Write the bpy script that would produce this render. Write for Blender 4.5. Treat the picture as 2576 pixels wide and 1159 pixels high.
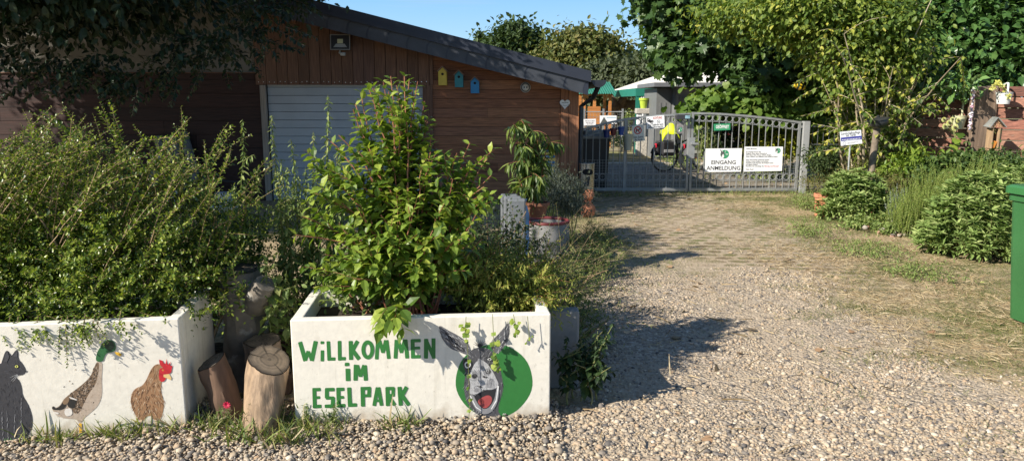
import bpy, math, random
import numpy as np
from mathutils import Vector, Matrix, noise as mnoise
R=math.radians
S=bpy.context.scene
for o in list(bpy.data.objects): bpy.data.objects.remove(o)
C=S.collection
# ------------------------------------------------ camera
EYE=1.65; PITCH=R(9.9); FPX=1860.0
cd=bpy.data.cameras.new('camera'); cam=bpy.data.objects.new('camera',cd); C.objects.link(cam)
cam.location=(0,0,EYE); cam.rotation_euler=(math.pi/2-PITCH,0,0)
cd.sensor_width=36; cd.lens=FPX/2576*36; cd.clip_end=2000; cd.clip_start=.05
S.camera=cam
S.render.resolution_x=1024; S.render.resolution_y=460
# ------------------------------------------------ world and sun
LD=Vector((1.3,.8,-1)).normalized()
SUNEL=math.asin(-LD.z); SUNROT=math.atan2(-LD.x,-LD.y)
w=bpy.data.worlds.new("World"); S.world=w; w.use_nodes=True
nt=w.node_tree; nt.nodes.clear()
sky=nt.nodes.new('ShaderNodeTexSky'); sky.sky_type='NISHITA'; sky.sun_disc=False
sky.sun_elevation=SUNEL; sky.sun_rotation=SUNROT; sky.air_density=1.0; sky.dust_density=.2; sky.ozone_density=3.0
bg=nt.nodes.new('ShaderNodeBackground'); bg.inputs[1].default_value=.075
out=nt.nodes.new('ShaderNodeOutputWorld')
tc=nt.nodes.new('ShaderNodeTexCoord'); mp=nt.nodes.new('ShaderNodeMapping'); mp.inputs['Scale'].default_value=(1.6,1.6,26)
mp.inputs['Rotation'].default_value=(0.05,0.06,0)
nz=nt.nodes.new('ShaderNodeTexNoise'); nz.inputs['Scale'].default_value=1.7; nz.inputs['Detail'].default_value=5
cr=nt.nodes.new('ShaderNodeValToRGB'); cr.color_ramp.elements[0].position=.50; cr.color_ramp.elements[1].position=.78
cr.color_ramp.elements[0].color=(0,0,0,1); cr.color_ramp.elements[1].color=(.5,.5,.5,1)
# clear late summer blue, paler towards the horizon
sx=nt.nodes.new('ShaderNodeSeparateXYZ'); nt.links.new(tc.outputs['Generated'],sx.inputs[0])
gr_=nt.nodes.new('ShaderNodeValToRGB'); e=gr_.color_ramp.elements; e[0].position=.0; e[0].color=(5.6,7.9,9.6,1); e[1].position=.5; e[1].color=(.45,1.1,2.8,1)
k_=e.new(.13); k_.color=(2.6,5.5,9.0,1)
nt.links.new(sx.outputs[2],gr_.inputs[0])
sm=nt.nodes.new('ShaderNodeMixRGB'); sm.inputs[0].default_value=.8; nt.links.new(sky.outputs[0],sm.inputs[1]); nt.links.new(gr_.outputs[0],sm.inputs[2])
mx=nt.nodes.new('ShaderNodeMixRGB'); mx.inputs[2].default_value=(5.2,5.7,6.2,1)
nt.links.new(tc.outputs['Generated'],mp.inputs[0]); nt.links.new(mp.outputs[0],nz.inputs[0]); nt.links.new(nz.outputs[0],cr.inputs[0])
nt.links.new(cr.outputs[0],mx.inputs[0]); nt.links.new(sm.outputs[0],mx.inputs[1]); nt.links.new(mx.outputs[0],bg.inputs[0]); nt.links.new(bg.outputs[0],out.inputs[0])
sd=bpy.data.lights.new('sun','SUN'); sd.energy=5.0; sd.angle=R(.5); sd.color=(1,.93,.82)
so=bpy.data.objects.new('sun',sd); C.objects.link(so); so.rotation_euler=LD.to_track_quat('-Z','Y').to_euler(); so.location=(-10,-5,12)
S.view_settings.view_transform='Standard'; S.view_settings.look='None'; S.view_settings.exposure=0.72; S.view_settings.gamma=1
S.render.engine='CYCLES'
S.cycles.max_bounces=6; S.cycles.diffuse_bounces=3; S.cycles.glossy_bounces=2; S.cycles.transmission_bounces=4; S.cycles.transparent_max_bounces=6
# ------------------------------------------------ picture <-> place
def ray(x,y):
    u=(x-1288)/FPX; v=(y-579.5)/FPX
    return Vector((u, math.cos(PITCH)-v*math.sin(PITCH), -math.sin(PITCH)-v*math.cos(PITCH)))
def P(x,y,Y):
    d=ray(x,y); k=Y/d.y
    return Vector((d.x*k,Y,EYE+d.z*k))
def G(x,y,z=0.):
    d=ray(x,y); k=(z-EYE)/d.z
    return Vector((d.x*k,d.y*k,z))
def XZ(x,y,Y): p=P(x,y,Y); return p.x,p.z
def zs(x0,y0,s): return lambda a,b:((x0+a/s)*.90513,(y0+b/s)*.90513)
rng=np.random.default_rng(7); random.seed(7)
def U(a,b): return random.uniform(a,b)
# ------------------------------------------------ materials
MATS={}
def nodes(name):
    m=bpy.data.materials.new(name); m.use_nodes=True; t=m.node_tree; t.nodes.clear()
    o=t.nodes.new('ShaderNodeOutputMaterial'); return m,t,o
def ramp(t,cols,fac=None,interp='LINEAR'):
    r=t.nodes.new('ShaderNodeValToRGB'); e=r.color_ramp; e.interpolation=interp
    while len(e.elements)<len(cols): e.elements.new(.5)
    for i,c in enumerate(cols):
        if len(c)==2: e.elements[i].position=c[0]; cc=c[1]
        else: e.elements[i].position=i/max(1,len(cols)-1); cc=c
        e.elements[i].color=(*cc,1)
    if fac is not None: t.links.new(fac,r.inputs[0])
    return r
def noise(t,scale,detail=4,sv=None,rough=.55,coord='Object'):
    tc=t.nodes.new('ShaderNodeTexCoord'); n=t.nodes.new('ShaderNodeTexNoise')
    n.inputs['Scale'].default_value=scale; n.inputs['Detail'].default_value=detail; n.inputs['Roughness'].default_value=rough
    if sv:
        mp=t.nodes.new('ShaderNodeMapping'); mp.inputs['Scale'].default_value=sv
        t.links.new(tc.outputs[coord],mp.inputs[0]); t.links.new(mp.outputs[0],n.inputs[0])
    else: t.links.new(tc.outputs[coord],n.inputs[0])
    return n
def mixc(t,fac,a,b,mode='MIX'):
    m=t.nodes.new('ShaderNodeMixRGB'); m.blend_type=mode
    for i,v in ((0,fac),(1,a),(2,b)):
        if hasattr(v,'is_linked') or hasattr(v,'links'): t.links.new(v,m.inputs[i])
        elif i==0: m.inputs[0].default_value=v
        else: m.inputs[i].default_value=(*v,1)
    return m.outputs[0]
def math_(t,op,a,b=None,c=None,clamp=False):
    m=t.nodes.new('ShaderNodeMath'); m.operation=op; m.use_clamp=clamp
    for i,v in enumerate((a,b,c)):
        if v is None: continue
        if hasattr(v,'links'): t.links.new(v,m.inputs[i])
        else: m.inputs[i].default_value=v
    return m.outputs[0]
def mat(name,cols,rough=.6,ns=8,namt=.25,sv=None,bump=0.,bscale=None,metal=0.,spec=.5,dirt=None,coat=0,splash=False):
    """plain surface: colour from the per-piece tint, broken up by noise"""
    if name in MATS: return MATS[name]
    m,t,o=nodes(name); b=t.nodes.new('ShaderNodeBsdfPrincipled'); t.links.new(b.outputs[0],o.inputs[0])
    if not isinstance(cols[0],(tuple,list)): cols=[cols]
    a=t.nodes.new('ShaderNodeAttribute'); a.attribute_name='tint'
    if len(cols)>1: base=ramp(t,cols,a.outputs['Fac']).outputs[0]
    else:
        rgb=t.nodes.new('ShaderNodeRGB'); rgb.outputs[0].default_value=(*cols[0],1); base=rgb.outputs[0]
    n=noise(t,ns,6,sv)
    if namt>0:
        r=ramp(t,[(.3,(1-namt,)*3),(.7,(1+namt,)*3)],n.outputs[0]); base=mixc(t,1.,base,r.outputs[0],'MULTIPLY')
    if dirt:
        n2=noise(t,dirt[1],5,dirt[3] if len(dirt)>3 else None); r2=ramp(t,[(dirt[2],(0,0,0)),(min(1,dirt[2]+.18),(1,1,1))],n2.outputs[0])
        base=mixc(t,r2.outputs[0],base,dirt[0])
    t.links.new(base,b.inputs['Base Color']); b.inputs['Roughness'].default_value=rough; b.inputs['Metallic'].default_value=metal
    b.inputs['Specular IOR Level'].default_value=spec
    if coat: b.inputs['Coat Weight'].default_value=coat
    if splash:
        g_=t.nodes.new('ShaderNodeNewGeometry'); sz_=t.nodes.new('ShaderNodeSeparateXYZ'); t.links.new(g_.outputs['Position'],sz_.inputs[0])
        hh=math_(t,'ADD',sz_.outputs[2],math_(t,'MULTIPLY',math_(t,'SUBTRACT',noise(t,13,6).outputs[0],.5),.20))
        mr=t.nodes.new('ShaderNodeMapRange'); mr.inputs[1].default_value=.02; mr.inputs[2].default_value=.10; mr.inputs[3].default_value=.7; mr.inputs[4].default_value=0.; t.links.new(hh,mr.inputs[0])
        rn=noise(t,5,5,(6,6,.5)); rr_=ramp(t,[(.56,(0,0,0)),(.72,(.28,.28,.28))],rn.outputs[0])
        base=mixc(t,rr_.outputs[0],base,(.40,.36,.28)); base=mixc(t,mr.outputs[0],base,(.33,.25,.16)); t.links.new(base,b.inputs['Base Color'])
    if bump:
        n3=noise(t,bscale or ns,6,sv); bp=t.nodes.new('ShaderNodeBump'); bp.inputs['Strength'].default_value=bump; bp.inputs['Distance'].default_value=.01
        t.links.new(n3.outputs[0],bp.inputs['Height']); t.links.new(bp.outputs[0],b.inputs['Normal'])
    MATS[name]=m; return m
def leafmat(name,cols,rough=.45,trans=.3,tcol=None,spec=.4):
    if name in MATS: return MATS[name]
    m,t,o=nodes(name); b=t.nodes.new('ShaderNodeBsdfPrincipled')
    a=t.nodes.new('ShaderNodeAttribute'); a.attribute_name='tint'
    base=ramp(t,cols,a.outputs['Fac']).outputs[0]
    t.links.new(base,b.inputs['Base Color']); b.inputs['Roughness'].default_value=rough; b.inputs['Specular IOR Level'].default_value=spec
    tr=t.nodes.new('ShaderNodeBsdfTranslucent')
    tc=mixc(t,1.,base,tcol or (1.3,1.35,.5),'MULTIPLY'); t.links.new(tc,tr.inputs[0])
    mx=t.nodes.new('ShaderNodeMixShader'); mx.inputs[0].default_value=trans
    t.links.new(b.outputs[0],mx.inputs[1]); t.links.new(tr.outputs[0],mx.inputs[2]); t.links.new(mx.outputs[0],o.inputs[0])
    MATS[name]=m; return m
# ------------------------------------------------ objects
def wloc(o):
    v=Vector((0,0,0))
    while o is not None: v+=o.location; o=o.parent
    return v
def props(o,label=None,cat=None,group=None,kind=None):
    if label: o['label']=label
    if cat: o['category']=cat
    if group: o['group']=group
    if kind: o['kind']=kind
    return o
def thing(name,label,cat,loc=(0,0,0),group=None):
    o=bpy.data.objects.new(name,None); C.objects.link(o); o.location=loc; o.empty_display_size=.1
    return props(o,label,cat,group)
def npmesh(name,V,F,mtl,parent=None,tint=None,smooth=False,origin=None,k=None):
    """V (n,3) world, F (m,k) same-size faces or a list of faces"""
    me=bpy.data.meshes.new(name)
    off=wloc(parent) if parent is not None else Vector(origin or (0,0,0))
    V=np.asarray(V,dtype=np.float32)-np.array(off,dtype=np.float32)
    me.vertices.add(len(V)); me.vertices.foreach_set('co',V.ravel())
    if isinstance(F,np.ndarray):
        kk=F.shape[1]; idx=F.astype(np.int32).ravel(); st=np.arange(0,len(idx),kk,dtype=np.int32)
    else:
        idx=np.array([i for f in F for i in f],dtype=np.int32); l=np.array([len(f) for f in F]); st=np.concatenate([[0],np.cumsum(l)[:-1]]).astype(np.int32)
    me.loops.add(len(idx)); me.loops.foreach_set('vertex_index',idx)
    me.polygons.add(len(st)); me.polygons.foreach_set('loop_start',st)
    me.polygons.foreach_set('use_smooth',np.full(len(st),bool(smooth)))
    if tint is not None:
        a=me.attributes.new('tint','FLOAT','POINT'); a.data.foreach_set('value',np.asarray(tint,dtype=np.float32))
    me.update(calc_edges=True)
    me.materials.append(mtl)
    o=bpy.data.objects.new(name,me); C.objects.link(o)
    if parent is not None: o.parent=parent
    else: o.location=off
    return o
def frame(d):
    d=Vector(d).normalized(); up=Vector((0,0,1)) if abs(d.z)<.95 else Vector((0,1,0))
    a=d.cross(up).normalized(); return d,a,a.cross(d).normalized()
class MB:
    def __init__(s): s.v=[]; s.f=[]; s.tt=[]; s.t=.5
    def add(s,vs,fs):
        n=len(s.v); s.v+= [tuple(v) for v in vs]; s.f+=[tuple(i+n for i in f) for f in fs]; s.tt+=[s.t]*len(vs); return s
    def box(s,x0,x1,y0,y1,z0,z1,b=0.):
        if b<=0:
            return s.add([(x0,y0,z0),(x1,y0,z0),(x1,y1,z0),(x0,y1,z0),(x0,y0,z1),(x1,y0,z1),(x1,y1,z1),(x0,y1,z1)],
              [(0,3,2,1),(4,5,6,7),(0,1,5,4),(1,2,6,5),(2,3,7,6),(3,0,4,7)])
        return s.obox((( x0+x1)/2,(y0+y1)/2,(z0+z1)/2),(x1-x0,y1-y0,z1-z0),None,b)
    def obox(s,c,size,rot=None,b=0.):
        """box, optionally rotated (Matrix 3x3) and chamfered"""
        h=[v/2 for v in size]; M=rot or Matrix.Identity(3); c=Vector(c)
        if b<=0:
            vs=[c+M@Vector((sx*h[0],sy*h[1],sz*h[2])) for sz in (-1,1) for sx,sy in ((-1,-1),(1,-1),(1,1),(-1,1))]
            return s.add(vs,[(0,3,2,1),(4,5,6,7),(0,1,5,4),(1,2,6,5),(2,3,7,6),(3,0,4,7)])
        bm=__import__('bmesh').new(); import bmesh
        bmesh.ops.create_cube(bm,size=1)
        for v in bm.verts: v.co=Vector((v.co.x*size[0],v.co.y*size[1],v.co.z*size[2]))
        bmesh.ops.bevel(bm,geom=bm.edges[:],offset=b,segments=2,affect='EDGES',profile=.5)
        bm.verts.index_update()
        s.add([c+M@v.co for v in bm.verts],[[v.index for v in f.verts] for f in bm.faces]); bm.free(); return s
    def tube(s,pts,r,n=8,cap=True):
        pts=[Vector(p) for p in pts]; m=len(pts)
        rs=r if isinstance(r,(list,tuple)) else [r]*m
        vs=[]; pa=None
        for i,p in enumerate(pts):
            d=(pts[min(i+1,m-1)]-pts[max(i-1,0)])
            if d.length<1e-9: d=Vector((0,0,1))
            d.normalize()
            if pa is None: _,a,_b=frame(d)
            else:
                a=pa-d*pa.dot(d)
                if a.length<1e-6: _,a,_b=frame(d)
                a.normalize()
            pa=a; bb=d.cross(a)
            for j in range(n):
                an=2*math.pi*j/n; vs.append(p+(a*math.cos(an)+bb*math.sin(an))*rs[i])
        fs=[(i*n+j,i*n+(j+1)%n,(i+1)*n+(j+1)%n,(i+1)*n+j) for i in range(m-1) for j in range(n)]
        if cap: fs+=[tuple(range(n))[::-1],tuple((m-1)*n+j for j in range(n))]
        return s.add(vs,fs)
    def lathe(s,c,prof,n=20,axis=(0,0,1),sx=1,sy=1):
        d,a,b=frame(axis); c=Vector(c); vs=[]
        for r,z in prof:
            for j in range(n):
                an=2*math.pi*j/n; vs.append(c+d*z+(a*math.cos(an)*sx+b*math.sin(an)*sy)*r)
        m=len(prof)
        fs=[(i*n+j,i*n+(j+1)%n,(i+1)*n+(j+1)%n,(i+1)*n+j) for i in range(m-1) for j in range(n)]
        if prof[0][0]>1e-6: fs.append(tuple(range(n))[::-1])
        if prof[-1][0]>1e-6: fs.append(tuple((m-1)*n+j for j in range(n)))
        return s.add(vs,fs)
    def prism(s,poly,ext):
        """planar polygon (list of 3d points) pushed along ext"""
        poly=[Vector(p) for p in poly]; e=Vector(ext); n=len(poly)
        return s.add(poly+[p+e for p in poly],[tuple(range(n))[::-1],tuple(range(n,2*n))]+[(i,(i+1)%n,n+(i+1)%n,n+i) for i in range(n)])
    def sphere(s,c,r,n=12,m=8,sc=(1,1,1)):
        vs=[];c=Vector(c)
        for i in range(m+1):
            th=math.pi*i/m
            for j in range(n):
                ph=2*math.pi*j/n; vs.append(c+Vector((math.sin(th)*math.cos(ph)*sc[0],math.sin(th)*math.sin(ph)*sc[1],math.cos(th)*sc[2]))*r)
        return s.add(vs,[(i*n+j,(i+1)*n+j,(i+1)*n+(j+1)%n,i*n+(j+1)%n) for i in range(m) for j in range(n)])
    def torus(s,c,R_,r,axis=(0,0,1),n=24,m=6,sa=1,sb=1):
        d,a,b=frame(axis); c=Vector(c); vs=[]
        for i in range(n):
            an=2*math.pi*i/n; q=a*math.cos(an)*sa+b*math.sin(an)*sb
            for j in range(m):
                bn=2*math.pi*j/m; vs.append(c+q*(R_+r*math.cos(bn))+d*r*math.sin(bn))
        return s.add(vs,[(i*m+j,((i+1)%n)*m+j,((i+1)%n)*m+(j+1)%m,i*m+(j+1)%m) for i in range(n) for j in range(m)])
    def build(s,name,mtl,parent=None,smooth=False,origin=None,label=None,cat=None,group=None,kind=None):
        o=npmesh(name,s.v,s.f,mtl,parent,s.tt,smooth,origin)
        if smooth:
            try: o.data.set_sharp_from_angle(angle=R(40))
            except Exception: pass
        return props(o,label,cat,group,kind)
# ------------------------------------------------ leaves
def tpl(v,f): return np.array(v,dtype=float),f
T_DIA=tpl([(0,0,0),(.5,.3,.05),(1,0,-.03),(.5,-.3,.05)],np.array([(0,1,2),(0,2,3)]))
T_OVAL=tpl([(0,0,0),(.22,.2,.05),(.22,-.2,.05),(.55,.27,.06),(.55,-.27,.06),(1,0,-.12),(.3,0,0),(.62,0,-.01)],
   np.array([(0,6,1),(0,2,6),(1,6,7),(1,7,3),(2,7,6),(2,4,7),(3,7,5),(4,5,7)]))
T_BOX=tpl([(0,0,0),(.3,.24,.05),(.75,.24,.04),(1,0,0),(.75,-.24,.04),(.3,-.24,.05),(.5,0,-.04)],
   np.array([(0,6,1),(1,6,2),(2,6,3),(3,6,4),(4,6,5),(5,6,0)]))
T_LANCE=tpl([(0,0,0),(.25,.09,.03),(.25,-.09,.03),(.6,.09,-.02),(.6,-.09,-.02),(1,0,-.22),(.25,0,.0),(.6,0,-.06)],
   np.array([(0,6,1),(0,2,6),(1,6,7),(1,7,3),(2,7,6),(2,4,7),(3,7,5),(4,5,7)]))
_mp=[(0,0),(.05,.32),(-.08,.5),(.28,.42),(.5,.62),(.5,.3),(.78,.28),(.72,.12),(1,0),(.72,-.12),(.78,-.28),(.5,-.3),(.5,-.62),(.28,-.42),(-.08,-.5),(.05,-.32)]
T_MAPLE=tpl([(x,y,.06*abs(y)-.12*x*x) for x,y in _mp]+[(.4,0,-.02)],np.array([(16,i,(i+1)%16) for i in range(16)]))
_vn=[(0,0),(-.12,.3),(.1,.5),(.35,.55),(.5,.38),(.75,.35),(1,0),(.75,-.35),(.5,-.38),(.35,-.55),(.1,-.5),(-.12,-.3)]
T_VINE=tpl([(x,y,.05*abs(y)-.1*x*x) for x,y in _vn]+[(.4,0,.03)],np.array([(12,i,(i+1)%12) for i in range(12)]))
T_SAGE=tpl([(0,0,0),(.25,.12,.03),(.25,-.12,.03),(.65,.13,.0),(.65,-.13,.0),(1,0,-.14),(.25,0,.0),(.65,0,-.04)],np.array([(0,6,1),(0,2,6),(1,6,7),(1,7,3),(2,7,6),(2,4,7),(3,7,5),(4,5,7)]))
T_BLADE=tpl([(0,.03,0),(0,-.03,0),(.45,.028,.0),(.45,-.028,.0),(.8,.016,-.09),(.8,-.016,-.09),(1,0,-.2)],np.array([(0,1,3),(0,3,2),(2,3,5),(2,5,4),(4,5,6)]))
def norm(a): return a/np.maximum(np.linalg.norm(a,axis=1,keepdims=True),1e-9)
class Fol:
    def __init__(s): s.p=[];s.d=[];s.n=[];s.s=[];s.c=[]
    def add(s,p,d,n,size,tint=None):
        p=np.atleast_2d(p); s.p.append(p); s.d.append(np.broadcast_to(d,p.shape)); s.n.append(np.broadcast_to(n,p.shape))
        s.s.append(np.broadcast_to(size,(len(p),))); s.c.append(rng.random(len(p)) if tint is None else np.broadcast_to(tint,(len(p),)))
    def count(s): return sum(len(a) for a in s.p)
    def build(s,name,T,mtl,parent=None,origin=None,smooth=False):
        p=np.concatenate(s.p); d=norm(np.concatenate(s.d)); n=np.concatenate(s.n); z=np.concatenate(s.s); c=np.concatenate(s.c)
        b=norm(np.cross(n,d)); n=np.cross(d,b); tv,tf=T
        V=p[:,None,:]+(d[:,None,:]*tv[None,:,0,None]+b[:,None,:]*tv[None,:,1,None]+n[:,None,:]*tv[None,:,2,None])*z[:,None,None]
        k=len(tv); F=(tf[None]+(np.arange(len(p))*k)[:,None,None]).reshape(-1,tf.shape[1])
        return npmesh(name,V.reshape(-1,3),F,mtl,parent,np.repeat(c,k),smooth,origin)
def rnd(n,s=1.): return rng.normal(0,s,(n,3))
def along(fol,pts,spacing,size,ang=55,start=.1,droop=.2,opp=True,jit=.15,taper=.45,tint=None):
    """leaf pairs along a polyline"""
    pts=np.array([tuple(p) for p in pts]); seg=np.linalg.norm(np.diff(pts,axis=0),axis=1); cum=np.concatenate([[0],np.cumsum(seg)]); L=cum[-1]
    ts=np.arange(L*start,L,spacing)
    if len(ts)==0: return
    pos=np.stack([np.interp(ts,cum,pts[:,i]) for i in range(3)],1)
    i=np.clip(np.searchsorted(cum,ts)-1,0,len(seg)-1); tan=norm((pts[i+1]-pts[i])+1e-9)
    up=np.array([0,0,1.]); a=norm(np.cross(tan,up+rng.normal(0,.05,3))); b=np.cross(tan,a)
    ph=(np.arange(len(ts))%2)*(math.pi/2)+rng.normal(0,.3,len(ts))+rng.random()*3
    ca=math.cos(R(ang)); sa=math.sin(R(ang)); sz=size*(1-taper*(ts/L)**2)
    for sg in ((1,-1) if opp else (1,)):
        side=(a*np.cos(ph)[:,None]+b*np.sin(ph)[:,None])*sg
        d=tan*ca+side*sa; d=norm(d+rnd(len(ts),jit)+np.array([0,0,-droop]))
        n=up-d*(d@up)[:,None]+rnd(len(ts),.25)
        fol.add(pos,d,n,sz*rng.uniform(.75,1.15,len(ts)),tint)
def shoot(p0,d,L,n=8,grav=-.1,wob=.05):
    p=Vector(p0); d=Vector(d).normalized(); out=[p.copy()]
    for i in range(n):
        d=(d+Vector((U(-wob,wob),U(-wob,wob),U(-wob,wob)+grav/n))).normalized(); p=p+d*(L/n); out.append(p.copy())
    return out
def crown(fol,ells,nclump,per,size,spread=.25,droop=.35,shell=.55,cull=None,outw=.6):
    """clumps of leaves through ellipsoids (x,y,z,rx,ry,rz)"""
    E=np.array(ells,dtype=float); wgt=E[:,3]*E[:,4]*E[:,5]; wgt=wgt**.75; wgt/=wgt.sum()
    k=rng.choice(len(E),nclump,p=wgt); q=norm(rnd(nclump)); r=(shell+(1-shell)*rng.random(nclump))[:,None]*(1+.12*rng.normal(size=(nclump,1)))
    cc=E[k,:3]+q*r*E[k,3:]
    if cull is not None: m=cull(cc); cc=cc[m]; q=q[m]
    n=len(cc); sc=rng.uniform(.6,1.3,n)
    p=np.repeat(cc,per,0)+rnd(n*per)*spread*np.repeat(sc,per)[:,None]*np.array([1,1,.55]); o=np.repeat(q,per,0)
    if cull is not None: m=cull(p); p=p[m]; o=o[m]
    d=norm(o*outw+rnd(len(p),.6)+np.array([0,0,-droop])); up=np.array([0,0,1.])+o*.5+rnd(len(p),.45)
    ct=np.clip(np.repeat(rng.random(n),per)[:len(p)]*.6+rng.random(len(p))*.4,0,1)
    fol.add(p,d,up,size*rng.uniform(.65,1.2,len(p)),ct)
    return cc
# ------------------------------------------------ flat drawing helpers
def inpoly(pt,poly):
    x,y=pt; c=False; j=len(poly)-1
    for i in range(len(poly)):
        xi,yi=poly[i]; xj,yj=poly[j]
        if (yi>y)!=(yj>y) and x<(xj-xi)*(y-yi)/(yj-yi+1e-12)+xi: c=not c
        j=i
    return c
class Face:
    """a vertical drawing surface: a = bottom left, b = bottom right (world, seen from the camera)"""
    def __init__(s,a,b):
        s.a=Vector(a); s.u=(Vector(b)-Vector(a)); s.u.z=0; s.w=s.u.length; s.u.normalize(); s.n=s.u.cross(Vector((0,0,1))).normalized()
        if s.n.y>0: s.n=-s.n
        s.lay=0
    def hit(s,x,y):
        d=ray(x,y); o=Vector((0,0,EYE)); k=(s.a-o).dot(s.n)/d.dot(s.n); p=o+d*k
        return ((p-s.a).dot(s.u),p.z)
    def at(s,q,off): return s.a+s.u*q[0]+Vector((0,0,q[1]-s.a.z))+s.n*off
def poly_tris(pts):
    from mathutils.geometry import tessellate_polygon
    return tessellate_polygon([[Vector((p[0],p[1],0)) for p in pts]])
def smoothpoly(pts,it=2):
    for _ in range(it):
        o=[]
        for i in range(len(pts)):
            a=pts[i]; b=pts[(i+1)%len(pts)]
            o+= [(a[0]*.75+b[0]*.25,a[1]*.75+b[1]*.25),(a[0]*.25+b[0]*.75,a[1]*.25+b[1]*.75)]
        pts=o
    return pts
def draw(mb,F,polys,off,tint=.5,step=0.00003):
    for pl in polys:
        off+=step; mb.t=tint if not callable(tint) else tint()
        mb.add([F.at(q,off) for q in pl],[tuple(t) for t in poly_tris(pl)])
    return off
def stroke(a,b,w0,w1=None):
    w1=w0 if w1 is None else w1; dx,dy=b[0]-a[0],b[1]-a[1]; l=math.hypot(dx,dy) or 1e-6; nx,ny=-dy/l,dx/l
    return [(a[0]+nx*w0/2,a[1]+ny*w0/2),(b[0]+nx*w1/2,b[1]+ny*w1/2),(b[0]-nx*w1/2,b[1]-ny*w1/2),(a[0]-nx*w0/2,a[1]-ny*w0/2)]
def text_polys(txt,size,bold=0.,sx=1.):
    cu=bpy.data.curves.new('t','FONT'); cu.body=txt; cu.size=size; cu.offset=bold*size; cu.resolution_u=2
    o=bpy.data.objects.new('t',cu); me=bpy.data.meshes.new_from_object(o)
    v=[(p.co.x*sx,p.co.y) for p in me.vertices]; f=[tuple(p.vertices) for p in me.polygons]
    bpy.data.objects.remove(o); bpy.data.curves.remove(cu); bpy.data.meshes.remove(me); return v,f
def text(mb,F,txt,q,size,off,bold=.02,sx=1.,center=True,fit=None,ang=0):
    v,f=text_polys(txt,size,bold,sx)
    if not v: return
    w=max(p[0] for p in v)-min(p[0] for p in v); x0=min(p[0] for p in v)
    k=fit/w if fit else 1
    cx=(x0+w/2)*k if center else 0
    ca,sa=math.cos(ang),math.sin(ang)
    vs=[]
    for p in v:
        a=p[0]*k-cx; b=p[1]; vs.append(F.at((q[0]+a*ca-b*sa,q[1]+a*sa+b*ca),off))
    mb.add(vs,f)
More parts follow.
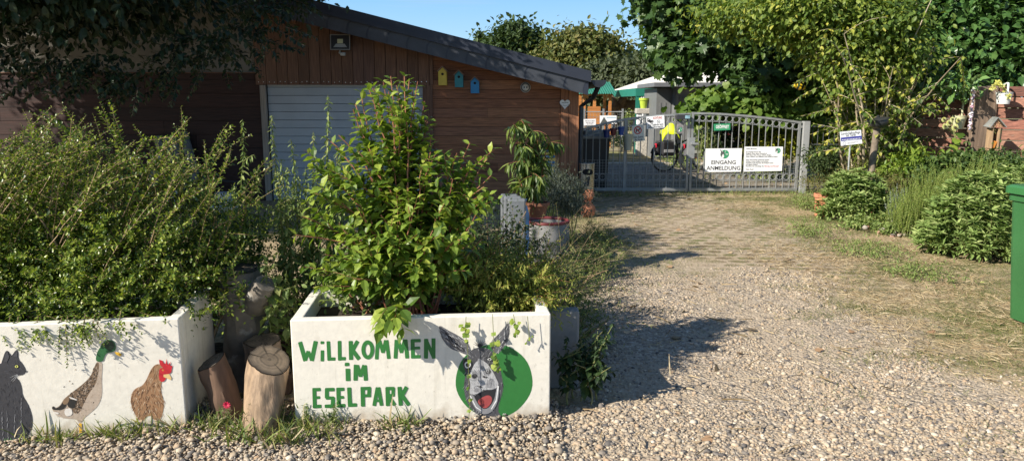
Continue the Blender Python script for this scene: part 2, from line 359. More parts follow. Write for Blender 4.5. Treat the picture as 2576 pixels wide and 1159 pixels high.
# ================================================= THE GROUND
def gmask(x,y):
    """0..1 weights: gravel, grid paving, dry grass"""
    n1=mnoise.noise(Vector((x*1.1,y*1.1,3)))*.55+mnoise.noise(Vector((x*3.3,y*3.3,9)))*.25
    def ss(a,b,v):
        t=min(1,max(0,(v-a)/(b-a))); return t*t*(3-2*t)
    g=max(ss(-.1,.35,x-.35+n1*.6-(0 if y<5 else (y-5)*.12))*(1-ss(-.15,.25,x-2.75+n1*.8-(.35 if y<4.3 else 0)))*(1-ss(-.3,.4,y-7.0+n1)), 1-ss(-.1,.15,y-3.75+n1*.12) if x<.3 else 1-ss(-.2,.4,y-3.3-n1))
    if x>2.7 and y<3.9: g*=1-ss(0,.5,x-2.75-n1*.8)
    return g
def ground_material():
    m,t,o=nodes('ground_mix'); b=t.nodes.new('ShaderNodeBsdfPrincipled'); t.links.new(b.outputs[0],o.inputs[0])
    b.inputs['Roughness'].default_value=.95; b.inputs['Specular IOR Level'].default_value=.15
    tc=t.nodes.new('ShaderNodeTexCoord'); sp=t.nodes.new('ShaderNodeSeparateXYZ'); t.links.new(tc.outputs['Object'],sp.inputs[0])
    X,Y=sp.outputs[0],sp.outputs[1]
    n1=noise(t,1.0,4).outputs[0]; n2=noise(t,4.5,5).outputs[0]
    nn=math_(t,'ADD',math_(t,'MULTIPLY',math_(t,'SUBTRACT',n1,.5),1.6),math_(t,'MULTIPLY',math_(t,'SUBTRACT',n2,.5),.9))
    Xn=math_(t,'ADD',X,nn); Yn=math_(t,'ADD',Y,nn)
    def ss(a,b_,v):
        r=t.nodes.new('ShaderNodeMapRange'); r.interpolation_type='SMOOTHSTEP'; r.inputs[1].default_value=a; r.inputs[2].default_value=b_; t.links.new(v,r.inputs[0]); return r.outputs[0]
    # gravel
    v=t.nodes.new('ShaderNodeTexVoronoi'); v.inputs['Scale'].default_value=42; t.links.new(tc.outputs['Object'],v.inputs[0])
    sc=t.nodes.new('ShaderNodeSeparateColor'); t.links.new(v.outputs['Color'],sc.inputs[0])
    gc=ramp(t,[(0,(.17,.145,.12)),(.3,(.29,.24,.18)),(.6,(.40,.33,.24)),(.85,(.50,.42,.32)),(1,(.6,.52,.42))],sc.outputs[0]).outputs[0]
    dirt=ramp(t,[(.3,(.36,.285,.20)),(.7,(.50,.41,.30))],noise(t,14,6).outputs[0]).outputs[0]
    dm=ss(.46,.56,noise(t,1.3,5).outputs[0])
    gravel=mixc(t,math_(t,'ADD',math_(t,'MULTIPLY',dm,.6),.3,clamp=True),gc,dirt)
    # soil, litter and dry grass
    ng=noise(t,60,6,(1,.35,1)); straw=ramp(t,[(.25,(.16,.12,.075)),(.45,(.32,.245,.145)),(.6,(.46,.37,.225)),(.8,(.60,.50,.32))],ng.outputs[0]).outputs[0]
    green=ramp(t,[(.3,(.05,.06,.02)),(.7,(.16,.17,.06))],noise(t,45,6).outputs[0]).outputs[0]
    gm=ss(.47,.60,noise(t,1.7,6,None,.65).outputs[0]); grass=mixc(t,math_(t,'MULTIPLY',gm,.75),straw,green)
    # grid paving stones with grown-over openings
    px=math_(t,'MULTIPLY',X,1/.25); py=math_(t,'MULTIPLY',Y,1/.17)
    wb=noise(t,3.1,3); wv=math_(t,'MULTIPLY',math_(t,'SUBTRACT',wb.outputs[0],.5),.5)
    row=math_(t,'FLOOR',py); odd=math_(t,'MULTIPLY',math_(t,'MODULO',row,2.),.5)
    wv2=math_(t,'MULTIPLY',math_(t,'SUBTRACT',noise(t,6.,4).outputs[0],.5),.9); py2=math_(t,'ADD',py,0.)
    fx=math_(t,'SUBTRACT',math_(t,'FRACT',math_(t,'ADD',math_(t,'ADD',px,odd),math_(t,'ADD',wv,wv2))),.5); fy=math_(t,'SUBTRACT',math_(t,'FRACT',py),.5)
    dd=math_(t,'ADD',math_(t,'POWER',math_(t,'ABSOLUTE',math_(t,'MULTIPLY',fx,2.6)),2.5),math_(t,'POWER',math_(t,'ABSOLUTE',math_(t,'MULTIPLY',fy,2.9)),2.5))
    dd=math_(t,'ADD',dd,math_(t,'MULTIPLY',math_(t,'SUBTRACT',noise(t,22,5).outputs[0],.5),2.8))
    hole=math_(t,'SUBTRACT',1.,ss(.65,1.15,dd)); hole=math_(t,'MULTIPLY',hole,math_(t,'MULTIPLY',ss(.33,.56,noise(t,1.9,4).outputs[0]),.8))
    conc=ramp(t,[(.3,(.34,.27,.19)),(.7,(.48,.39,.28))],noise(t,30,6).outputs[0]).outputs[0]
    conc=mixc(t,math_(t,'MULTIPLY',ss(.46,.70,noise(t,2.4,6,None,.7).outputs[0]),.7),conc,straw)
    pave=mixc(t,hole,conc,mixc(t,ss(.44,.6,noise(t,3.,4).outputs[0]),(.15,.11,.06),(.13,.14,.045)))
    gmx=math_(t,'MULTIPLY',math_(t,'MULTIPLY',ss(.15,.7,Xn),math_(t,'SUBTRACT',1.,ss(2.55,3.15,Xn))),math_(t,'SUBTRACT',1.,ss(6.3,7.7,Yn)))
    front=math_(t,'SUBTRACT',1.,ss(3.6,3.95,Yn)); lf=math_(t,'SUBTRACT',1.,ss(2.5,3.2,Xn)); gmx=math_(t,'MAXIMUM',gmx,math_(t,'MULTIPLY',front,lf))
    pmx=math_(t,'MULTIPLY',math_(t,'MULTIPLY',ss(.95,1.6,Xn),math_(t,'SUBTRACT',1.,ss(3.3,3.95,Xn))),math_(t,'MULTIPLY',ss(5.9,7.3,Yn),math_(t,'SUBTRACT',1.,ss(14.0,14.2,Y))))
    c=mixc(t,pmx,grass,pave); c=mixc(t,gmx,c,gravel)
    # the meadow and trodden yard beyond the gate
    far=ss(20,26,Yn); c=mixc(t,far,c,mixc(t,ss(.45,.6,noise(t,.25,5).outputs[0]),(.33,.27,.17),(.15,.17,.06)))
    t.links.new(c,b.inputs['Base Color'])
    bp=t.nodes.new('ShaderNodeBump'); bp.inputs['Strength'].default_value=.8; bp.inputs['Distance'].default_value=.012
    h=math_(t,'SUBTRACT',math_(t,'ADD',ng.outputs[0],noise(t,40,6).outputs[0]),math_(t,'MULTIPLY',v.outputs['Distance'],math_(t,'MULTIPLY',gmx,1.2)))
    t.links.new(h,bp.inputs['Height']); t.links.new(bp.outputs[0],b.inputs['Normal'])
    return m
def sheet(name,xs,ys,z,mtl,zf=None):
    V=[(x,y,z+(zf(x,y) if zf else 0)) for y in ys for x in xs]; n=len(xs)
    F=np.array([(j*n+i,j*n+i+1,(j+1)*n+i+1,(j+1)*n+i) for j in range(len(ys)-1) for i in range(n-1)])
    return npmesh(name,V,F,mtl,smooth=True)
def hgt(x,y):
    if y>14 or y<1.5 or abs(x)>8: return 0.
    e=min(1,(14-y)/1.5)*min(1,(y-1.5))*min(1,(8-abs(x)))
    return e*(.012*mnoise.noise(Vector((x*.9,y*.9,0)))+.006*mnoise.noise(Vector((x*4,y*4,5))))
gx=[-900,-200,-60,-20,-12]+list(np.arange(-8,8.01,.12))+[12,20,60,200,900]
gy=[-300,-60,-10,0]+list(np.arange(1.5,14.3,.12))+[16,20,30,60,200,1200]
gr=sheet('ground',gx,gy,0,ground_material(),hgt); props(gr,kind='structure')
# paved yard beyond the gate
m,t,o=nodes('yard_paving'); b=t.nodes.new('ShaderNodeBsdfPrincipled'); t.links.new(b.outputs[0],o.inputs[0]); b.inputs['Roughness'].default_value=.9
br=t.nodes.new('ShaderNodeTexBrick'); tcc=t.nodes.new('ShaderNodeTexCoord'); t.links.new(tcc.outputs['Object'],br.inputs[0]); br.inputs['Scale'].default_value=4.5
br.inputs['Color1'].default_value=(.34,.29,.235,1); br.inputs['Color2'].default_value=(.24,.205,.17,1); br.inputs['Mortar'].default_value=(.11,.10,.06,1); br.inputs['Mortar Size'].default_value=.025
nr=ramp(t,[(.3,(.75,.75,.75)),(.7,(1.2,1.2,1.2))],noise(t,1.5,5).outputs[0]); t.links.new(mixc(t,1.,br.outputs[0],nr.outputs[0],'MULTIPLY'),b.inputs['Base Color'])
yp=sheet('yard_paving',[1.3,6.6],[13.95,19.5],.004,m); props(yp,kind='structure')
kb=MB(); kb.box(2.3,6.9,19.5,19.75,-.05,.05,.01); kb.build('yard_kerb',mat('kerb',(.62,.56,.47),.9,12,.15),kind='structure')
# loose pebbles
PEB=mat('pebble',[(.09,.083,.08),(.20,.175,.15),(.34,.275,.20),(.43,.335,.225),(.27,.23,.18),(.50,.42,.31),(.35,.245,.155),(.58,.52,.42)],.75,60,.18,spec=.3)
ph=(1+5**.5)/2
ICV=norm(np.array([(-1,ph,0),(1,ph,0),(-1,-ph,0),(1,-ph,0),(0,-1,ph),(0,1,ph),(0,-1,-ph),(0,1,-ph),(ph,0,-1),(ph,0,1),(-ph,0,-1),(-ph,0,1)]))
ICF=np.array([(0,11,5),(0,5,1),(0,1,7),(0,7,10),(0,10,11),(1,5,9),(5,11,4),(11,10,2),(10,7,6),(7,1,8),(3,9,4),(3,4,2),(3,2,6),(3,6,8),(3,8,9),(4,9,5),(2,4,11),(6,2,10),(8,6,7),(9,8,1)])
def pebbles(name,pos,sz,mtl,label,kind='stuff',cat='gravel',flat=.6):
    n=len(pos); A=rng.uniform(.6,1.35,(n,1,3))*np.array([1,1,flat]); V=ICV[None]*A*rng.uniform(.9,1.12,(n,12,1))
    an=rng.random(n)*6.283; tl=rng.normal(0,.35,n); ca,sa=np.cos(an)[:,None],np.sin(an)[:,None]; ct,st=np.cos(tl)[:,None],np.sin(tl)[:,None]
    x,y,z=V[...,0],V[...,1],V[...,2]; y,z=y*ct-z*st,y*st+z*ct; x,y=x*ca-y*sa,x*sa+y*ca
    V=np.stack([x,y,z],-1)*sz[:,None,None]+pos[:,None,:]; F=(ICF[None]+(np.arange(n)*12)[:,None,None]).reshape(-1,3)
    o=npmesh(name,V.reshape(-1,3),F,mtl,None,np.repeat(rng.random(n),12),True); return props(o,label,cat,kind=kind)
def dirtm(x,y): return mnoise.noise(Vector((x*1.4,y*1.8,20)))+.35*mnoise.noise(Vector((x*4,y*4,2)))
def scatter_gravel():
    pos=[];sz=[]
    def tryn(n,x0,x1,y0,y1,s0,s1,f):
        for _ in range(n):
            x,y=U(x0,x1),U(y0,y1)
            if abs(x)>y*.76+.35: continue
            d=f(x,y)
            if random.random()<d:
                s=U(s0,s1)*.72 if random.random()<.93 else U(s1,s1*1.35)
                pos.append((x,y,hgt(x,y)+s*U(-.25,.4))); sz.append(s)
    pm=lambda x,y:gmask(x,y)*(1. if dirtm(x,y)<-.14 else .22)*(1 if y<4.6 else .72)
    tryn(92000,-3.2,3.2,1.9,3.85,.006,.0145,lambda x,y:(gmask(x,y) if x>.35 else 1.)*(1 if dirtm(x,y)<.15 or x<.3 else .35))
    tryn(92000,0.0,3.3,3.7,7.6,.0055,.0125,pm)
    # the bank raked up against the boxes
    tryn(9000,-3.0,.6,3.05,3.75,.008,.016,lambda x,y:1)
    p=np.array(pos); s=np.array(sz); k=(p[:,0]<.25)&(p[:,1]>3.05)
    p[k,2]+=np.clip((p[k,1]-3.1)*.09,0,.05)*rng.random(k.sum())
    return p,s
pp,ss_=scatter_gravel(); pebbles('gravel',pp,ss_,PEB,'loose rounded brown, grey and white pebbles spread over the drive and in front of the boxes')
# grass blades, straw and weeds
GR=leafmat('grass_blade',[(.07,.11,.03),(.13,.19,.045),(.23,.27,.08),(.38,.34,.15)],.6,.3)
DRY=leafmat('dry_stalk',[(.20,.14,.07),(.30,.22,.12),(.42,.33,.19),(.55,.46,.30)],.8,.1,(1,.95,.8))
MOSS=leafmat('ground_weed',[(.05,.08,.022),(.10,.135,.035),(.16,.19,.05),(.26,.23,.09)],.7,.2)
def blades(f,x,y,n,h,spread=.05,lean=.5,z=0):
    p=np.column_stack([x+rng.normal(0,spread,n),y+rng.normal(0,spread,n),np.full(n,z)]); d=norm(np.column_stack([rng.normal(0,lean,n),rng.normal(0,lean,n),np.ones(n)]))
    f.add(p,d,np.column_stack([rng.normal(0,1,n),rng.normal(0,1,n),np.full(n,.25)]),h*rng.uniform(.5,1.2,n))
fg=Fol(); fd=Fol(); fm=Fol()
for _ in range(6500):      # moss, knotgrass and low weeds right of the drive
    x,y=U(1.6,5.2),U(3.0,13)
    if gmask(x,y)>.35 and random.random()<.93: continue
    if y>6.9 and x<3.3 and random.random()<.8: continue
    g=mnoise.noise(Vector((x*.9,y*1.5,7)))+.4*mnoise.noise(Vector((x*3,y*3,1)))
    if g>-.02: blades(fm,x,y,24,.034,.06,1.2)
    elif g>-.12: blades(fm,x,y,6,.026,.06,1.3); blades(fd,x,y,2,.06,.08,2.5,.004)
    else: blades(fd,x,y,4,.065,.10,3.5,.004)
for _ in range(900):
    x,y=U(2.2,4.2),U(3.3,6.6); g=mnoise.noise(Vector((x*1.3,y*2.2,47)))+.3*mnoise.noise(Vector((x*5,y*5,1)))
    if g>.10: blades(fm,x,y,26,.036,.07,1.2)
for _ in range(60):
    x,y=U(1.3,2.6),U(4.,7.2)
    if mnoise.noise(Vector((x*2,y*2,77)))>.1: blades(fm,x,y,18,.03,.05,1.2)
for _ in range(1500):      # straw lying on the right
    x,y=U(2.6,4.6),U(4.4,8.6)
    blades(fd,x,y,4,.075,.09,4.,.006)
for _ in range(420):       # loose stalks on the gravel
    x,y=U(-.2,3.2),U(2.3,6.8)
    if abs(x)<y*.75: blades(fd,x,y,1,U(.05,.16),.1,6.,.016)
for _ in range(3600):      # left verge in the shade of the barn
    x=U(-.2,1.6); y=U(5.4,13.2)
    if x>.9+.25*mnoise.noise(Vector((y,0,0)))+(.35 if y>8 else 0) and random.random()<.8: continue
    if gmask(x,y)>.5 and random.random()<.8: continue
    g=mnoise.noise(Vector((x*1.2,y*1.2,17)))
    blades(fg if g>-.1 else fm,x,y,7,.055 if y<9 else .04,.06,.8)
    if random.random()<.2: blades(fd,x,y,2,.10,.06,.9)
for _ in range(2300):      # tufts in the openings of the grid stones
    x=U(1.1,3.7); y=(math.floor(U(6.9,13.3)/.17)+.5)*.17+U(-.02,.02)
    if mnoise.noise(Vector((x*1.3,y*1.3,31)))<-.05: continue
    blades(fm,x+U(-.04,.04),y,5,.022,.04,1.2)
for x,y,n in [(1150,300,0)]: pass
for gx_ in np.arange(1445,2050,9):   # weeds along the foot of the gate
    p=G(gx_,492-(.012*(gx_-1445))); blades(fg,p.x,p.y-.15,10,.11,.07,.6)
    if random.random()<.5: blades(fm,p.x,p.y-.3,14,.05,.12,1.)
for _ in range(270): # front of the boxes
    k=random.choice([(220,1105,60),(340,1100,70),(420,1090,60),(520,1080,45),(600,1090,40),(690,1085,35),(640,1110,50),(120,1115,60),(760,1078,25),(800,1095,30),(860,1075,12),(1010,1085,20),(700,1120,40)])
    p=G(k[0]+random.gauss(0,k[2]),k[1]+random.gauss(2,6)); blades(fg,p.x,p.y,4,U(.05,.14),.02,.7,.02); (random.random()<.4 and blades(fd,p.x,p.y,1,U(.08,.16),.02,.7,.02))
fgo=fg.build('grass',T_BLADE,GR); props(fgo,'thin green grass tufts at the foot of the boxes and beside the drive','grass',kind='stuff')
fdo=fd.build('straw',T_BLADE,DRY); props(fdo,'dry yellow stalks and straw lying on the ground','straw',kind='stuff')
fmo=fm.build('ground_cover',T_BLADE,MOSS); props(fmo,'low dull green weeds growing flat over the soil','ground cover',kind='stuff')
# fallen leaves
fl=Fol()
for _ in range(170):
    x,y=U(-.5,5.5),U(3.2,17)
    fl.add([(x,y,.012)],norm(rnd(1)*np.array([1,1,.1])),[0,0,1]+rnd(1,.3),U(.03,.07))
o=fl.build('fallen_leaves',T_VINE,leafmat('fallen_leaf',[(.26,.15,.08),(.40,.26,.15),(.50,.38,.24),(.25,.17,.09)],.8,.1)); props(o,'scattered brown fallen leaves on the drive','leaves',kind='stuff')

# ================================================= THE BARN
YB=12.4
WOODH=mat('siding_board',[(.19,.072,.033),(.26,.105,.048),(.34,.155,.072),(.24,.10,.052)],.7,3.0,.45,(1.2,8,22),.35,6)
WOODV=mat('cladding_board',[(.11,.056,.034),(.14,.07,.043),(.165,.085,.052),(.125,.065,.046)],.75,3.0,.4,(22,8,1.2),.35,6,dirt=((.05,.03,.02),7,.72))
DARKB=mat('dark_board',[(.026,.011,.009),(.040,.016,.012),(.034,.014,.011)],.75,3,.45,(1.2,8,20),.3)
SLATE=mat('slate_sheet',[(.040,.045,.056),(.048,.053,.066)],.5,6,.2,None,.05,dirt=((.16,.16,.17),9,.72))
FLASH=mat('roof_flashing',(.022,.027,.042),.5,5,.12)
barn=thing('barn','long low barn of brown boards with a grey roller door and slate edged roof','barn',(-1.5,YB,0))
zr=lambda X,x0,z0,x1,z1:z0+(z1-z0)*(X-x0)/(x1-x0)
YF=YB-.45
xa,za=XZ(775,-3,YF); xb,zb=XZ(1487,179,YF)      # top edge of the verge
XL=-13.
top=lambda X:zr(X,xa,za,xb,zb)
# wall boards, right part: horizontal siding
wx0=P(1083,300,YB).x; wx1=P(1410,300,YB).x; pr0=P(1430,300,YB).x; cr=P(1455,300,YB).x
lowl=lambda X:top(X)-.30
mb=MB(); h=.152; z=0.02; k=0
while z<3.2:
    # clip to the sloping roof line
    xr=wx1
    zt=min(z+h-.006,3.3)
    X=wx0
    # right end where the roof meets board
    def clipx(zz):
        return xa+(zz+.12-za)/(zb-za)*(xb-xa)
    xe=min(wx1,clipx(zt))
    if xe>wx0+.05:
        cuts=[wx0]+([U(wx0+.6,wx1-.6)] if k%3==0 else [])+[xe]; cuts=sorted(c for c in cuts if c<=xe)
        for a,b_ in zip(cuts[:-1],cuts[1:]):
            mb.t=random.random(); mb.box(a,b_-.003,YB+.002,YB+.03+U(0,.004),z,zt,.0)
    z+=h; k+=1
mb.build('siding',WOODH,barn)
mb=MB(); # corner posts
for a,b_ in ((wx1+.003,pr0-.004),(pr0+.004,cr)):
    mb.t=U(.4,.9); mb.add([(a,YB-.03,0),(b_,YB-.03,0),(b_,YB+.03,0),(a,YB+.03,0),(a,YB-.03,top(a)-.12),(b_,YB-.03,top(b_)-.12),(b_,YB+.03,top(b_)-.12),(a,YB+.03,top(a)-.12)],
       [(0,3,2,1),(4,5,6,7),(0,1,5,4),(1,2,6,5),(2,3,7,6),(3,0,4,7)])
mb.build('corner_boards',mat('corner_board',[(.26,.11,.05),(.32,.14,.07)],.7,3,.4,(20,8,1.0),.3),barn)
# vertical cladding above the door
vx0=P(645,200,YB).x; vz0=P(800,214,YB).z
mb=MB(); xw=.178; X=vx0; k=0
while X<wx0+.02:
    mb.t=random.random(); a,b_=X+.004,min(X+xw-.004,wx0+.06); zb_=vz0+U(-.004,.004)
    mb.add([(a,YB-.05,zb_),(b_,YB-.05,zb_),(b_,YB-.02,zb_),(a,YB-.02,zb_),(a,YB-.05,top(a)-.1),(b_,YB-.05,top(b_)-.1),(b_,YB-.02,top(b_)-.1),(a,YB-.02,top(a)-.1)],
       [(0,3,2,1),(4,5,6,7),(0,1,5,4),(1,2,6,5),(2,3,7,6),(3,0,4,7)]); X+=xw
mb.build('cladding',WOODV,barn)
X=vx0+.05; scr=None; SCM=mat('screw',(.75,.75,.75),.3,5,0,metal=1)
while X<wx0:   # screw heads
    for dx in (0,.08):
        if scr is None:
            q=MB(); q.lathe((X+dx,YB-.05,vz0+.045),[(.0075,0),(.006,.003)],6,(0,-1,0)); scr=q.build('screw',SCM,barn); sx0=X+dx
        else:
            c=scr.copy(); C.objects.link(c); c.parent=barn; c.location=(X+dx-sx0,0,U(-.01,.01))
    X+=xw
# door frame, lintel and post
FRM=mat('grey_post',[(.26,.22,.18),(.32,.28,.24)],.75,3,.3,(20,8,1),.2)
mb=MB(); mb.t=.5; p0=P(655,215,YB).x; p1=P(669,215,YB).x; mb.box(p0,p1,YB-.045,YB+.02,0,vz0-.004); mb.build('door_post',FRM,barn)
mb=MB(); mb.t=.3; mb.box(P(1064,215,YB).x,wx0+.045,YB-.055,YB+.02,0,vz0-.004); mb.build('door_post',WOODV,barn)
# roller door
d0,d1=p1+.01,P(1064,215,YB).x-.002
DOOR=mat('white_door',[(.36,.40,.44),(.39,.43,.47)],.45,2,.08,None,.03,dirt=((.36,.37,.38),2.4,.68))
dr=MB(); z=0.01; k=0
while z<vz0+.01:
    dr.t=random.random(); dr.box(d0,d1,YB+.035,YB+.07,z,min(z+.128,vz0+.02),.004); z+=.1335
dr=dr.build('roller_door',DOOR,barn)
mb=MB(); mb.box(d0,d1,YB+.072,YB+.1,0,vz0+.05); mb.build('door_backing',mat('shadow_joint',(.10,.11,.12),.8,5,.1),barn)
# left wall
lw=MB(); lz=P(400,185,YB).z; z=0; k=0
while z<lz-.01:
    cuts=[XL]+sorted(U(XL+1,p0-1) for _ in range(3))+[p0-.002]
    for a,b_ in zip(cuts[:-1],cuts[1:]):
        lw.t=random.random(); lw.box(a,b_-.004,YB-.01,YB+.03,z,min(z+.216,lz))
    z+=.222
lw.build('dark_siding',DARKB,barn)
mb=MB(); rz=P(400,182,YB).z; cxr=P(638,100,YB).x
mb.t=.5; mb.add([(XL,YB+.0,rz),(cxr,YB+.0,rz),(cxr,YB+.0,top(cxr)-.1),(XL,YB+.0,top(XL)-.1),(XL,YB+.03,rz),(cxr,YB+.03,rz),(cxr,YB+.03,top(cxr)-.1),(XL,YB+.03,top(XL)-.1)],
   [(0,1,2,3),(7,6,5,4),(0,4,5,1),(1,5,6,2),(2,6,7,3),(3,7,4,0)])
mb.build('render_panel',mat('old_render',(.17,.16,.14),.9,2.2,.22,None,.1,dirt=((.28,.27,.25),3,.56)),barn)
mb=MB(); mb.t=.5; mb.box(XL,p0-.003,YB-.035,YB+.02,lz+.002,rz-.002); mb.t=.2; mb.box(cxr+.002,vx0-.002,YB-.035,YB+.02,rz,top(cxr)-.1); mb.build('trim_board',WOODV,barn)
# side and back walls
mb=MB(); mb.t=.5; yb_=YB+.11; mb.add([(XL,yb_,0),(cr-.06,yb_,0),(cr-.06,yb_,top(cr)-.14),(XL,yb_,top(XL)-.14),(XL,yb_+.03,0),(cr-.06,yb_+.03,0),(cr-.06,yb_+.03,top(cr)-.14),(XL,yb_+.03,top(XL)-.14)],
   [(0,1,2,3),(7,6,5,4),(0,4,5,1),(1,5,6,2),(2,6,7,3),(3,7,4,0)])
mb.build('inner_wall',mat('inner_dark',(.02,.015,.012),.9,5,.1),barn)
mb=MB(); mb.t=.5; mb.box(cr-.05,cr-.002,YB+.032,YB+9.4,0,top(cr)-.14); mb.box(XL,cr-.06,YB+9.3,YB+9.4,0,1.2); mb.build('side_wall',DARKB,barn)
# roof: deck, verge flashing, slate fascia
def slab(mb,x0,x1,y0,y1,t0,t1):
    mb.add([(x0,y0,top(x0)+t0),(x1,y0,top(x1)+t0),(x1,y1,top(x1)+t0),(x0,y1,top(x0)+t0),(x0,y0,top(x0)+t1),(x1,y0,top(x1)+t1),(x1,y1,top(x1)+t1),(x0,y1,top(x0)+t1)],
      [(0,3,2,1),(4,5,6,7),(0,1,5,4),(1,2,6,5),(2,3,7,6),(3,0,4,7)])
mb=MB(); slab(mb,XL,xb-.05,YF+.05,YB+9.6,-.13,-.03); roof=mb.build('roof',mat('roof_felt',(.05,.052,.055),.85,5,.2),barn)
mb=MB(); slab(mb,XL,xb+.0,YF-.035,YF+.22,-.135,0.0); slab(mb,XL,xb+.0,YF-.06,YF-.036,-.175,-.105); mb.build('verge_flashing',FLASH,roof)
mb=MB(); X=xb-.03; k=0   # overlapping slates with curved lower corners
while X>XL:
    x0=X-.31; t0=-.165; t1=-.385; pts=[]
    mb.t=random.random(); th=.004*(k%2)
    a=[(X,t0),(x0+.03,t0)]
    for i in range(6):
        an=i/5*math.pi/2; a.append((x0+.03-.10*math.sin(an)*1.0,t0-.19*(1-math.cos(an))-.0))
    a+= [(x0-.07,t1),(X-.08,t1)]
    for i in range(5,-1,-1):
        an=i/5*math.pi/2; a.append((X+.0-.10*math.sin(an)+.001,t0-.19*(1-math.cos(an))))
    poly=[(px_,YF-.02-.002*(k%2)-.0005*(k%3),top(px_)+tz) for px_,tz in a]
    mb.prism(poly,(0,.0016,0)); X-=.31; k+=1
mb.build('slate_fascia',SLATE,roof)
mb=MB(); mb.t=.2; slab(mb,XL,xb-.04,YF-.017,YF+.02,-.384,-.17); mb.build('fascia_board',FLASH,roof)
mb=MB(); slab(mb,XL,xb-.06,YF+.03,YB-.055,-.36,-.34); mb.t=.3; mb.build('soffit',mat('soffit_board',(.10,.05,.03),.8,4,.3,(1,8,1)),roof)
# gutter along the eave
mb=MB(); gxx,gzz=xb+.13,zb-.20; prof=[(math.cos(a)*.115,math.sin(a)*.115) for a in np.linspace(math.pi,2*math.pi,12)]
vs=[];fs=[]
for yy in (YF-.02,YB+9.6):
    for rr in (1,.95): vs+=[(gxx+px_*rr,yy,gzz+pz*rr+.06) for px_,pz in prof]
for i in range(11):
    fs+=[(i,i+1,24+i+1,24+i),(12+i+1,12+i,36+i,36+i+1)]
fs+=[tuple(range(12))]; mb.add(vs,fs); mb.tube([(gxx,YF+.1,gzz-.04),(gxx-.05,YF+.3,gzz-.2),(cr+.05,YB+.05,gzz-.35),(cr+.05,YB+.05,.05)],.04,10)
mb.build('gutter',mat('dark_zinc',(.05,.055,.065),.4,6,.2,metal=.6),roof)
# ---- things fixed to the barn
def birdhouse(px,py0,py1,col,name,label,tilt):
    a=P(px,py0,YB-.05); b=P(px,py1,YB-.05); h=a.z-b.z; wd=.135; y0,y1=YB-.14,YB+.0
    t=thing('bird_house',label,'bird house',(a.x,YB,b.z),'bird houses on the barn wall')
    X0=a.x; pts=[(X0-wd/2,b.z),(X0+wd/2,b.z),(X0+wd/2,a.z-.075),(X0,a.z-.01),(X0-wd/2,a.z-.075)]
    m_=mat(name,col,.6,12,.1)
    q=MB(); q.prism([(x,y0,z) for x,z in pts],(0,y1-y0,0)); q.build('body',m_,t)
    q=MB()
    for sg in (1,-1):
        q.obox((X0+sg*.042,(y0+y1)/2-.01,a.z-.035),(.115,y1-y0+.05,.011),Matrix.Rotation(sg*R(44),3,'Y'))
    q.build('roof',mat('birdhouse_roof',(.30,.19,.14),.8,10,.2),t)
    q=MB(); q.lathe((X0,y0-.001,(a.z+b.z)/2+.03),[(.021,0),(.019,.002)],16,(0,-1,0)); q.build('entrance_hole',mat('hole_black',(.01,.01,.01),.9,5,0),t)
birdhouse(1114,169,215,(.62,.45,.06),'yellow_paint','yellow bird house, first and leftmost of three on the barn wall',0)
birdhouse(1155,178,220,(.03,.22,.25),'teal_paint','teal bird house hanging between the yellow and the blue one',0)
birdhouse(1195,194,235,(.03,.22,.45),'blue_paint','bright blue bird house, lowest of the three on the barn wall',0)
# floodlight
a=P(857,107,YB-.2); t=thing('floodlight','square floodlight with motion sensor on the board cladding over the door','floodlight',(a.x,YB,a.z))
q=MB(); q.obox((a.x,YB-.20,a.z),(.31,.07,.24),Matrix.Rotation(R(-8),3,'X'),.012); q.build('housing',mat('lamp_black',(.02,.02,.022),.5,5,.1),t)
q=MB(); rm=Matrix.Rotation(R(-8),3,'X')
for sx,sz,wx,wz in ((0,.117,.32,.014),(0,-.117,.32,.014),(-.153,0,.014,.22),(.153,0,.014,.22)):
    q.obox(Vector((a.x,YB-.237,a.z))+rm@Vector((sx,0,sz)),(wx,.012,wz),rm)
q.build('bezel',mat('lamp_rim',(.35,.33,.31),.4,5,.1,metal=.5),t)
q=MB(); c=Vector((a.x,YB-.24,a.z)); q.add([c+rm@Vector(v) for v in ((-.11,0,-.08),(.11,0,-.08),(.07,.004,-.025),(-.07,.004,-.025))],[(0,1,2,3)]); q.build('reflector',mat('reflector',(.85,.88,.9),.15,5,0,metal=.6),t)
q=MB(); q.add([c+rm@Vector(v) for v in ((-.045,-.001,-.02),(.045,-.001,-.02),(.045,-.001,.05),(-.045,-.001,.05))],[(0,1,2,3)]); q.build('led_panel',mat('led_yellow',(.55,.55,.35),.4,5,0),t)
q=MB(); q.tube([(a.x-.02,YB-.16,a.z-.12),(a.x-.03,YB-.19,a.z-.17)],.014,8); q.obox((a.x+.03,YB-.2,a.z-.185),(.08,.07,.05),None,.012); q.build('motion_sensor',mat('sensor_grey',(.42,.42,.40),.5,5,.05),t)
q=MB(); q.box(a.x-.03,a.x+.03,YB-.17,YB-.045,a.z-.03,a.z+.03); q.build('bracket',mat('lamp_black',(.02,.02,.022)),t)
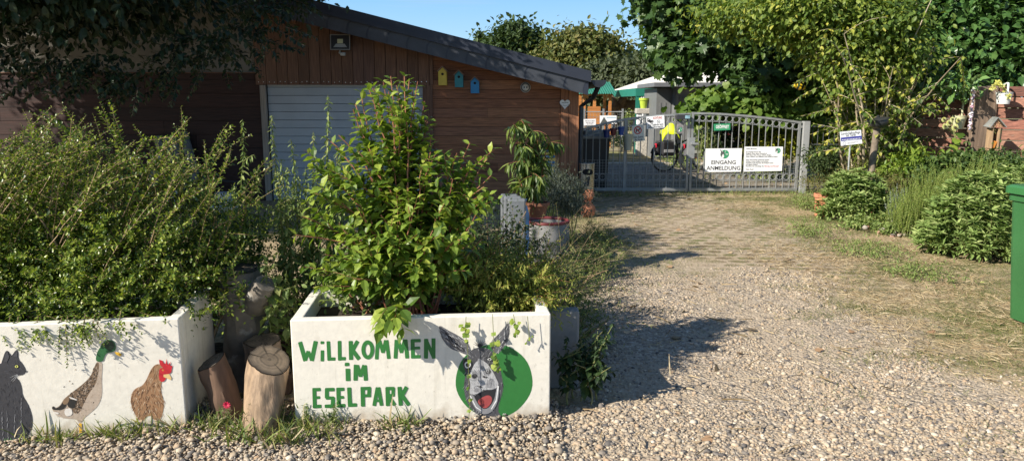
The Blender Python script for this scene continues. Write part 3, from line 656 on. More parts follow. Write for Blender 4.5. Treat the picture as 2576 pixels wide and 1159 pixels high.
# round outlet lamp
a=P(1322,220,YB-.05); t=thing('wall_lamp','round grey bulkhead lamp on the boards under the slate fascia','lamp',(a.x,YB,a.z))
q=MB(); q.lathe((a.x,YB+.0,a.z),[(.07,0),(.085,.02),(.085,.045),(.07,.06)],24,(0,-1,0)); q.build('housing',mat('lamp_grey',(.4,.4,.39),.5,6,.2),t,True)
q=MB(); q.lathe((a.x,YB-.061,a.z),[(.06,0),(.045,.022),(.0,.03)],24,(0,-1,0)); q.build('glass',mat('milk_glass',(.55,.55,.52),.2,6,.2),t,True)
q=MB()
for sx in (-.02,.02): q.lathe((a.x+sx,YB-.085,a.z),[(.015,0),(.012,.006)],10,(0,-1,0))
q.torus((a.x,YB-.062,a.z),.066,.006,(0,1,0)); q.build('ring',mat('lamp_black',(.02,.02,.022)),t)
# heart plaque
a=P(1421,263,YB-.045); t=thing('heart_plaque','white wooden heart plaque hanging on the corner post','plaque',(a.x,YB-.04,a.z))
hp=[]
for i in range(36):
    u=i/36*2*math.pi; hp.append((a.x+.0052*16*math.sin(u)**3, a.z+.0055*(13*math.cos(u)-5*math.cos(2*u)-2*math.cos(3*u)-math.cos(4*u))+.01))
q=MB(); q.prism([(x,YB-.055,z) for x,z in hp],(0,.014,0)); q.build('heart',mat('white_wood',(.78,.77,.75),.6,20,.06),t)
q=MB(); q.tube([(a.x-.003,YB-.05,a.z+.04),(a.x+.004,YB-.035,a.z+.16)],.004,6); q.build('hanger',mat('rust_wire',(.3,.12,.07),.7,5,.1),t)
HF=Face((a.x-.2,YB-.055,0),(a.x+.2,YB-.055,0)); q=MB()
text(q,HF,'herzlich',(.2,a.z+.02),.028,.002,.01,fit=.10); text(q,HF,'willkommen',(.2,a.z-.022),.02,.002,.01,fit=.085)
for sx,sz in ((-.055,-.015),(.055,0),(.05,.03),(-.045,-.035),(.048,-.03),(-.02,-.06)): draw(q,HF,[smoothpoly([(.2+sx-.009,a.z+sz),(.2+sx,a.z+sz+.008),(.2+sx+.009,a.z+sz),(.2+sx,a.z+sz-.01)],1)],.0022)
q.build('lettering',mat('ink_grey',(.10,.10,.10),.7,5,0),t)

# ================================================= PLANTER BOXES AND THEIR PAINTINGS
CONC=mat('white_concrete',(.74,.70,.61),.85,30,.06,None,.10,60,dirt=((.42,.38,.31),48,.64),splash=True)
CONCG=mat('grey_concrete',(.23,.23,.225),.85,25,.1,None,.25,60,dirt=((.2,.2,.19),5,.6))
GREEN=mat('green_paint',(.028,.17,.035),.55,40,.06)
def planter(t,name,a,b,h,depth,th,mtl,left=True,right=True,back=True):
    u=(b-a).normalized(); n=Vector((-u.y,u.x,0)); L=(b-a).length
    M=Matrix((u,n,Vector((0,0,1)))).transposed()
    def bx(x0,x1,y0,y1,z0,z1):
        q=MB(); q.obox(a+u*((x0+x1)/2)+n*((y0+y1)/2)+Vector((0,0,(z0+z1)/2)),(x1-x0,y1-y0,z1-z0),M,.006); return q
    q=bx(0,L,0,th,-.05,h); q.build('front_panel',mtl,t)
    if left: bx(0,th,th+.001,depth,-.05,h-.002).build('side_panel',mtl,t)
    if right: bx(L-th,L,th+.001,depth,-.05,h-.002).build('side_panel',mtl,t)
    if back: bx(th+.001,L-th-.001,depth-th,depth-.001,-.05,h-.004).build('back_panel',mtl,t)
    q=MB(); g=a+u*(L/2)+n*(depth/2); q.obox(g+Vector((0,0,h*.42)),(L-2*th-.002,depth-2*th-.002,h*.84),M); q.build('soil',mat('potting_soil',(.035,.025,.017),.95,12,.3,None,.5),t)
# box with the donkey
A=G(744,1080); B=G(1383,1057)
F1=Face(A,B); H1=F1.hit(1060,797)[1]
donk=thing('planter_box','white concrete planter box with green welcome lettering and a laughing donkey head','planter',(A+(B-A)/2))
planter(donk,'',A,B,H1,.62,.055,CONC,right=True)
z3=zs(780,820,2.759)
def zf(F,z,pts): return [F.hit(*z(*p)) for p in pts]
q=MB(); off=.0008
ST=[((148,356),(190,503),34),((190,500),(211,425),26),((211,428),(240,500),26),((238,503),(270,350),34),((305,362),(334,362),22),((321,420),(320,505),27),
((366,350),(373,500),28),((360,487),(420,487),26),((451,348),(454,500),28),((440,484),(500,484),26),((537,348),(540,494),32),((592,348),(546,430),30),((546,412),(604,490),32),
((745,343),(736,490),28),((757,343),(786,440),28),((784,440),(808,342),28),((812,342),(830,486),28),((888,340),(880,484),30),((897,340),(928,440),28),((924,440),(952,338),28),((958,338),(970,482),30),
((1012,336),(1014,484),30),((1000,348),(1074,346),26),((1010,404),(1070,402),22),((1000,470),(1074,468),27),((1116,333),(1115,484),32),((1112,336),(1178,482),28),((1172,328),(1173,484),30),
((492,528),(526,528),26),((515,560),(518,656),36),((578,530),(574,652),34),((586,534),(613,622),28),((611,622),(640,533),28),((645,534),(653,652),32),
((258,708),(262,864),30),((245,722),(307,720),26),((250,783),(302,781),22),((250,850),(312,848),26),((340,722),(413,720),27),((354,712),(354,788),30),((345,785),(410,785),25),((401,778),(399,856),30),((338,848),(414,846),27),
((442,706),(446,858),30),((430,719),(488,717),26),((438,781),(486,779),22),((435,845),(496,843),27),((525,704),(532,853),32),((520,839),(585,838),27),
((628,700),(631,850),32),((614,713),(692,711),26),((680,702),(677,778),28),((630,768),(690,766),23),((743,703),(716,846),28),((750,703),(774,844),28),((727,806),(766,804),20),
((818,702),(822,846),30),((806,713),(872,711),26),((863,703),(862,772),26),((822,765),(872,763),22),((830,772),(874,840),28),((911,699),(921,843),32),((966,699),(922,782),30),((926,758),(984,840),30)]
for a_,b_,w_ in ST:
    pl=stroke(a_,b_,w_); c=[((pl[i][0]*.86+pl[(i+1)%4][0]*.14),(pl[i][1]*.86+pl[(i+1)%4][1]*.14)) for i in range(4)]
    r_=[]
    for i in range(4):   # softened brush corners
        p,nx_,pv=pl[i],pl[(i+1)%4],pl[i-1]
        def tw(p,o_,d=4.):
            l=math.hypot(o_[0]-p[0],o_[1]-p[1]); return (p[0]+(o_[0]-p[0])/l*d,p[1]+(o_[1]-p[1])/l*d)
        r_+=[tw(p,pv),tw(p,nx_)]
    r_=[(x+U(-.8,.8),y+U(-.8,.8)) for x,y in r_]
    off=draw(q,F1,[zf(F1,z3,r_)],off,.5,.00002)
ring=[]
N=30
for i in range(N):   # O
    an=2*math.pi*i/N; an2=2*math.pi*(i+1)/N
    o_=lambda a,rx,ry:(668+rx*math.cos(a),416+ry*math.sin(a))
    off+=0; q.add([F1.at(p,off+.00002) for p in zf(F1,z3,[o_(an,49,73),o_(an2,49,73),o_(an2,20,42),o_(an,20,42)])],[(0,1,2,3)])
q.build('lettering',GREEN,donk)
# --- donkey
z4=zs(1180,860,3.511)
GREY=mat('paint_grey',[(.02,.02,.024),(.06,.06,.068),(.14,.14,.15),(.36,.36,.37),(.74,.74,.73)],.6,60,.1)
def fur(q,F,zz,poly,n,L,w,dirf,tintf,off):
    xs=[p[0] for p in poly]; ys=[p[1] for p in poly]
    for _ in range(n):
        for _k in range(20):
            x,y=U(min(xs),max(xs)),U(min(ys),max(ys))
            if inpoly((x,y),poly): break
        a=dirf(x,y)+random.gauss(0,.22); l=L*U(.6,1.3); ex,ey=x+math.cos(a)*l,y+math.sin(a)*l
        off=draw(q,F,[zf(F,zz,stroke((x,y),(ex,ey),w*U(.6,1.2),w*.15))],off,tintf(x,y),.000004)
    return off
disc=MB(); dpts=[(678+375*math.cos(a)*(1+.008*math.sin(7*a)),692+358*math.sin(a)*(1+.008*math.cos(5*a))) for a in np.linspace(0,2*math.pi,48,endpoint=False)]
draw(disc,F1,[zf(F1,z4,dpts)],.0006); disc.build('green_disc',GREEN,donk)
q=MB(); off=.0009
earL=[(135,155),(165,160),(230,200),(320,245),(390,295),(440,350),(457,410),(430,440),(390,435),(330,405),(260,385),(205,330),(165,270)]
earR=[(822,118),(830,200),(817,290),(780,360),(722,430),(680,425),(640,360),(655,300),(720,240),(770,180)]
head=[(455,390),(520,365),(600,372),(660,400),(700,450),(725,520),(745,600),(760,690),(772,750),(745,860),(722,930),(715,985),(745,1030),(690,1046),(600,1046),(520,1025),(455,965),(410,900),(385,800),(385,700),(405,620),(368,530),(385,480),(430,450)]
muz=[(500,500),(560,488),(610,520),(640,560),(672,610),(700,670),(728,728),(690,770),(600,788),(572,770),(545,800),(500,822),(450,822),(430,805),(452,740),(432,650),(462,575)]
off=draw(q,F1,[zf(F1,z4,smoothpoly(earL,2)),zf(F1,z4,smoothpoly(earR,2))],off,.42)
off=draw(q,F1,[zf(F1,z4,smoothpoly([(190,208),(250,245),(330,310),(385,380),(400,415),(350,400),(280,372),(225,300)],2))],off,.02)
off=draw(q,F1,[zf(F1,z4,smoothpoly([(640,340),(700,290),(760,240),(700,350),(660,400)],1))],off,.12)
off=draw(q,F1,[zf(F1,z4,smoothpoly(head,2))],off,.30)
off=fur(q,F1,z4,earL,90,46,5,lambda x,y:.75 if y<x*.9+60 else -2.2,lambda x,y:random.choice([.05,.3,.7,.9]),off)
off=fur(q,F1,z4,earR,70,46,5,lambda x,y:-1.1,lambda x,y:random.choice([.05,.3,.7,.95]),off)
off=fur(q,F1,z4,head,260,34,5,lambda x,y:(-2.0 if x<560 else -1.1) if y<560 else (2.3 if x<560 else 1.1),lambda x,y:random.choice([.0,.15,.4,.65,.8]),off)
for a in (-2.7,-2.4,-2.1,-1.8,-1.5,-1.2,-.9,-.6): off=draw(q,F1,[zf(F1,z4,stroke((540,362),(540+75*math.cos(a),362+75*math.sin(a)),11,1))],off,.0)
off=draw(q,F1,[zf(F1,z4,smoothpoly(muz,2))],off,.80)
off=draw(q,F1,[zf(F1,z4,smoothpoly([(510,470),(560,480),(590,560),(560,590),(530,560)],2)),zf(F1,z4,smoothpoly([(455,620),(500,585),(558,610),(555,660),(512,698),(462,684)],2)),zf(F1,z4,smoothpoly([(565,590),(620,562),(660,590),(648,632),(600,645),(572,625)],2)),zf(F1,z4,smoothpoly([(480,740),(540,730),(578,765),(540,800),(480,805)],2)),zf(F1,z4,smoothpoly([(600,700),(660,660),(700,720),(660,760),(600,760)],2))],off,.64)
off=draw(q,F1,[zf(F1,z4,smoothpoly([(457,632),(500,618),(522,650),(490,672),(462,662)],2)),zf(F1,z4,smoothpoly([(585,606),(640,578),(650,610),(615,632)],2)),zf(F1,z4,smoothpoly([(560,640),(620,650),(610,668),(575,662)],1)),zf(F1,z4,smoothpoly([(505,730),(565,745),(560,765),(520,752)],1))],off,.0)
off=fur(q,F1,z4,muz,200,30,3.5,lambda x,y:1.3+(x-575)*.003,lambda x,y:random.choice([.35,.5,.6,.7,1.,1.]),off)
off=draw(q,F1,[zf(F1,z4,smoothpoly([(375,515),(400,470),(450,485),(470,540),(440,590),(395,570)],2)),zf(F1,z4,smoothpoly([(595,480),(640,445),(680,480),(650,505)],2))],off,.05)
off=draw(q,F1,[zf(F1,z4,smoothpoly([(388,520),(410,500),(448,512),(452,545),(420,572),(395,560)],2)),zf(F1,z4,smoothpoly([(605,482),(635,465),(655,480),(640,495)],2))],off,1.)
off=draw(q,F1,[zf(F1,z4,smoothpoly([(400,525),(420,514),(442,525),(438,550),(416,558),(402,545)],2)),zf(F1,z4,smoothpoly([(618,480),(636,472),(648,482),(634,492)],2))],off,.0)
off=draw(q,F1,[zf(F1,z4,smoothpoly([(430,830),(470,815),(520,920),(575,968),(625,955),(680,880),(700,760),(728,725),(722,860),(690,950),(630,1012),(560,1015),(490,960)],2))],off,.62)
off=draw(q,F1,[zf(F1,z4,smoothpoly([(480,832),(540,812),(590,775),(660,778),(690,760),(682,850),(655,915),(600,968),(555,955),(508,895)],2))],off,.0)
off=draw(q,F1,[zf(F1,z4,stroke((718,740),(700,880),14,8)),zf(F1,z4,stroke((700,880),(650,965),12,8)),zf(F1,z4,stroke((445,835),(500,945),10,8)),zf(F1,z4,stroke((500,945),(560,985),9,6))],off,1.)
q.build('donkey_painting',GREY,donk)
q=MB(); o2=draw(q,F1,[zf(F1,z4,smoothpoly([(508,890),(560,850),(620,824),(660,850),(652,908),(602,960),(560,950)],2))],off+.0002,.4)
draw(q,F1,[zf(F1,z4,smoothpoly([(520,880),(560,855),(590,900),(560,920)],2))],o2,.0)
q.build('tongue_painting',mat('tongue_pink',[(.18,.03,.03),(.62,.12,.12)],.5,60,.15),donk)
q=MB(); text(q,F1,'AK',F1.hit(*z4(778,1028)),.018,.0012,.005,fit=.02); q.build('signature',mat('paint_white',(.6,.65,.55),.6,10,0),donk)
# box with the animals
z1=zs(0,800,2.414); z6=zs(0,860,3.048)
B2=G(472,1088); A0=G(0,1116); dirv=(A0-B2).normalized(); A2=B2+dirv*2.0
F2=Face(A2,B2); H2=F2.hit(459,800)[1]
anim=thing('planter_box','white concrete planter box painted with a grey cat, a duck and a brown hen','planter',(A2+(B2-A2)/2))
planter(anim,'',A2,B2,H2,.62,.055,CONC)
q=MB(); off=.0009
cat_=[(-150,430),(-60,440),(5,470),(28,400),(45,352),(68,343),(92,385),(100,388),(130,345),(152,333),(158,420),(192,452),(225,512),(205,552),(150,556),(140,575),(168,600),(188,660),(192,720),(235,790),(262,850),(279,920),(275,1000),(240,1060),(212,1105),(150,1112),(-180,1114),(-200,700)]
off=draw(q,F2,[zf(F2,z6,smoothpoly(cat_,1))],off,.12)
def catdir(x,y): return 1.5 if y>600 else (.4 if y>480 else 1.0)
off=fur(q,F2,z6,cat_,300,34,5,catdir,lambda x,y:random.choice([.0,.05,.15,.25,.3]),off)
for a_,b_ in (((130,880),(120,1100)),((185,740),(180,1100)),((60,850),(75,1080)),((20,860),(30,1080))):
    for _ in range(22):
        k=random.random(); x=a_[0]+(b_[0]-a_[0])*k; y=a_[1]+(b_[1]-a_[1])*k
        off=draw(q,F2,[zf(F2,z6,stroke((x,y),(x+U(-12,2),y+28),4,.5))],off,U(.45,.7),.000004)
off=draw(q,F2,[zf(F2,z6,[(38,440),(48,372),(66,352),(80,400),(60,440)]),zf(F2,z6,[(110,395),(148,348),(150,400)])],off,.25)
off=draw(q,F2,[zf(F2,z6,stroke((150,550),(95,600),2,1)),zf(F2,z6,stroke((150,545),(90,570),2,1)),zf(F2,z6,stroke((155,552),(110,610),2,1))],off,1.)
off=draw(q,F2,[zf(F2,z6,smoothpoly([(205,515),(226,512),(222,528),(210,532)],1)),zf(F2,z6,smoothpoly([(122,478),(142,460),(160,470),(160,488),(138,494)],1))],off,.0)
q.build('cat_painting',GREY,anim)
q=MB(); o2=draw(q,F2,[zf(F2,z6,smoothpoly([(125,478),(142,464),(156,472),(156,486),(138,491)],2))],off+.0001,.8); q.build('cat_eye_painting',mat('eye_yellow',(.65,.68,.15),.5,5,0),anim)
q=MB(); draw(q,F2,[zf(F2,z6,smoothpoly([(136,476),(142,468),(148,476),(146,486),(139,486)],2))],o2+.0001); q.build('cat_pupil_painting',mat('ink_black',(.01,.01,.01),.6,5,0),anim)
BR=mat('paint_brown',[(.02,.018,.016),(.10,.075,.055),(.22,.14,.08),(.36,.26,.18),(.52,.44,.36),(.74,.70,.64)],.6,60,.1)
q=MB(); off=.0009
duck=[(645,490),(692,490),(682,600),(686,690),(680,740),(655,795),(600,842),(568,868),(548,900),(528,905),(515,876),(470,876),(420,870),(375,850),(352,815),(349,793),(362,788),(366,802),(400,790),(428,742),(480,700),(560,640),(612,588),(634,540)]
off=draw(q,F2,[zf(F2,z1,smoothpoly(duck,2))],off,.72)
back=[(645,495),(668,500),(660,580),(640,650),(600,700),(560,780),(540,830),(500,845),(480,800),(430,745),(480,700),(560,640),(612,588)]
off=draw(q,F2,[zf(F2,z1,smoothpoly(back,2))],off,.33)
for _ in range(240):
    for _k in range(9):
        x,y=U(430,680),U(490,850)
        if inpoly((x,y),back): break
    a=2.3+random.gauss(0,.2); off=draw(q,F2,[zf(F2,z1,stroke((x,y),(x+math.cos(a)*11,y+math.sin(a)*11),7,2))],off,random.choice([.0,.05,.15,.55,.7]),.000004)
off=fur(q,F2,z1,duck,110,10,2.4,lambda x,y:1.9,lambda x,y:U(.3,.6),off)
off=draw(q,F2,[zf(F2,z1,smoothpoly([(352,812),(350,795),(362,790),(372,806),(405,790),(430,745),(450,760),(440,800),(410,815),(380,815)],1)),zf(F2,z1,smoothpoly([(462,745),(500,742),(515,775),(490,810),(450,790)],1))],off,.0)
off=draw(q,F2,[zf(F2,z1,smoothpoly([(418,765),(435,735),(458,725),(468,742),(455,775),(430,780)],2))],off,.42)
off=draw(q,F2,[zf(F2,z1,smoothpoly([(465,725),(520,745),(518,752),(470,738)],1)),zf(F2,z1,smoothpoly([(358,825),(395,832),(395,845),(372,840)],1)),zf(F2,z1,smoothpoly([(430,810),(480,800),(490,850),(440,860)],1))],off,.97)
q.build('duck_painting',BR,anim)
q=MB(); o2=draw(q,F2,[zf(F2,z1,smoothpoly([(640,492),(652,430),(668,402),(700,352),(742,343),(772,362),(782,400),(765,428),(716,432),(700,460),(693,492)],2))],off,.7)
o2=draw(q,F2,[zf(F2,z1,smoothpoly([(700,360),(742,350),(768,368),(772,400),(740,425),(705,400)],2))],o2,.0); q.build('duck_head_painting',mat('duck_green',[(.012,.03,.015),(.03,.16,.05)],.5,60,.15),anim)
YEL=mat('paint_yellow',(.72,.42,.03),.6,30,.1)
q=MB(); draw(q,F2,[zf(F2,z1,[(770,425),(800,430),(820,445),(806,456),(780,444)])],o2+.0001); q.build('bill_painting',YEL,anim)
q=MB(); draw(q,F2,[zf(F2,z1,[(531,904),(549,904),(553,985),(550,1004),(532,1004),(534,980)])],o2+.0001); q.build('duck_leg_painting',YEL,anim)
# hen
q=MB(); off=.0009
hen=[(955,655),(985,610),(1005,560),(1030,520),(1060,505),(1095,520),(1104,570),(1085,630),(1078,690),(1096,740),(1100,800),(1088,850),(1080,875),(1055,888),(1028,880),(1012,853),(978,862),(962,890),(932,888),(906,845),(885,800),(874,745),(890,690),(920,665)]
HEN=mat('paint_hen',[(.08,.035,.018),(.20,.095,.045),(.33,.18,.09),(.46,.30,.17),(.66,.50,.34)],.6,60,.1)
off=draw(q,F2,[zf(F2,z1,smoothpoly(hen,2))],off,.5)
off=fur(q,F2,z1,hen,330,26,4,lambda x,y:(1.9 if x<1010 else 1.2) if y>640 else 1.9,lambda x,y:random.choice([.0,.2,.35,.6,.8,1.]),off)
off=draw(q,F2,[zf(F2,z1,stroke((948,880),(944,982),16,10)),zf(F2,z1,stroke((1048,880),(1052,968),16,10))],off,.95)
q.build('hen_painting',HEN,anim)
q=MB(); o2=draw(q,F2,[zf(F2,z1,[(1068,478),(1090,484),(1100,502),(1112,505),(1117,472),(1124,506),(1130,512),(1146,490),(1142,520),(1158,518),(1152,545),(1150,562),(1135,575),(1110,560),(1095,535),(1072,508)]),
   zf(F2,z1,smoothpoly([(1075,530),(1110,540),(1138,566),(1115,585),(1112,615),(1090,630),(1070,618),(1066,570)],2))],off,.5)
q.build('comb_painting',mat('paint_red',(.50,.02,.03),.5,40,.25),anim)
q=MB(); draw(q,F2,[zf(F2,z1,[(1098,578),(1135,574),(1152,600),(1148,616),(1120,602),(1098,594)])],o2+.0001); q.build('beak_painting',mat('beak',(.72,.50,.22),.5,40,.1),anim)
q=MB(); draw(q,F2,[zf(F2,z1,smoothpoly([(1084,548),(1093,540),(1102,548),(1094,558)],2))],o2+.0002); q.build('hen_eye_painting',mat('hen_eye',(.55,.20,.05),.4,5,0),anim)
q=MB(); off=.0022
for i in range(260):
    x=U(0,1240); 
    y0=1032-x*.055; off=draw(q,F2,[zf(F2,z1,stroke((x,y0+14),(x+U(-12,12),y0-U(8,30)),6,1))],off,random.random(),.000003)
q.build('painted_grass',mat('painted_grass',[(.03,.16,.04),(.08,.26,.08),(.20,.38,.14)],.6,30,.1),anim)
# low grey wall stone behind the donkey box
a=G(1455,978); t=thing('wall_stone','plain grey concrete angle stone standing behind the right end of the donkey box','concrete stone',a)
q=MB(); q.obox((a.x-.32,a.y+.05,.235),(.64,.10,.47),None,.014); q.build('stone',CONCG,t)
# ================================================= LOGS
def log(name,label,base,topp,r0,r1,mtl,cut=(0,0,1),group='logs between the two white boxes',stub=None,cutcol=(.20,.15,.10),rough=.20,endm=None):
    base=Vector(base); topp=Vector(topp); t=thing(name,label,'log',base,group)
    n=40; m=26; ax=(topp-base); d,a,b=frame(ax); cutn=Vector(cut).normalized(); sd_=random.random()*50
    vs=[]
    for i in range(m+1):
        k=i/m
        for j in range(n):
            an=2*math.pi*j/n; q=a*math.cos(an)+b*math.sin(an)
            rr=(r0+(r1-r0)*k)*(1+rough*mnoise.noise(Vector((math.cos(an)*1.3,math.sin(an)*1.3,k*2+sd_)))+rough*.5*mnoise.noise(Vector((math.cos(an)*5,math.sin(an)*5,k*5+sd_)))+rough*.35*mnoise.noise(Vector((math.cos(an)*2.5,math.sin(an)*2.5,k*1.2+sd_+7))))
            if i==0: rr*=1.12
            p=base+q*rr
            kt=((topp-p).dot(cutn))/(d.dot(cutn)); vs.append(p+d*kt*k)
    fs=[(i*n+j,i*n+(j+1)%n,(i+1)*n+(j+1)%n,(i+1)*n+j) for i in range(m) for j in range(n)]
    q=MB(); q.add(vs,fs)
    if stub: q.tube(stub[0],stub[1],12)
    q.build('bark',mtl,t,True)
    e=MB(); topv=vs[m*n:]; c=sum((Vector(v) for v in topv),Vector())/n+cutn*.002; K=11; rings=[]
    for kk in range(K):
        e.t=random.random()*.7 if kk else .0
        f0,f1=1-kk/K,1-(kk+1)/K; lift=cutn*.002
        A_=[c+(Vector(v)-c)*f0*(.975 if kk==0 else 1)+lift for v in topv]; B_=[c+(Vector(v)-c)*f1+lift for v in topv]
        e.add(A_+B_,[(j,(j+1)%n,n+(j+1)%n,n+j) for j in range(n)])
    e.t=.0
    for kk in range(5):   # drying cracks
        j=random.randrange(n); v=Vector(topv[j]); u_=(v-c); sd2=cutn.cross(u_).normalized()*.004; k0=U(.1,.4); e.add([c+u_*k0+cutn*.004,c+u_*.97+sd2+cutn*.004,c+u_*.97-sd2+cutn*.004],[(0,1,2)])
    e.build('cut_face',endm or mat('cut_wood',[(.045,.035,.025),(.13,.10,.07),(.19,.145,.10)],.9,14,.35,None,.5),t)
    return t
BIRCH=mat('birch_bark',(.15,.13,.105),.85,5,.5,None,.8,14,dirt=((.42,.40,.36),9,.58))
BARK=mat('oak_bark',(.17,.13,.10),.95,9,.55,(1,1,.35),1.,16)
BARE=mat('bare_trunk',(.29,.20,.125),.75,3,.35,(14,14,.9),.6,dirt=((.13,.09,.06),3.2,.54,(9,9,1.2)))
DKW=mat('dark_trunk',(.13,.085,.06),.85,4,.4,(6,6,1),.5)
def gp(x,y,Y): return P(x,y,Y)
b0=G(637,1093); tp=P(692,905,b0.y+.14)
log('log','pale barkless log leaning right against the corner of the donkey box, slanting cut on top',(b0.x+.03,b0.y,-.02),(tp.x-.03,tp.y,tp.z-.0),.090,.102,BARE,(.30,-.22,.90),rough=.13)
b1=G(585,1055); tp=P(532,905,b1.y+.0)
log('log','brown log with a rounded hollow end leaning left towards the animal box',(b1.x,b1.y,-.02),(tp.x+.01,tp.y-.02,tp.z+.0),.085,.070,mat('brown_trunk',(.15,.09,.058),.85,3.5,.35,(8,8,1),.4),(-.42,-.2,.85))
p=G(662,1052); tp=P(662,855,p.y+.28)
log('log','short upright log with rough furrowed grey bark behind the pale one',(tp.x,tp.y,-.02),(tp.x,tp.y,tp.z),.088,.098,BARK,(0,-.12,1))
tp=P(602,676,4.15); s0=P(640,765,4.12); s1=P(668,712,4.02)
log('log','tall mottled birch trunk with a sawn side branch, highest of the logs',(P(628,1000,4.15).x,4.15,-.02),tp,.115,.115,BIRCH,(0,-.1,1),stub=([s0,P(652,738,4.05),s1],[.08,.068,.058]),rough=.22)
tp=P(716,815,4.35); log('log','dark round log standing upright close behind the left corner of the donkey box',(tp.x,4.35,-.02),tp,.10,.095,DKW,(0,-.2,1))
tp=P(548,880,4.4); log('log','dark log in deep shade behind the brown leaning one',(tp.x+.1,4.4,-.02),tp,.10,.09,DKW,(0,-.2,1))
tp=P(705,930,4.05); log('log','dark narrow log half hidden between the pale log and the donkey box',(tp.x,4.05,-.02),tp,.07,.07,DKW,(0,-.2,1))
# ================================================= GATE
YG=13.4
GAL=mat('galvanised_steel',(.30,.31,.31),.5,6,.18,None,.05,metal=.35)
gate=thing('double_gate','grey steel double gate with arched top rail and rows of rings','gate',(P(1740,480,YG).x,YG,0))
def xy(px,py): p=P(px,py,YG); return (p.x,p.z)
railL=[xy(*c) for c in ((1458,328),(1520,311),(1574,300),(1640,292),(1734,287))]
railR=[xy(*c) for c in ((1743,285),(1800,286),(1870,291),(1940,298),(2012,308))]
def rz_(rail,x): return float(np.interp(x,[p[0] for p in rail],[p[1] for p in rail]))
def leaf(rail,name,lab):
    x0,x1=rail[0][0],rail[-1][0]
    q=MB()
    xs=np.linspace(x0,x1,13)
    for a,b in zip(xs[:-1],xs[1:]): q.prism([(a,YG-.02,rz_(rail,a)-.018),(b,YG-.02,rz_(rail,b)-.018),(b,YG-.02,rz_(rail,b)+.018),(a,YG-.02,rz_(rail,a)+.018)],(0,.04,0))
    q.box(x0,x1,YG-.02,YG+.02,.045,.095); q.box(x0-.02,x0+.02,YG-.021,YG+.021,.03,rz_(rail,x0)+.02); q.box(x1-.02,x1+.02,YG-.021,YG+.021,.03,rz_(rail,x1)+.02)
    if rail is railL: xm=P(1574,300,YG).x; q.box(xm-.022,xm+.022,YG-.022,YG+.022,.03,rz_(rail,xm)+.02)
    q.build('frame',GAL,gate)
    q=MB(); zl=xy(1800,437)[1]; zl2=xy(1800,452)[1]
    for a,b in zip(xs[:-1],xs[1:]): q.prism([(a,YG-.008,rz_(rail,a)-.145),(b,YG-.008,rz_(rail,b)-.145),(b,YG-.008,rz_(rail,b)-.135),(a,YG-.008,rz_(rail,a)-.135)],(0,.016,0))
    q.box(x0+.02,x1-.02,YG-.008,YG+.008,zl+.0,zl+.01); q.box(x0+.02,x1-.02,YG-.008,YG+.008,zl2-.02,zl2-.01); q.build('middle_rails',GAL,gate)
    n=int(round((x1-x0)/.122)); st=(x1-x0)/n; zc=(zl+zl2-.01)/2; rr=(zl-zl2+.01)/2
    for i in range(n):
        x=x0+st*(i+.5)
        if i: 
            xb_=x0+st*i; q=MB(); q.tube([(xb_,YG,.09),(xb_,YG,rz_(rail,xb_)-.01)],.0085,6); q.build('bar',GAL,gate)
        q=MB(); q.torus((x,YG,rz_(rail,x)-.078),.053,.0075,(0,1,0),18,5); q.build('ring',GAL,gate)
        q=MB(); q.torus((x,YG,zc),min(rr,.052),.0075,(0,1,0),16,5); q.build('ring',GAL,gate)
    # welded mesh low behind the bars
    q=MB(); q.t=.5; w_=.0016; zt=P(1600,402,YG).z
    for x in np.arange(x0+.03,x1-.02,.05): q.box(x-w_,x+w_,YG+.012,YG+.016,.09,zt)
    for z in np.arange(.10,zt,.05): q.box(x0+.02,x1-.02,YG+.0165,YG+.02,z-w_,z+w_)
    q.build('wire_mesh',mat('thin_wire',(.35,.36,.35),.5,6,.1,metal=.4),gate)
leaf(railL,'',''); leaf(railR,'','')
q=MB(); a=xy(1731,346); b=xy(1742,398); q.box(a[0],b[0]+.02,YG-.05,YG-.022,b[1],a[1]); q.box(a[0]+.04,a[0]+.16,YG-.11,YG-.052,a[1]-.12,a[1]-.09); q.build('lock_case',GAL,gate)
# right post
a=P(2020,305,YG); b=P(2036,305,YG); t=thing('gate_post','square galvanised post at the right end of the gate','post',((a.x+b.x)/2,YG,0))
q=MB(); q.box(a.x,b.x,YG-.06,YG+.06,-.05,a.z,.004); q.build('post',mat('light_galvanised',(.42,.43,.43),.5,5,.15,metal=.3),t)
q=MB(); q.box(a.x-.07,a.x-.002,YG-.02,YG+.02,a.z-.12,a.z-.08); q.build('hinge',GAL,t)
q=MB(); q.box(a.x-.07,a.x-.002,YG-.02,YG+.02,.2,.24); q.build('hinge',GAL,t)
a=P(1452,330,YG); t=thing('gate_post','square steel post at the left end of the gate beside the barn corner','post',(a.x+.0,YG,0))
q=MB(); q.box(a.x-.03,a.x+.03,YG-.03,YG+.03,-.05,a.z+.02); q.build('post',GAL,t)
# bar fence right of the gate
t=thing('bar_fence','dark thin bar fence to the right of the gate, half hidden by leaves','fence',(P(2080,400,YG).x,YG,0))
fx0,fx1=P(2038,315,YG).x,P(2260,315,YG).x; fz=P(2060,318,YG).z; FD=mat('dark_fence',(.07,.075,.075),.5,5,.1)
q=MB(); q.box(fx0,fx1,YG-.012,YG+.012,fz-.012,fz+.012); q.box(fx0,fx1,YG-.012,YG+.012,fz-.33,fz-.31); q.box(fx0,fx1,YG-.012,YG+.012,.1,.13); q.build('rails',FD,t)
q0=None
for x in np.arange(fx0+.06,fx1,.10):
    q=MB(); q.tube([(x,YG+.02,.05),(x,YG+.02,fz+.03)],.007,5); q.build('bar',FD,t)
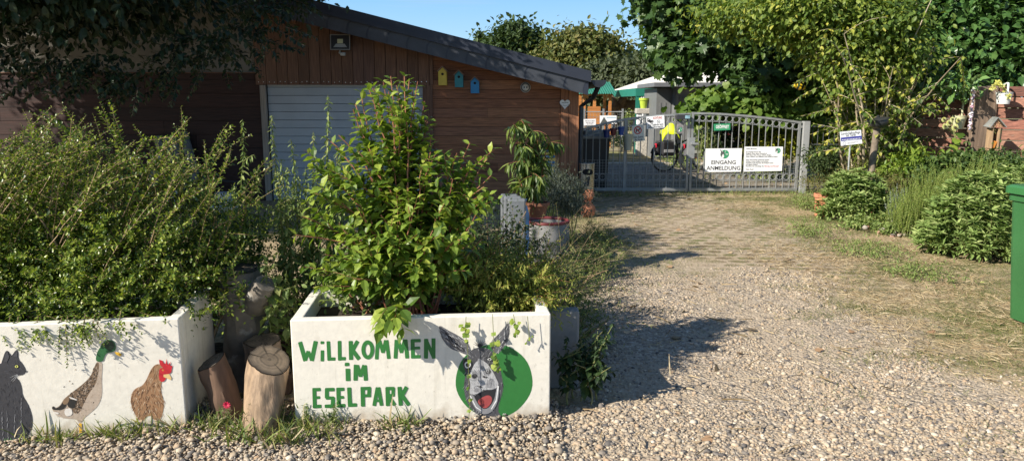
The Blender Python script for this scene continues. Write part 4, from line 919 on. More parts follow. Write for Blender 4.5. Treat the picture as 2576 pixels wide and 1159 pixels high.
# ------------- signs on the gate
WS=mat('sign_white',(.86,.87,.89),.4,3,.03); INK=mat('ink_dark',(.03,.03,.035),.6,5,0); REDI=mat('ink_red',(.55,.03,.03),.5,5,0); GRI=mat('ink_green',(.04,.30,.14),.5,5,.05)
def sign(label,c,Y,mtl=WS,th=.006,group=None,name='sign'):
    """c: four display corners tl,tr,br,bl"""
    pts=[P(x,y,Y) for x,y in c]; cx=sum((p for p in pts),Vector())/4
    t=thing(name,label,'sign',(cx.x,Y,min(p.z for p in pts)),group)
    q=MB(); q.prism([(p.x,Y,p.z) for p in pts],(0,th,0)); q.build('plate',mtl,t)
    return t,Face((pts[3].x,Y,0),(pts[3].x+1,Y,0)),pts
def emblem(t,F,cx,cz,r,sc=1):
    q=MB(); draw(q,F,[[(cx+r*math.cos(a),cz+r*math.sin(a)) for a in np.linspace(0,2*math.pi,28,endpoint=False)]],.002); q.build('emblem',GRI,t)
    q=MB(); 
    draw(q,F,[[(cx-r*1.15,cz+r*1.1),(cx-r*.95,cz+r*1.0),(cx-r*.55,cz+r*.55),(cx-.3*r,cz+.75*r),(cx-.1*r,cz+.4*r),(cx-.02*r,cz-.1*r),(cx-.2*r,cz-.6*r),(cx-.45*r,cz-.8*r),(cx-.75*r,cz-.65*r),(cx-.95*r,cz-.1*r),(cx-.85*r,cz+.45*r)]],.003); q.build('emblem_donkey',mat('emblem_grey',(.09,.10,.10),.5,5,0),t)
    q=MB(); draw(q,F,[smoothpoly([(cx-.35*r,cz+.15*r),(cx-.15*r,cz-.3*r),(cx-.1*r,cz-.75*r),(cx-.45*r,cz-.95*r),(cx-.75*r,cz-.75*r),(cx-.6*r,cz-.3*r)],1),stroke((cx+.05*r,cz+.35*r),(cx+.2*r,cz+.95*r),r*.12,r*.03),stroke((cx-.5*r,cz+.55*r),(cx-.75*r,cz+.95*r),r*.1,r*.03)],.004)
    draw(q,F,[stroke((cx+.2*r,cz+.08*r),(cx+.85*r,cz+.08*r),r*.09),stroke((cx+.35*r,cz-.15*r),(cx+.7*r,cz-.15*r),r*.08)],.004)
    q.build('emblem_muzzle',mat('emblem_white',(.8,.8,.8),.5,5,0),t)
YS=YG-.03
t,F,pt=sign('white entrance sign with large black words on the right gate leaf',((1775,374),(1867,373),(1864,432),(1773,433)),YS)
fs=lambda x,y:F.hit(x,y)
q=MB(); text(q,F,'EINGANG',F.hit(1820,413),.10,.0015,.014,fit=.44); text(q,F,'ANMELDUNG',F.hit(1819.5,427.5),.10,.0015,.014,fit=.61); q.build('lettering',INK,t)
c=F.hit(1823,388); emblem(t,F,c[0],c[1],.078)
t,F,pt=sign('white visitor notice with many lines of small print on the right gate leaf',((1873,369),(1970,369),(1967,430),(1871,432)),YS)
q=MB(); qr=MB(); L=['Lieber Besucher,','','du betrittst heute den','Eselpark Zons, einen Gnadenhof.','Hier leben Esel, Ponys, Schafe, Ziegen,','Enten, Hühner und vielleicht noch anderes Getier!','','Diese Tiere können Geräusche machen,','stinken, treten, beißen und picken.','Deshalb ist das Betreten des Eselpark Zons','auf eigene Gefahr!','Beachten Sie unbedingt die Hinweise vom Personal!','','Vielen Dank!']
for i,l in enumerate(L):
    if not l: continue
    p=F.hit(1877-i*.12,375.5+i*3.98); wd=[16,0,22,31,38,47,0,35,34,41,18,49,0,12][i]*.0121
    if i==11:
        text(q,F,l[:27],p,.028,.0015,.018,center=False,fit=wd*27/49); text(qr,F,l[27:],(p[0]+wd*28/49,p[1]),.028,.0015,.018,center=False,fit=wd*21/49)
    else: text(q,F,l,p,.028,.0015,.018,center=False,fit=wd)
q.build('lettering',INK,t); qr.build('red_lettering',REDI,t); c=F.hit(1957,379); emblem(t,F,c[0],c[1],.047)
t,F,pt=sign('small green sign with one white word on the bars of the right gate leaf',((1795.5,312),(1837,311),(1837,327),(1796,329)),YS-.01,GRI)
q=MB(); text(q,F,'GEÖFFNET',F.hit(1817,323),.08,.0015,.03,fit=.235); q.build('lettering',mat('emblem_white',(.8,.8,.8)),t)
t,F,pt=sign('white video surveillance warning sign on the left gate leaf',((1626,294),(1671,290),(1672,321),(1627,325)),YS)
q=MB(); text(q,F,'ACHTUNG',F.hit(1654,299.5),.06,.0015,.02,fit=.165,ang=.06); q.build('red_lettering',mat('ink_brick',(.55,.10,.07),.5,5,0),t)
q=MB(); text(q,F,'Das Gelände wird',F.hit(1649.5,316),.05,.0015,.015,fit=.265,ang=.07); text(q,F,'videoüberwacht!',F.hit(1649.5,321.5),.05,.0015,.015,fit=.27,ang=.07)
cx,cz=F.hit(1636,305); draw(q,F,[[(cx-.045,cz+.02),(cx+.05,cz+.012),(cx+.06,cz-.01),(cx+.0,cz-.028),(cx-.045,cz-.01)],stroke((cx-.045,cz+.045),(cx+.0,cz+.02),.012),stroke((cx-.05,cz-.015),(cx-.05,cz+.05),.01),stroke((cx+.0,cz-.02),(cx+.02,cz-.045),.012),stroke((cx+.01,cz-.045),(cx+.05,cz-.03),.01)],.0015)
cx,cz=F.hit(1656.5,306); q.torus(F.at((cx,cz),.001),.028,.0025,F.n,18,4); text(q,F,'24',(cx,cz-.012),.035,.0015,.01,fit=.03); q.build('lettering',INK,t)
t,F,pt=sign('pale sign forbidding dogs, red ring over a dog, wired to the left gate leaf',((1590,317),(1619,313),(1622,354),(1592,357)),YS-.01,mat('sign_ivory',(.66,.68,.62),.5,5,.06))
cx,cz=F.hit(1604.5,328); q=MB(); q.torus(F.at((cx,cz),.001),.062,.009,F.n,24,5); draw(q,F,[stroke((cx-.045,cz+.045),(cx+.045,cz-.045),.014)],.0045); q.build('prohibition_ring',REDI,t)
q=MB(); draw(q,F,[[(cx-.035,cz+.005),(cx-.03,cz+.02),(cx+.01,cz+.015),(cx+.03,cz+.035),(cx+.048,cz+.025),(cx+.03,cz+.01),(cx+.025,cz-.012),(cx+.028,cz-.04),(cx+.018,cz-.04),(cx+.008,cz-.012),(cx-.018,cz-.008),(cx-.022,cz-.04),(cx-.034,cz-.04)]],.0025)
text(q,F,'Kein Zutritt',F.hit(1606,347),.05,.0015,.02,fit=.175,ang=.06); text(q,F,'für Hunde',F.hit(1607,353.5),.05,.0015,.02,fit=.14,ang=.06); q.build('lettering',INK,t)
t,F,pt=sign('small photo poster with a green emblem hanging under the letter box',((1702,309),(1720,308),(1719,336),(1702,337)),YS,mat('poster_photo',[(.10,.10,.11),(.35,.33,.33)],.4,14,.7),name='poster')
c=F.hit(1711,326); emblem(t,F,c[0],c[1],.04)
# letter box
a=P(1698,288,YG); b=P(1735,300,YG); t=thing('letter_box','dark letter box fixed to the top rail where the leaves meet','letter box',((a.x+b.x)/2,YG,b.z))
q=MB(); q.box(a.x,b.x-.03,YG-.16,YG-.03,b.z,a.z,.006); q.build('body',mat('box_dark',(.04,.04,.045),.4,5,.1),t)
q=MB(); q.box(b.x-.12,b.x-.035,YG-.165,YG-.162,b.z+.015,a.z-.015); q.build('glass_panel',mat('box_blue',(.25,.42,.50),.2,20,.3),t)
# hanging pots
def pot(label,px,py0,py1,r,mtl,Y=YG-.12,name='hanging_pot',group='pots hung on the gate rail',soil=True,inner=None):
    a=P(px,py0,Y); b=P(px,py1,Y); t=thing(name,label,'pot',(a.x,Y,b.z),group); h=a.z-b.z
    q=MB(); q.lathe((a.x,Y,b.z),[(r*.68,0),(r*.95,h*.86),(r*1.06,h*.87),(r*1.06,h),(r*.98,h),(r*.95,h*.8)],20); q.build('body',mtl,t,True)
    q=MB(); q.lathe((a.x,Y,b.z),[(r*.94,h*.82),(.001,h*.84)],16); q.build('soil' if not inner else 'lining',inner or mat('potting_soil',(.035,.025,.017)),t)
    q=MB(); q.tube([(a.x,Y+r*.9,b.z+h*.9),(a.x,YG+.03,b.z+h*1.15),(a.x,YG+.035,b.z+h*.9)],.005,5); q.build('hook',GAL,t)
    return t
pot('dark blue pot, leftmost of those hung on the gate',1526,326,346,.065,mat('pot_blue',(.015,.035,.16),.4,8,.15))
pot('dark red pot between two blue ones on the gate',1543,323,341,.06,mat('pot_maroon',(.12,.02,.03),.4,8,.15))
pot('royal blue pot right of the dark red one on the gate',1563,319,340,.06,mat('pot_royal',(.02,.07,.30),.4,8,.15))
pot('cream bucket with blue lining hanging beside the no dogs sign',1581,338,378,.085,mat('pot_cream',(.42,.42,.33),.5,8,.1),inner=mat('pot_lining',(.03,.09,.30),.4,5,.1),name='hanging_bucket')
# wheelie bin behind the gate, dark
def wheelie(label,x,y,w,d,h,mb_,ml,rot=0,name='wheelie_bin',group=None):
    t=thing(name,label,'bin',(x,y,0),group)
    def T(q,nm,m_):
        o=q.build(nm,m_,t); o.rotation_euler[2]=rot; return o
    q=MB(); z0,z1=.03,h*.88
    def rr(wd,dp,z,r=.05):
        v=[]
        for sx,sy in ((1,1),(-1,1),(-1,-1),(1,-1)):
            for k in range(4):
                a=math.atan2(sy,sx)-math.pi/4+k*math.pi/6; v.append((x+sx*(wd/2-r)+r*math.cos(a),y+sy*(dp/2-r)+r*math.sin(a),z))
        return v
    secs=[rr(w*.86,d*.72,z0),rr(w*.90,d*.85,z0+.5*(z1-z0)),rr(w*.955,d*.93,z1-.06),rr(w*.955,d*.93,z1-.055),rr(w*1.0,d*.98,z1-.05),rr(w*1.0,d*.98,z1)]
    vs=sum(secs,[]); n=16; fs=[(i*n+j,i*n+(j+1)%n,(i+1)*n+(j+1)%n,(i+1)*n+j) for i in range(len(secs)-1) for j in range(n)]+[tuple(range(n))[::-1],tuple((len(secs)-1)*n+j for j in range(n))]
    q.add(vs,fs); T(q,'body',mb_)
    q=MB(); secs=[rr(w*1.06,d*1.06,z1+.004,.06),rr(w*1.06,d*1.06,z1+.05,.06),rr(w*1.0,d*1.0,z1+.065,.07),rr(w*.72,d*.75,z1+.07,.07),rr(w*.68,d*.7,h+.01,.07)]
    vs=sum(secs,[]); fs=[(i*n+j,i*n+(j+1)%n,(i+1)*n+(j+1)%n,(i+1)*n+j) for i in range(len(secs)-1) for j in range(n)]+[tuple(range(n))[::-1],tuple((len(secs)-1)*n+j for j in range(n))]
    q.add(vs,fs); T(q,'lid',ml)
    q=MB(); q.tube([(x-w*.4,y+d*.5,z1-.02),(x-w*.4,y+d*.64,z1-.02),(x+w*.4,y+d*.64,z1-.02),(x+w*.4,y+d*.5,z1-.02)],.014,8); T(q,'handle',mb_)
    for sx in (-1,1):
        q=MB(); q.lathe((x+sx*(w*.5-.09),y+d*.42,.10),[(.02,-.03),(.10,-.03),(.10,.03),(.02,.03)],20,(1,0,0)); T(q,'wheel',mat('rubber',(.02,.02,.02),.8,8,.1))
    return t
DK=mat('bin_black',(.022,.024,.026),.5,5,.2)
wheelie('black wheelie bin with pale lid standing behind the left end of the gate',P(1492,400,14.0).x,14.0,.58,.62,1.10,DK,mat('bin_lid_grey',(.26,.27,.26),.6,6,.2),0)
# the big green bin at the right edge
gb=P(2545,832,5.1); BG=mat('bin_green',(.038,.14,.045),.45,3,.12,None,.05,30,dirt=((.12,.17,.10),9,.68,(1,1,3)))
wheelie('large green wheelie bin cut by the right edge in front of the sage',gb.x+.45,5.2,.66,.62,1.11,BG,mat('bin_green_lid',(.045,.17,.055),.35,3,.06),R(-86))
# ash and litter bin
a=P(1480,412,12.2); b=G(1477,522); yb=b.y-.0; t=thing('litter_bin','stainless steel litter bin with oval opening and a man symbol beside the barn corner','litter bin',(b.x,12.0,0))
X0=P(1476,450,12.).x; zt=P(1476,412,12.).z
ST_=mat('brushed_steel',(.42,.41,.38),.25,3,.25,(8,8,.6),.03,metal=.9)
q=MB(); q.lathe((X0,12.,.03),[(.125,0),(.125,zt-.05),(.13,zt-.045),(.13,zt-.02),(.05,zt-.02)],28); q.build('body',ST_,t,True)
q=MB(); q.lathe((X0,12.,0),[(.11,0),(.11,.032)],20); q.build('base',mat('lamp_black',(.02,.02,.022)),t)
q=MB(); zc=P(1480,431,12.).z
q.prism([(X0+.0+u,11.845,zc+v_) for u,v_ in smoothpoly([(-.082,-.048),(.082,-.048),(.082,.048),(-.082,.048)],2)],(0,.06,0)); q.build('opening',mat('hole_black',(.01,.01,.01)),t)
q=MB(); FL=Face((X0-.5,12-.134,0),(X0+.5,12-.134,0)); zc=P(1480,458,12.).z
for pl in ([(.50,.11),(.535,.11),(.54,.05),(.53,.05),(.528,-.05),(.512,-.05),(.512,.0),(.508,.0),(.508,-.05),(.492,-.05),(.49,.05),(.482,.05)],[(.44,-.05),(.462,-.05),(.468,.0),(.432,.0)],stroke((.49,.09),(.455,.03),.012),stroke((.435,.045),(.46,.03),.012)):
    draw(q,FL,[[(x,zc+z) for x,z in pl]],.001)
draw(q,FL,[smoothpoly([(.507,zc+.125),(.527,zc+.125),(.527,zc+.148),(.507,zc+.148)],2)],.001); q.build('symbol',INK,t)

# ================================================= THE YARD BEHIND THE GATE
def wheel(t,c,r,ax):
    q=MB(); q.torus(c,r,.022,ax,32,8); q.build('tyre',mat('rubber',(.02,.02,.02)),t,True)
    q=MB(); q.torus(c,r-.03,.010,ax,28,5)
    d,a,b=frame(ax)
    for i in range(14):
        an=i/14*2*math.pi; q.tube([Vector(c),Vector(c)+(a*math.cos(an)+b*math.sin(an))*(r-.03)],.002,3)
    q.tube([Vector(c)-d*.05,Vector(c)+d*.05],.02,8); q.build('rim',mat('bike_alu',(.45,.45,.45),.35,5,.1,metal=.7),t)
def bike(label,X,Y,yaw,fr,bagc,vest=False):
    t=thing('bicycle',label,'bicycle',(X,Y,0),'bicycles parked behind the gate'); u=Vector((math.cos(yaw),math.sin(yaw),0)); n=Vector((-u.y,u.x,0)); o=Vector((X,Y,0))
    p=lambda a,h,s=0:o+u*a+n*s+Vector((0,0,h))
    wheel(t,p(0,.35),.34,n); wheel(t,p(1.08,.35),.34,n)
    q=MB(); q.tube([p(0,.35),p(.42,.28)],.012,6); q.tube([p(0,.35),p(.30,.75)],.010,6); q.tube([p(.42,.28),p(.26,.88)],.018,8); q.tube([p(.42,.28),p(.88,.78)],.024,8); q.tube([p(.32,.62),p(.86,.86)],.02,8); q.tube([p(1.08,.35),p(.98,.62),p(.86,.95)],.016,8)
    q.build('frame',fr,t,True)
    q=MB(); q.tube([p(.86,.95),p(.84,1.05)],.014,6); q.tube([p(.72,1.08,.28),p(.80,1.08,.14),p(.86,1.06),p(.80,1.08,-.14),p(.72,1.08,-.28)],.012,6); q.build('handlebar',mat('lamp_black',(.02,.02,.022)),t)
    q=MB(); q.sphere(p(.22,.93),.12,12,8,(1.1,.7,.35)); q.build('saddle',mat('lamp_black',(.02,.02,.022)),t,True)
    q=MB(); q.tube([p(-.22,.70,.06),p(.25,.74,.06)],.006,5); q.tube([p(-.22,.70,-.06),p(.25,.74,-.06)],.006,5); q.tube([p(0,.36,.07),p(-.05,.70,.06)],.006,5); q.build('carrier',mat('bike_alu',(.45,.45,.45)),t)
    M=Matrix((u,n,Vector((0,0,1)))).transposed()
    for sd in (-1,1):
        q=MB(); q.obox(p(.0,.55,sd*.14),(.32,.13,.34),M,.03); b_=q.build('pannier_bag',bagc,t)
        q=MB(); q.obox(p(-.01,.50,sd*.215),(.26,.01,.07),M,.004); q.build('grey_panel',mat('bag_grey',(.45,.45,.46),.6,8,.1),b_)
    q=MB(); q.obox(p(-.24,.62),(.03,.08,.10),M,.01); q.build('rear_light',mat('tail_red',(.5,.02,.04),.3,5,.05),t)
    q=MB(); pts=[p(-.0+.375*math.cos(a),.35+.375*math.sin(a)) for a in np.linspace(.2,2.9,12)]; q.tube(pts,.018,6); q.build('mudguard',mat('lamp_black',(.02,.02,.022)),t)
    q=MB(); q.lathe(p(.42,.28)-n*.05,[(.02,0),(.09,.0),(.09,.012)],16,n); q.tube([p(.42,.28,-.08),p(.50,.14,-.08)],.01,5); q.tube([p(.42,.28,.08),p(.34,.42,.08)],.01,5); q.build('crank',mat('bike_alu',(.45,.45,.45)),t)
    return t,p
BAG=mat('bag_black',(.02,.02,.024),.6,8,.2)
a=G(1672,430); t,p=bike('black bicycle with black pannier bags and a bright yellow vest on its saddle',a.x-.05,17.6,R(18),mat('frame_dark',(.03,.03,.035),.3,5,.1),BAG)
q=MB(); c=p(.12,.98)
import bmesh
vs=[];n1_=12
for i in range(n1_):
    for j in range(n1_):
        u_,v_=i/(n1_-1)-.5,j/(n1_-1)-.5; vs.append(c+Vector((u_*.42,v_*.34,.10-abs(u_)**1.5*.45-max(0,-v_)*.35+.05*math.sin(9*u_+4*v_)+.04*math.sin(11*v_+3*u_))))
q.add(vs,[(i*n1_+j,(i+1)*n1_+j,(i+1)*n1_+j+1,i*n1_+j+1) for i in range(n1_-1) for j in range(n1_-1)])
v=q.build('safety_vest',mat('hi_vis',(.62,.75,.02),.6,8,.1),None,True,origin=c,label='crumpled yellow safety vest lying over the saddle of the left bicycle',cat='vest')
md=v.modifiers.new('s','SOLIDIFY'); md.thickness=.012
a=G(1750,440); bike('dark red bicycle with grey pannier bags half behind the entrance sign',a.x+.05,17.3,R(14),mat('frame_red',(.25,.02,.03),.3,5,.1),mat('bag_greyblack',(.12,.12,.13),.6,8,.2))
# shed
Ys=21.5; x0,x1=P(1650,300,Ys).x,P(1775,300,Ys).x; zt=P(1700,218,Ys).z
t=thing('garden_shed','dark grey ribbed metal shed with flat roof beside the party tent','shed',((x0+x1)/2,Ys,0))
SH=mat('shed_grey',[(.13,.135,.135),(.17,.175,.175)],.6,4,.12)
xm=P(1692,300,Ys).x
q=MB(); q.box(x0,xm,Ys,Ys+2,0,zt-.05)
for x in np.arange(x0+.08,xm-.04,.14): q.t=.9; q.box(x,x+.05,Ys-.012,Ys-.001,.05,zt-.45)
q.build('front_wall',SH,t)
q=MB()
for x in np.arange(xm+.12,x1+1.2,.125): q.t=random.random(); q.box(x,x+.112,Ys-.02,Ys+.01,0,P(1700,245,Ys).z)
q.build('board_wall',SH,t)
q=MB(); q.box(xm+.12,x1+1.2,Ys+.03,Ys+2,0,zt-.05); q.build('back_panel',mat('shed_light',(.26,.265,.265),.6,4,.1),t)
q=MB(); q.tube([(xm+.05,Ys-.05,0),(xm+.05,Ys-.05,zt-.02)],.09,14); q.build('post',SH,t,True)
q=MB(); zr0=P(1633,217,Ys-.6).z; q.box(x0-.20,x1+1.2,Ys-.6,Ys+2.2,zt-.02,zt+.1,.01); q.build('roof',mat('shed_roof',(.15,.155,.165),.5,4,.1),t)
# party tent
Yt=24.; x0=P(1600,240,Yt).x; x1=P(1657,240,Yt).x; z0=P(1600,242,Yt).z; z1=P(1600,222,Yt).z; pk=P(1800,140,Yt+3); xr=pk.x*2-x0
t=thing('party_tent','big party tent with off white pyramid roof and green valance','tent',(pk.x,Yt+2,0))
q=MB(); c4=[(x0,Yt,z1),(xr,Yt,z1),(xr,Yt+6,z1),(x0,Yt+6,z1)]; top_=(pk.x,Yt+3,pk.z)
q.add(c4+[top_],[(0,1,4),(1,2,4),(2,3,4),(3,0,4)]); q.build('roof',mat('tent_white',(.72,.69,.60),.8,2,.05),t)
GT=mat('tent_green',(.01,.17,.12),.7,3,.12)
q=MB(); q.box(x0,xr,Yt-.01,Yt+.01,z0,z1-.002); q.box(x0-.012,x0+.01,Yt+.012,Yt+6,z0,z1-.002); q.build('valance',GT,t)
q=MB(); q.box(x0,x0+.13,Yt-.0+.012,Yt+.06,0,z0-.002); q.build('green_side_cloth',GT,t)
for xx in (x0+.18,x1-.16):
    q=MB(); 
    for k in range(5): q.tube([(xx+k*.035,Yt+.03+.02*(k%2),z0-.01),(xx+k*.03,Yt+.03,.2)],.022,6)
    q.build('white_curtain',mat('tent_cloth',(.70,.71,.72),.8,3,.08),t)
# stone pillar with lime pot
Yp=22.6; a=P(1601,297,Yp); b=P(1652,297,Yp)
t=thing('stone_column','tall rough grey stone portal with a square opening','stone column',((a.x+b.x)/2,Yp,0))
GRN=mat('rough_granite',(.42,.39,.34),.9,26,.4,None,.5)
q=MB(); zt=P(1620,273,Yp).z; q.box(a.x+.0,b.x,Yp,Yp+.35,zt-.16,zt,.02); q.box(b.x-.20,b.x-.002,Yp+.0,Yp+.35,0,zt-.162,.01); q.box(a.x+.05,b.x-.202,Yp+.02,Yp+.34,0,P(1620,345,Yp).z,.01); q.build('stone',GRN,t)
q=MB(); q.box(a.x+.05,a.x+.16,Yp+.04,Yp+.3,P(1620,344,Yp).z,zt-.162); q.build('white_jamb',mat('tent_cloth',(.70,.71,.72)),t)
a=P(1621,272,Yp); h=P(1621,246,Yp).z-a.z
t=thing('flower_pot','lime green flower pot standing on the grey stone portal','pot',(a.x,Yp+.15,zt))
q=MB(); q.lathe((a.x,Yp+.15,zt+.002),[(.09,0),(.125,h*.78),(.145,h*.78),(.145,h),(.13,h),(.125,h*.85)],20); q.build('body',mat('pot_lime',(.42,.55,.06),.4,8,.08),t,True)
q=MB(); q.lathe((a.x,Yp+.15,zt+.002),[(.125,h*.86),(.001,h*.9)],16); q.build('soil',mat('potting_soil',(.035,.025,.017)),t)
# playhouse
Yh=27.; OR=mat('orange_wood',[(.42,.16,.04),(.55,.24,.07)],.7,3,.25,(1,1,12))
xa_,xb_=P(1466,260,Yh).x,P(1538,260,Yh).x; zt=P(1500,235,Yh).z; zp=P(1500,205,Yh).z
t=thing('playhouse','orange wooden playhouse with a green corrugated roof behind the barn corner','playhouse',((xa_+xb_)/2,Yh+.8,0))
q=MB(); n=34
for side in (0,1):
    vs=[]
    for i in range(n+1):
        x=xa_-.25+(xb_-xa_+.4)*i/n; dz=.018*(1 if i%2 else -1)
        vs+=[(x+.02,Yh-.25 if side==0 else Yh+1.9,zt+dz-.02),(x-.10,Yh+.82,zp+dz)]
    q.add(vs,[(2*i,2*i+2,2*i+3,2*i+1) for i in range(n)])
q.build('roof',mat('roof_green',(.03,.17,.12),.45,2,.15,dirt=((.6,.6,.58),5,.70)),t)
for x,y in ((xa_+.05,Yh),(xb_-.05,Yh),(xa_+.05,Yh+1.6),(xb_-.05,Yh+1.6),(xa_+.42,Yh+.0)):
    q=MB(); q.t=random.random(); q.box(x-.05,x+.05,y-.05,y+.05,0,zt+.05); q.build('post',OR,t)
q=MB(); 
for k in range(7): q.t=random.random(); q.box(P(1478,280,Yh).x,P(1510,280,Yh).x,Yh-.09,Yh-.052,P(1490,291,Yh).z+k*.09-.3,P(1490,291,Yh).z+k*.09-.215)
q.build('front_boards',OR,t)
q=MB(); q.box(xa_-.05,xb_+.05,Yh-.07,Yh-.03,zt-.08,zt+.03)
for sx in (1,-1):
    xx=xa_+.05 if sx==1 else xb_-.05; q.obox((xx+sx*.12,Yh-.02,zt-.16),(.32,.05,.07),Matrix.Rotation(sx*R(45),3,'Y'))
q.build('eave_beam',OR,t)
# stick fence and logs beyond
def wire_fence(label,Y,px0,px1,pyt,h,npost,seed):
    a=P(px0,pyt,Y); b=P(px1,pyt,Y); t=thing('wire_fence',label,'fence',((a.x+b.x)/2,Y,0))
    W=mat('thin_wire',(.35,.36,.35)); q=MB()
    for z in np.linspace(.08,a.z,9): q.box(a.x,b.x,Y-.003,Y+.003,z-.004,z+.004)
    for x in np.arange(a.x,b.x,.10): q.box(x-.003,x+.003,Y+.004,Y+.008,.05,a.z)
    q.build('wire_mesh',W,t)
    for i in range(npost):
        x=a.x+(b.x-a.x)*(i+.3)/npost; q=MB(); q.box(x-.03,x+.03,Y-.05,Y-.005,0,a.z+.12); q.build('post',GAL,t)
    q=MB(); q.tube([(a.x,Y-.01,a.z+.02),(b.x,Y-.01,a.z+.02)],.016,6); q.build('top_rail',mat('light_galvanised',(.42,.43,.43)),t)
wire_fence('galvanised wire mesh fence in front of the orange playhouse',24.6,1455,1600,283,1.1,3,1)
wire_fence('distant pale railing of the paddock behind the dead branch',38.,1450,1660,262,1.1,6,2)
def trunkq(q,pts,r): q.tube(pts,r,8)
t=thing('dead_branch','twisted dark dead tree trunk lying across the paddock','dead wood',G(1570,330).to_tuple())
Yd=29.; q=MB(); 
trunkq(q,[P(1508,286,Yd),P(1540,272,Yd),P(1565,262,Yd+.2),P(1590,262,Yd+.3),P(1605,255,Yd+.5)],[.10,.17,.20,.15,.06]); trunkq(q,[P(1560,262,Yd),P(1572,240,Yd),P(1598,228,Yd),P(1604,215,Yd)],[.16,.13,.10,.05]); trunkq(q,[P(1548,268,Yd),P(1545,250,Yd),P(1538,236,Yd)],[.10,.07,.03])
for px in (1552,1566,1580,1592): trunkq(q,[P(px,265,Yd),P(px+U(-4,4),292,Yd-.1)],[.07,.04])
q.build('wood',mat('dead_wood',(.11,.075,.05),.9,5,.4,None,.5),t,True)
# signs in the yard
t,F,pt=sign('small white notice with faint print on the fence by the playhouse',((1468,300),(1499,299),(1499,315),(1469,316)),23.8,WS,.01)
q=MB()
for i in range(3):
    p0=F.hit(1472+i*2,304.5+i*4); p1=F.hit(1496-i*2,304.3+i*4); x=p0[0]
    while x<p1[0]: w_=U(.02,.07); draw(q,F,[stroke((x,p0[1]),(min(x+w_,p1[0]),p0[1]),.024)],.002); x+=w_+.015
q.build('print',mat('print_grey',(.25,.22,.22),.6,5,0),t)
t,F,pt=sign('white banner with a dark horse head hanging on the yard fence',((1509,291),(1551,291),(1551,312),(1509,313)),23.6,WS,.01,name='banner')
cx,cz=F.hit(1520,303); q=MB(); draw(q,F,[[(cx-.14,cz-.12),(cx-.08,cz-.02),(cx-.04,cz+.05),(cx-.03,cz+.11),(cx-.01,cz+.06),(cx+.02,cz+.11),(cx+.03,cz+.04),(cx+.09,cz-.03),(cx+.13,cz-.12)]],.002); q.build('horse_head',mat('emblem_grey',(.09,.10,.10)),t)
q=MB(); a_=F.hit(1526,296); b_=F.hit(1549,296); draw(q,F,[stroke(a_,b_,.03)],.002); q.build('print',mat('print_blue',(.35,.5,.6),.6,5,0),t)
# red slatted bench, white leaning post
Yr=17.6; a=P(1836,357,Yr); b=P(1868,357,Yr)
t=thing('garden_chair','red and white slatted garden chair behind the bars of the right gate leaf','chair',((a.x+b.x)/2,Yr,0))
q=MB(); h0=P(1850,357,Yr).z
for k in range(6):
    q=MB(); q.obox(((a.x+b.x)/2-.01*k,Yr+.0+.03*k,h0+.05+k*.052),(b.x-a.x-.025*k,.02,.038),None,.004)
    q.build('back_slat',mat('slat_red',(.45,.03,.03),.5,8,.15) if k%3 else mat('slat_white',(.6,.58,.52),.6,8,.1),t)
q=MB(); q.box(a.x,b.x,Yr-.42,Yr-.02,h0-.06,h0-.02,.005); q.build('seat',mat('slat_red',(.45,.03,.03)),t)
for x in (a.x+.03,b.x-.03):
    for y in (Yr-.38,Yr-.03):
        q=MB(); q.box(x-.02,x+.02,y-.02,y+.02,0,h0-.062); q.build('leg',mat('slat_red',(.45,.03,.03)),t)
t=thing('leaning_tree','pale bare stem leaning behind the gate next to the red chair','tree trunk',(P(1868,400,18.).x,18.,0))
q=MB(); q.tube([P(1862,420,18.),P(1868,355,18.),P(1880,318,18.),P(1884,300,18.2)],[.07,.06,.05,.045],10); q.build('trunk',mat('pale_bark',(.20,.16,.12),.9,9,.5,None,.6),t,True)
# ================================================= PLANTS
STEM=mat('stem_red',[(.22,.075,.04),(.34,.15,.08)],.7,20,.25)
STEMG=mat('stem_green',[(.12,.16,.04),(.22,.20,.08)],.7,20,.2)
BARKD=mat('tree_bark',(.13,.10,.075),.9,6,.4,(1,1,.4),.5)
def tubes(q,ss,r0,r1=.25,n=4):
    for s_ in ss: m_=len(s_); q.t=random.random(); q.tube(s_,[r0*(1-(1-r1)*i/(m_-1)) for i in range(m_)],n,False)
# ---- honeysuckle bush over the animal box
L_BOX=leafmat('small_glossy_leaf',[(.025,.055,.010),(.065,.115,.018),(.13,.20,.028),(.24,.31,.045),(.38,.42,.08)],.36,.28,spec=.5)
hb=thing('honeysuckle_bush','big dark bush of tiny glossy leaves with long arching shoots over the animal box','bush',(-2.1,4.1,0))
f=Fol(); stems=[]
def hcull(p):
    return ~((p[:,1]<3.57)&(p[:,2]<.62)) & (p[:,2]>.05)
E=[(-2.2,4.35,.74,.65,.75,.38),(-3.0,4.4,.84,.9,.8,.44),(-1.92,4.50,.68,.32,.6,.38),(-2.5,4.0,.72,.85,.36,.28),(-3.6,4.3,.9,.8,.8,.62),(-2.5,3.78,.62,1.1,.20,.14)]
cc=crown(f,E,1500,0,.02,.1)
tw=[]
for c in cc:
    if c[1]<3.6 and c[2]<.62: continue
    d=Vector((U(.1,1),U(-.7,.1),U(.0,.8))); s_=shoot(c,d,U(.16,.36),5,-.35,.10); tw.append(s_)
    along(f,s_,.0125,.029,60,.02,.1,True,.25,.35)
crown(f,[(e[0],e[1],e[2]-.08,e[3],e[4],e[5]*.8) for e in E],2000,22,.023,.09,.2,.3,cull=lambda p:hcull(p))
def target(p0,px,py,Y,sag=.10,n=12):
    a=Vector(p0); b=P(px,py,Y); mid=[]
    for i in range(n+1):
        k=i/n; p=a.lerp(b,k); p.z+=sag*math.sin(math.pi*k)+U(-.004,.004); p.x+=U(-.004,.004); mid.append(p)
    return mid
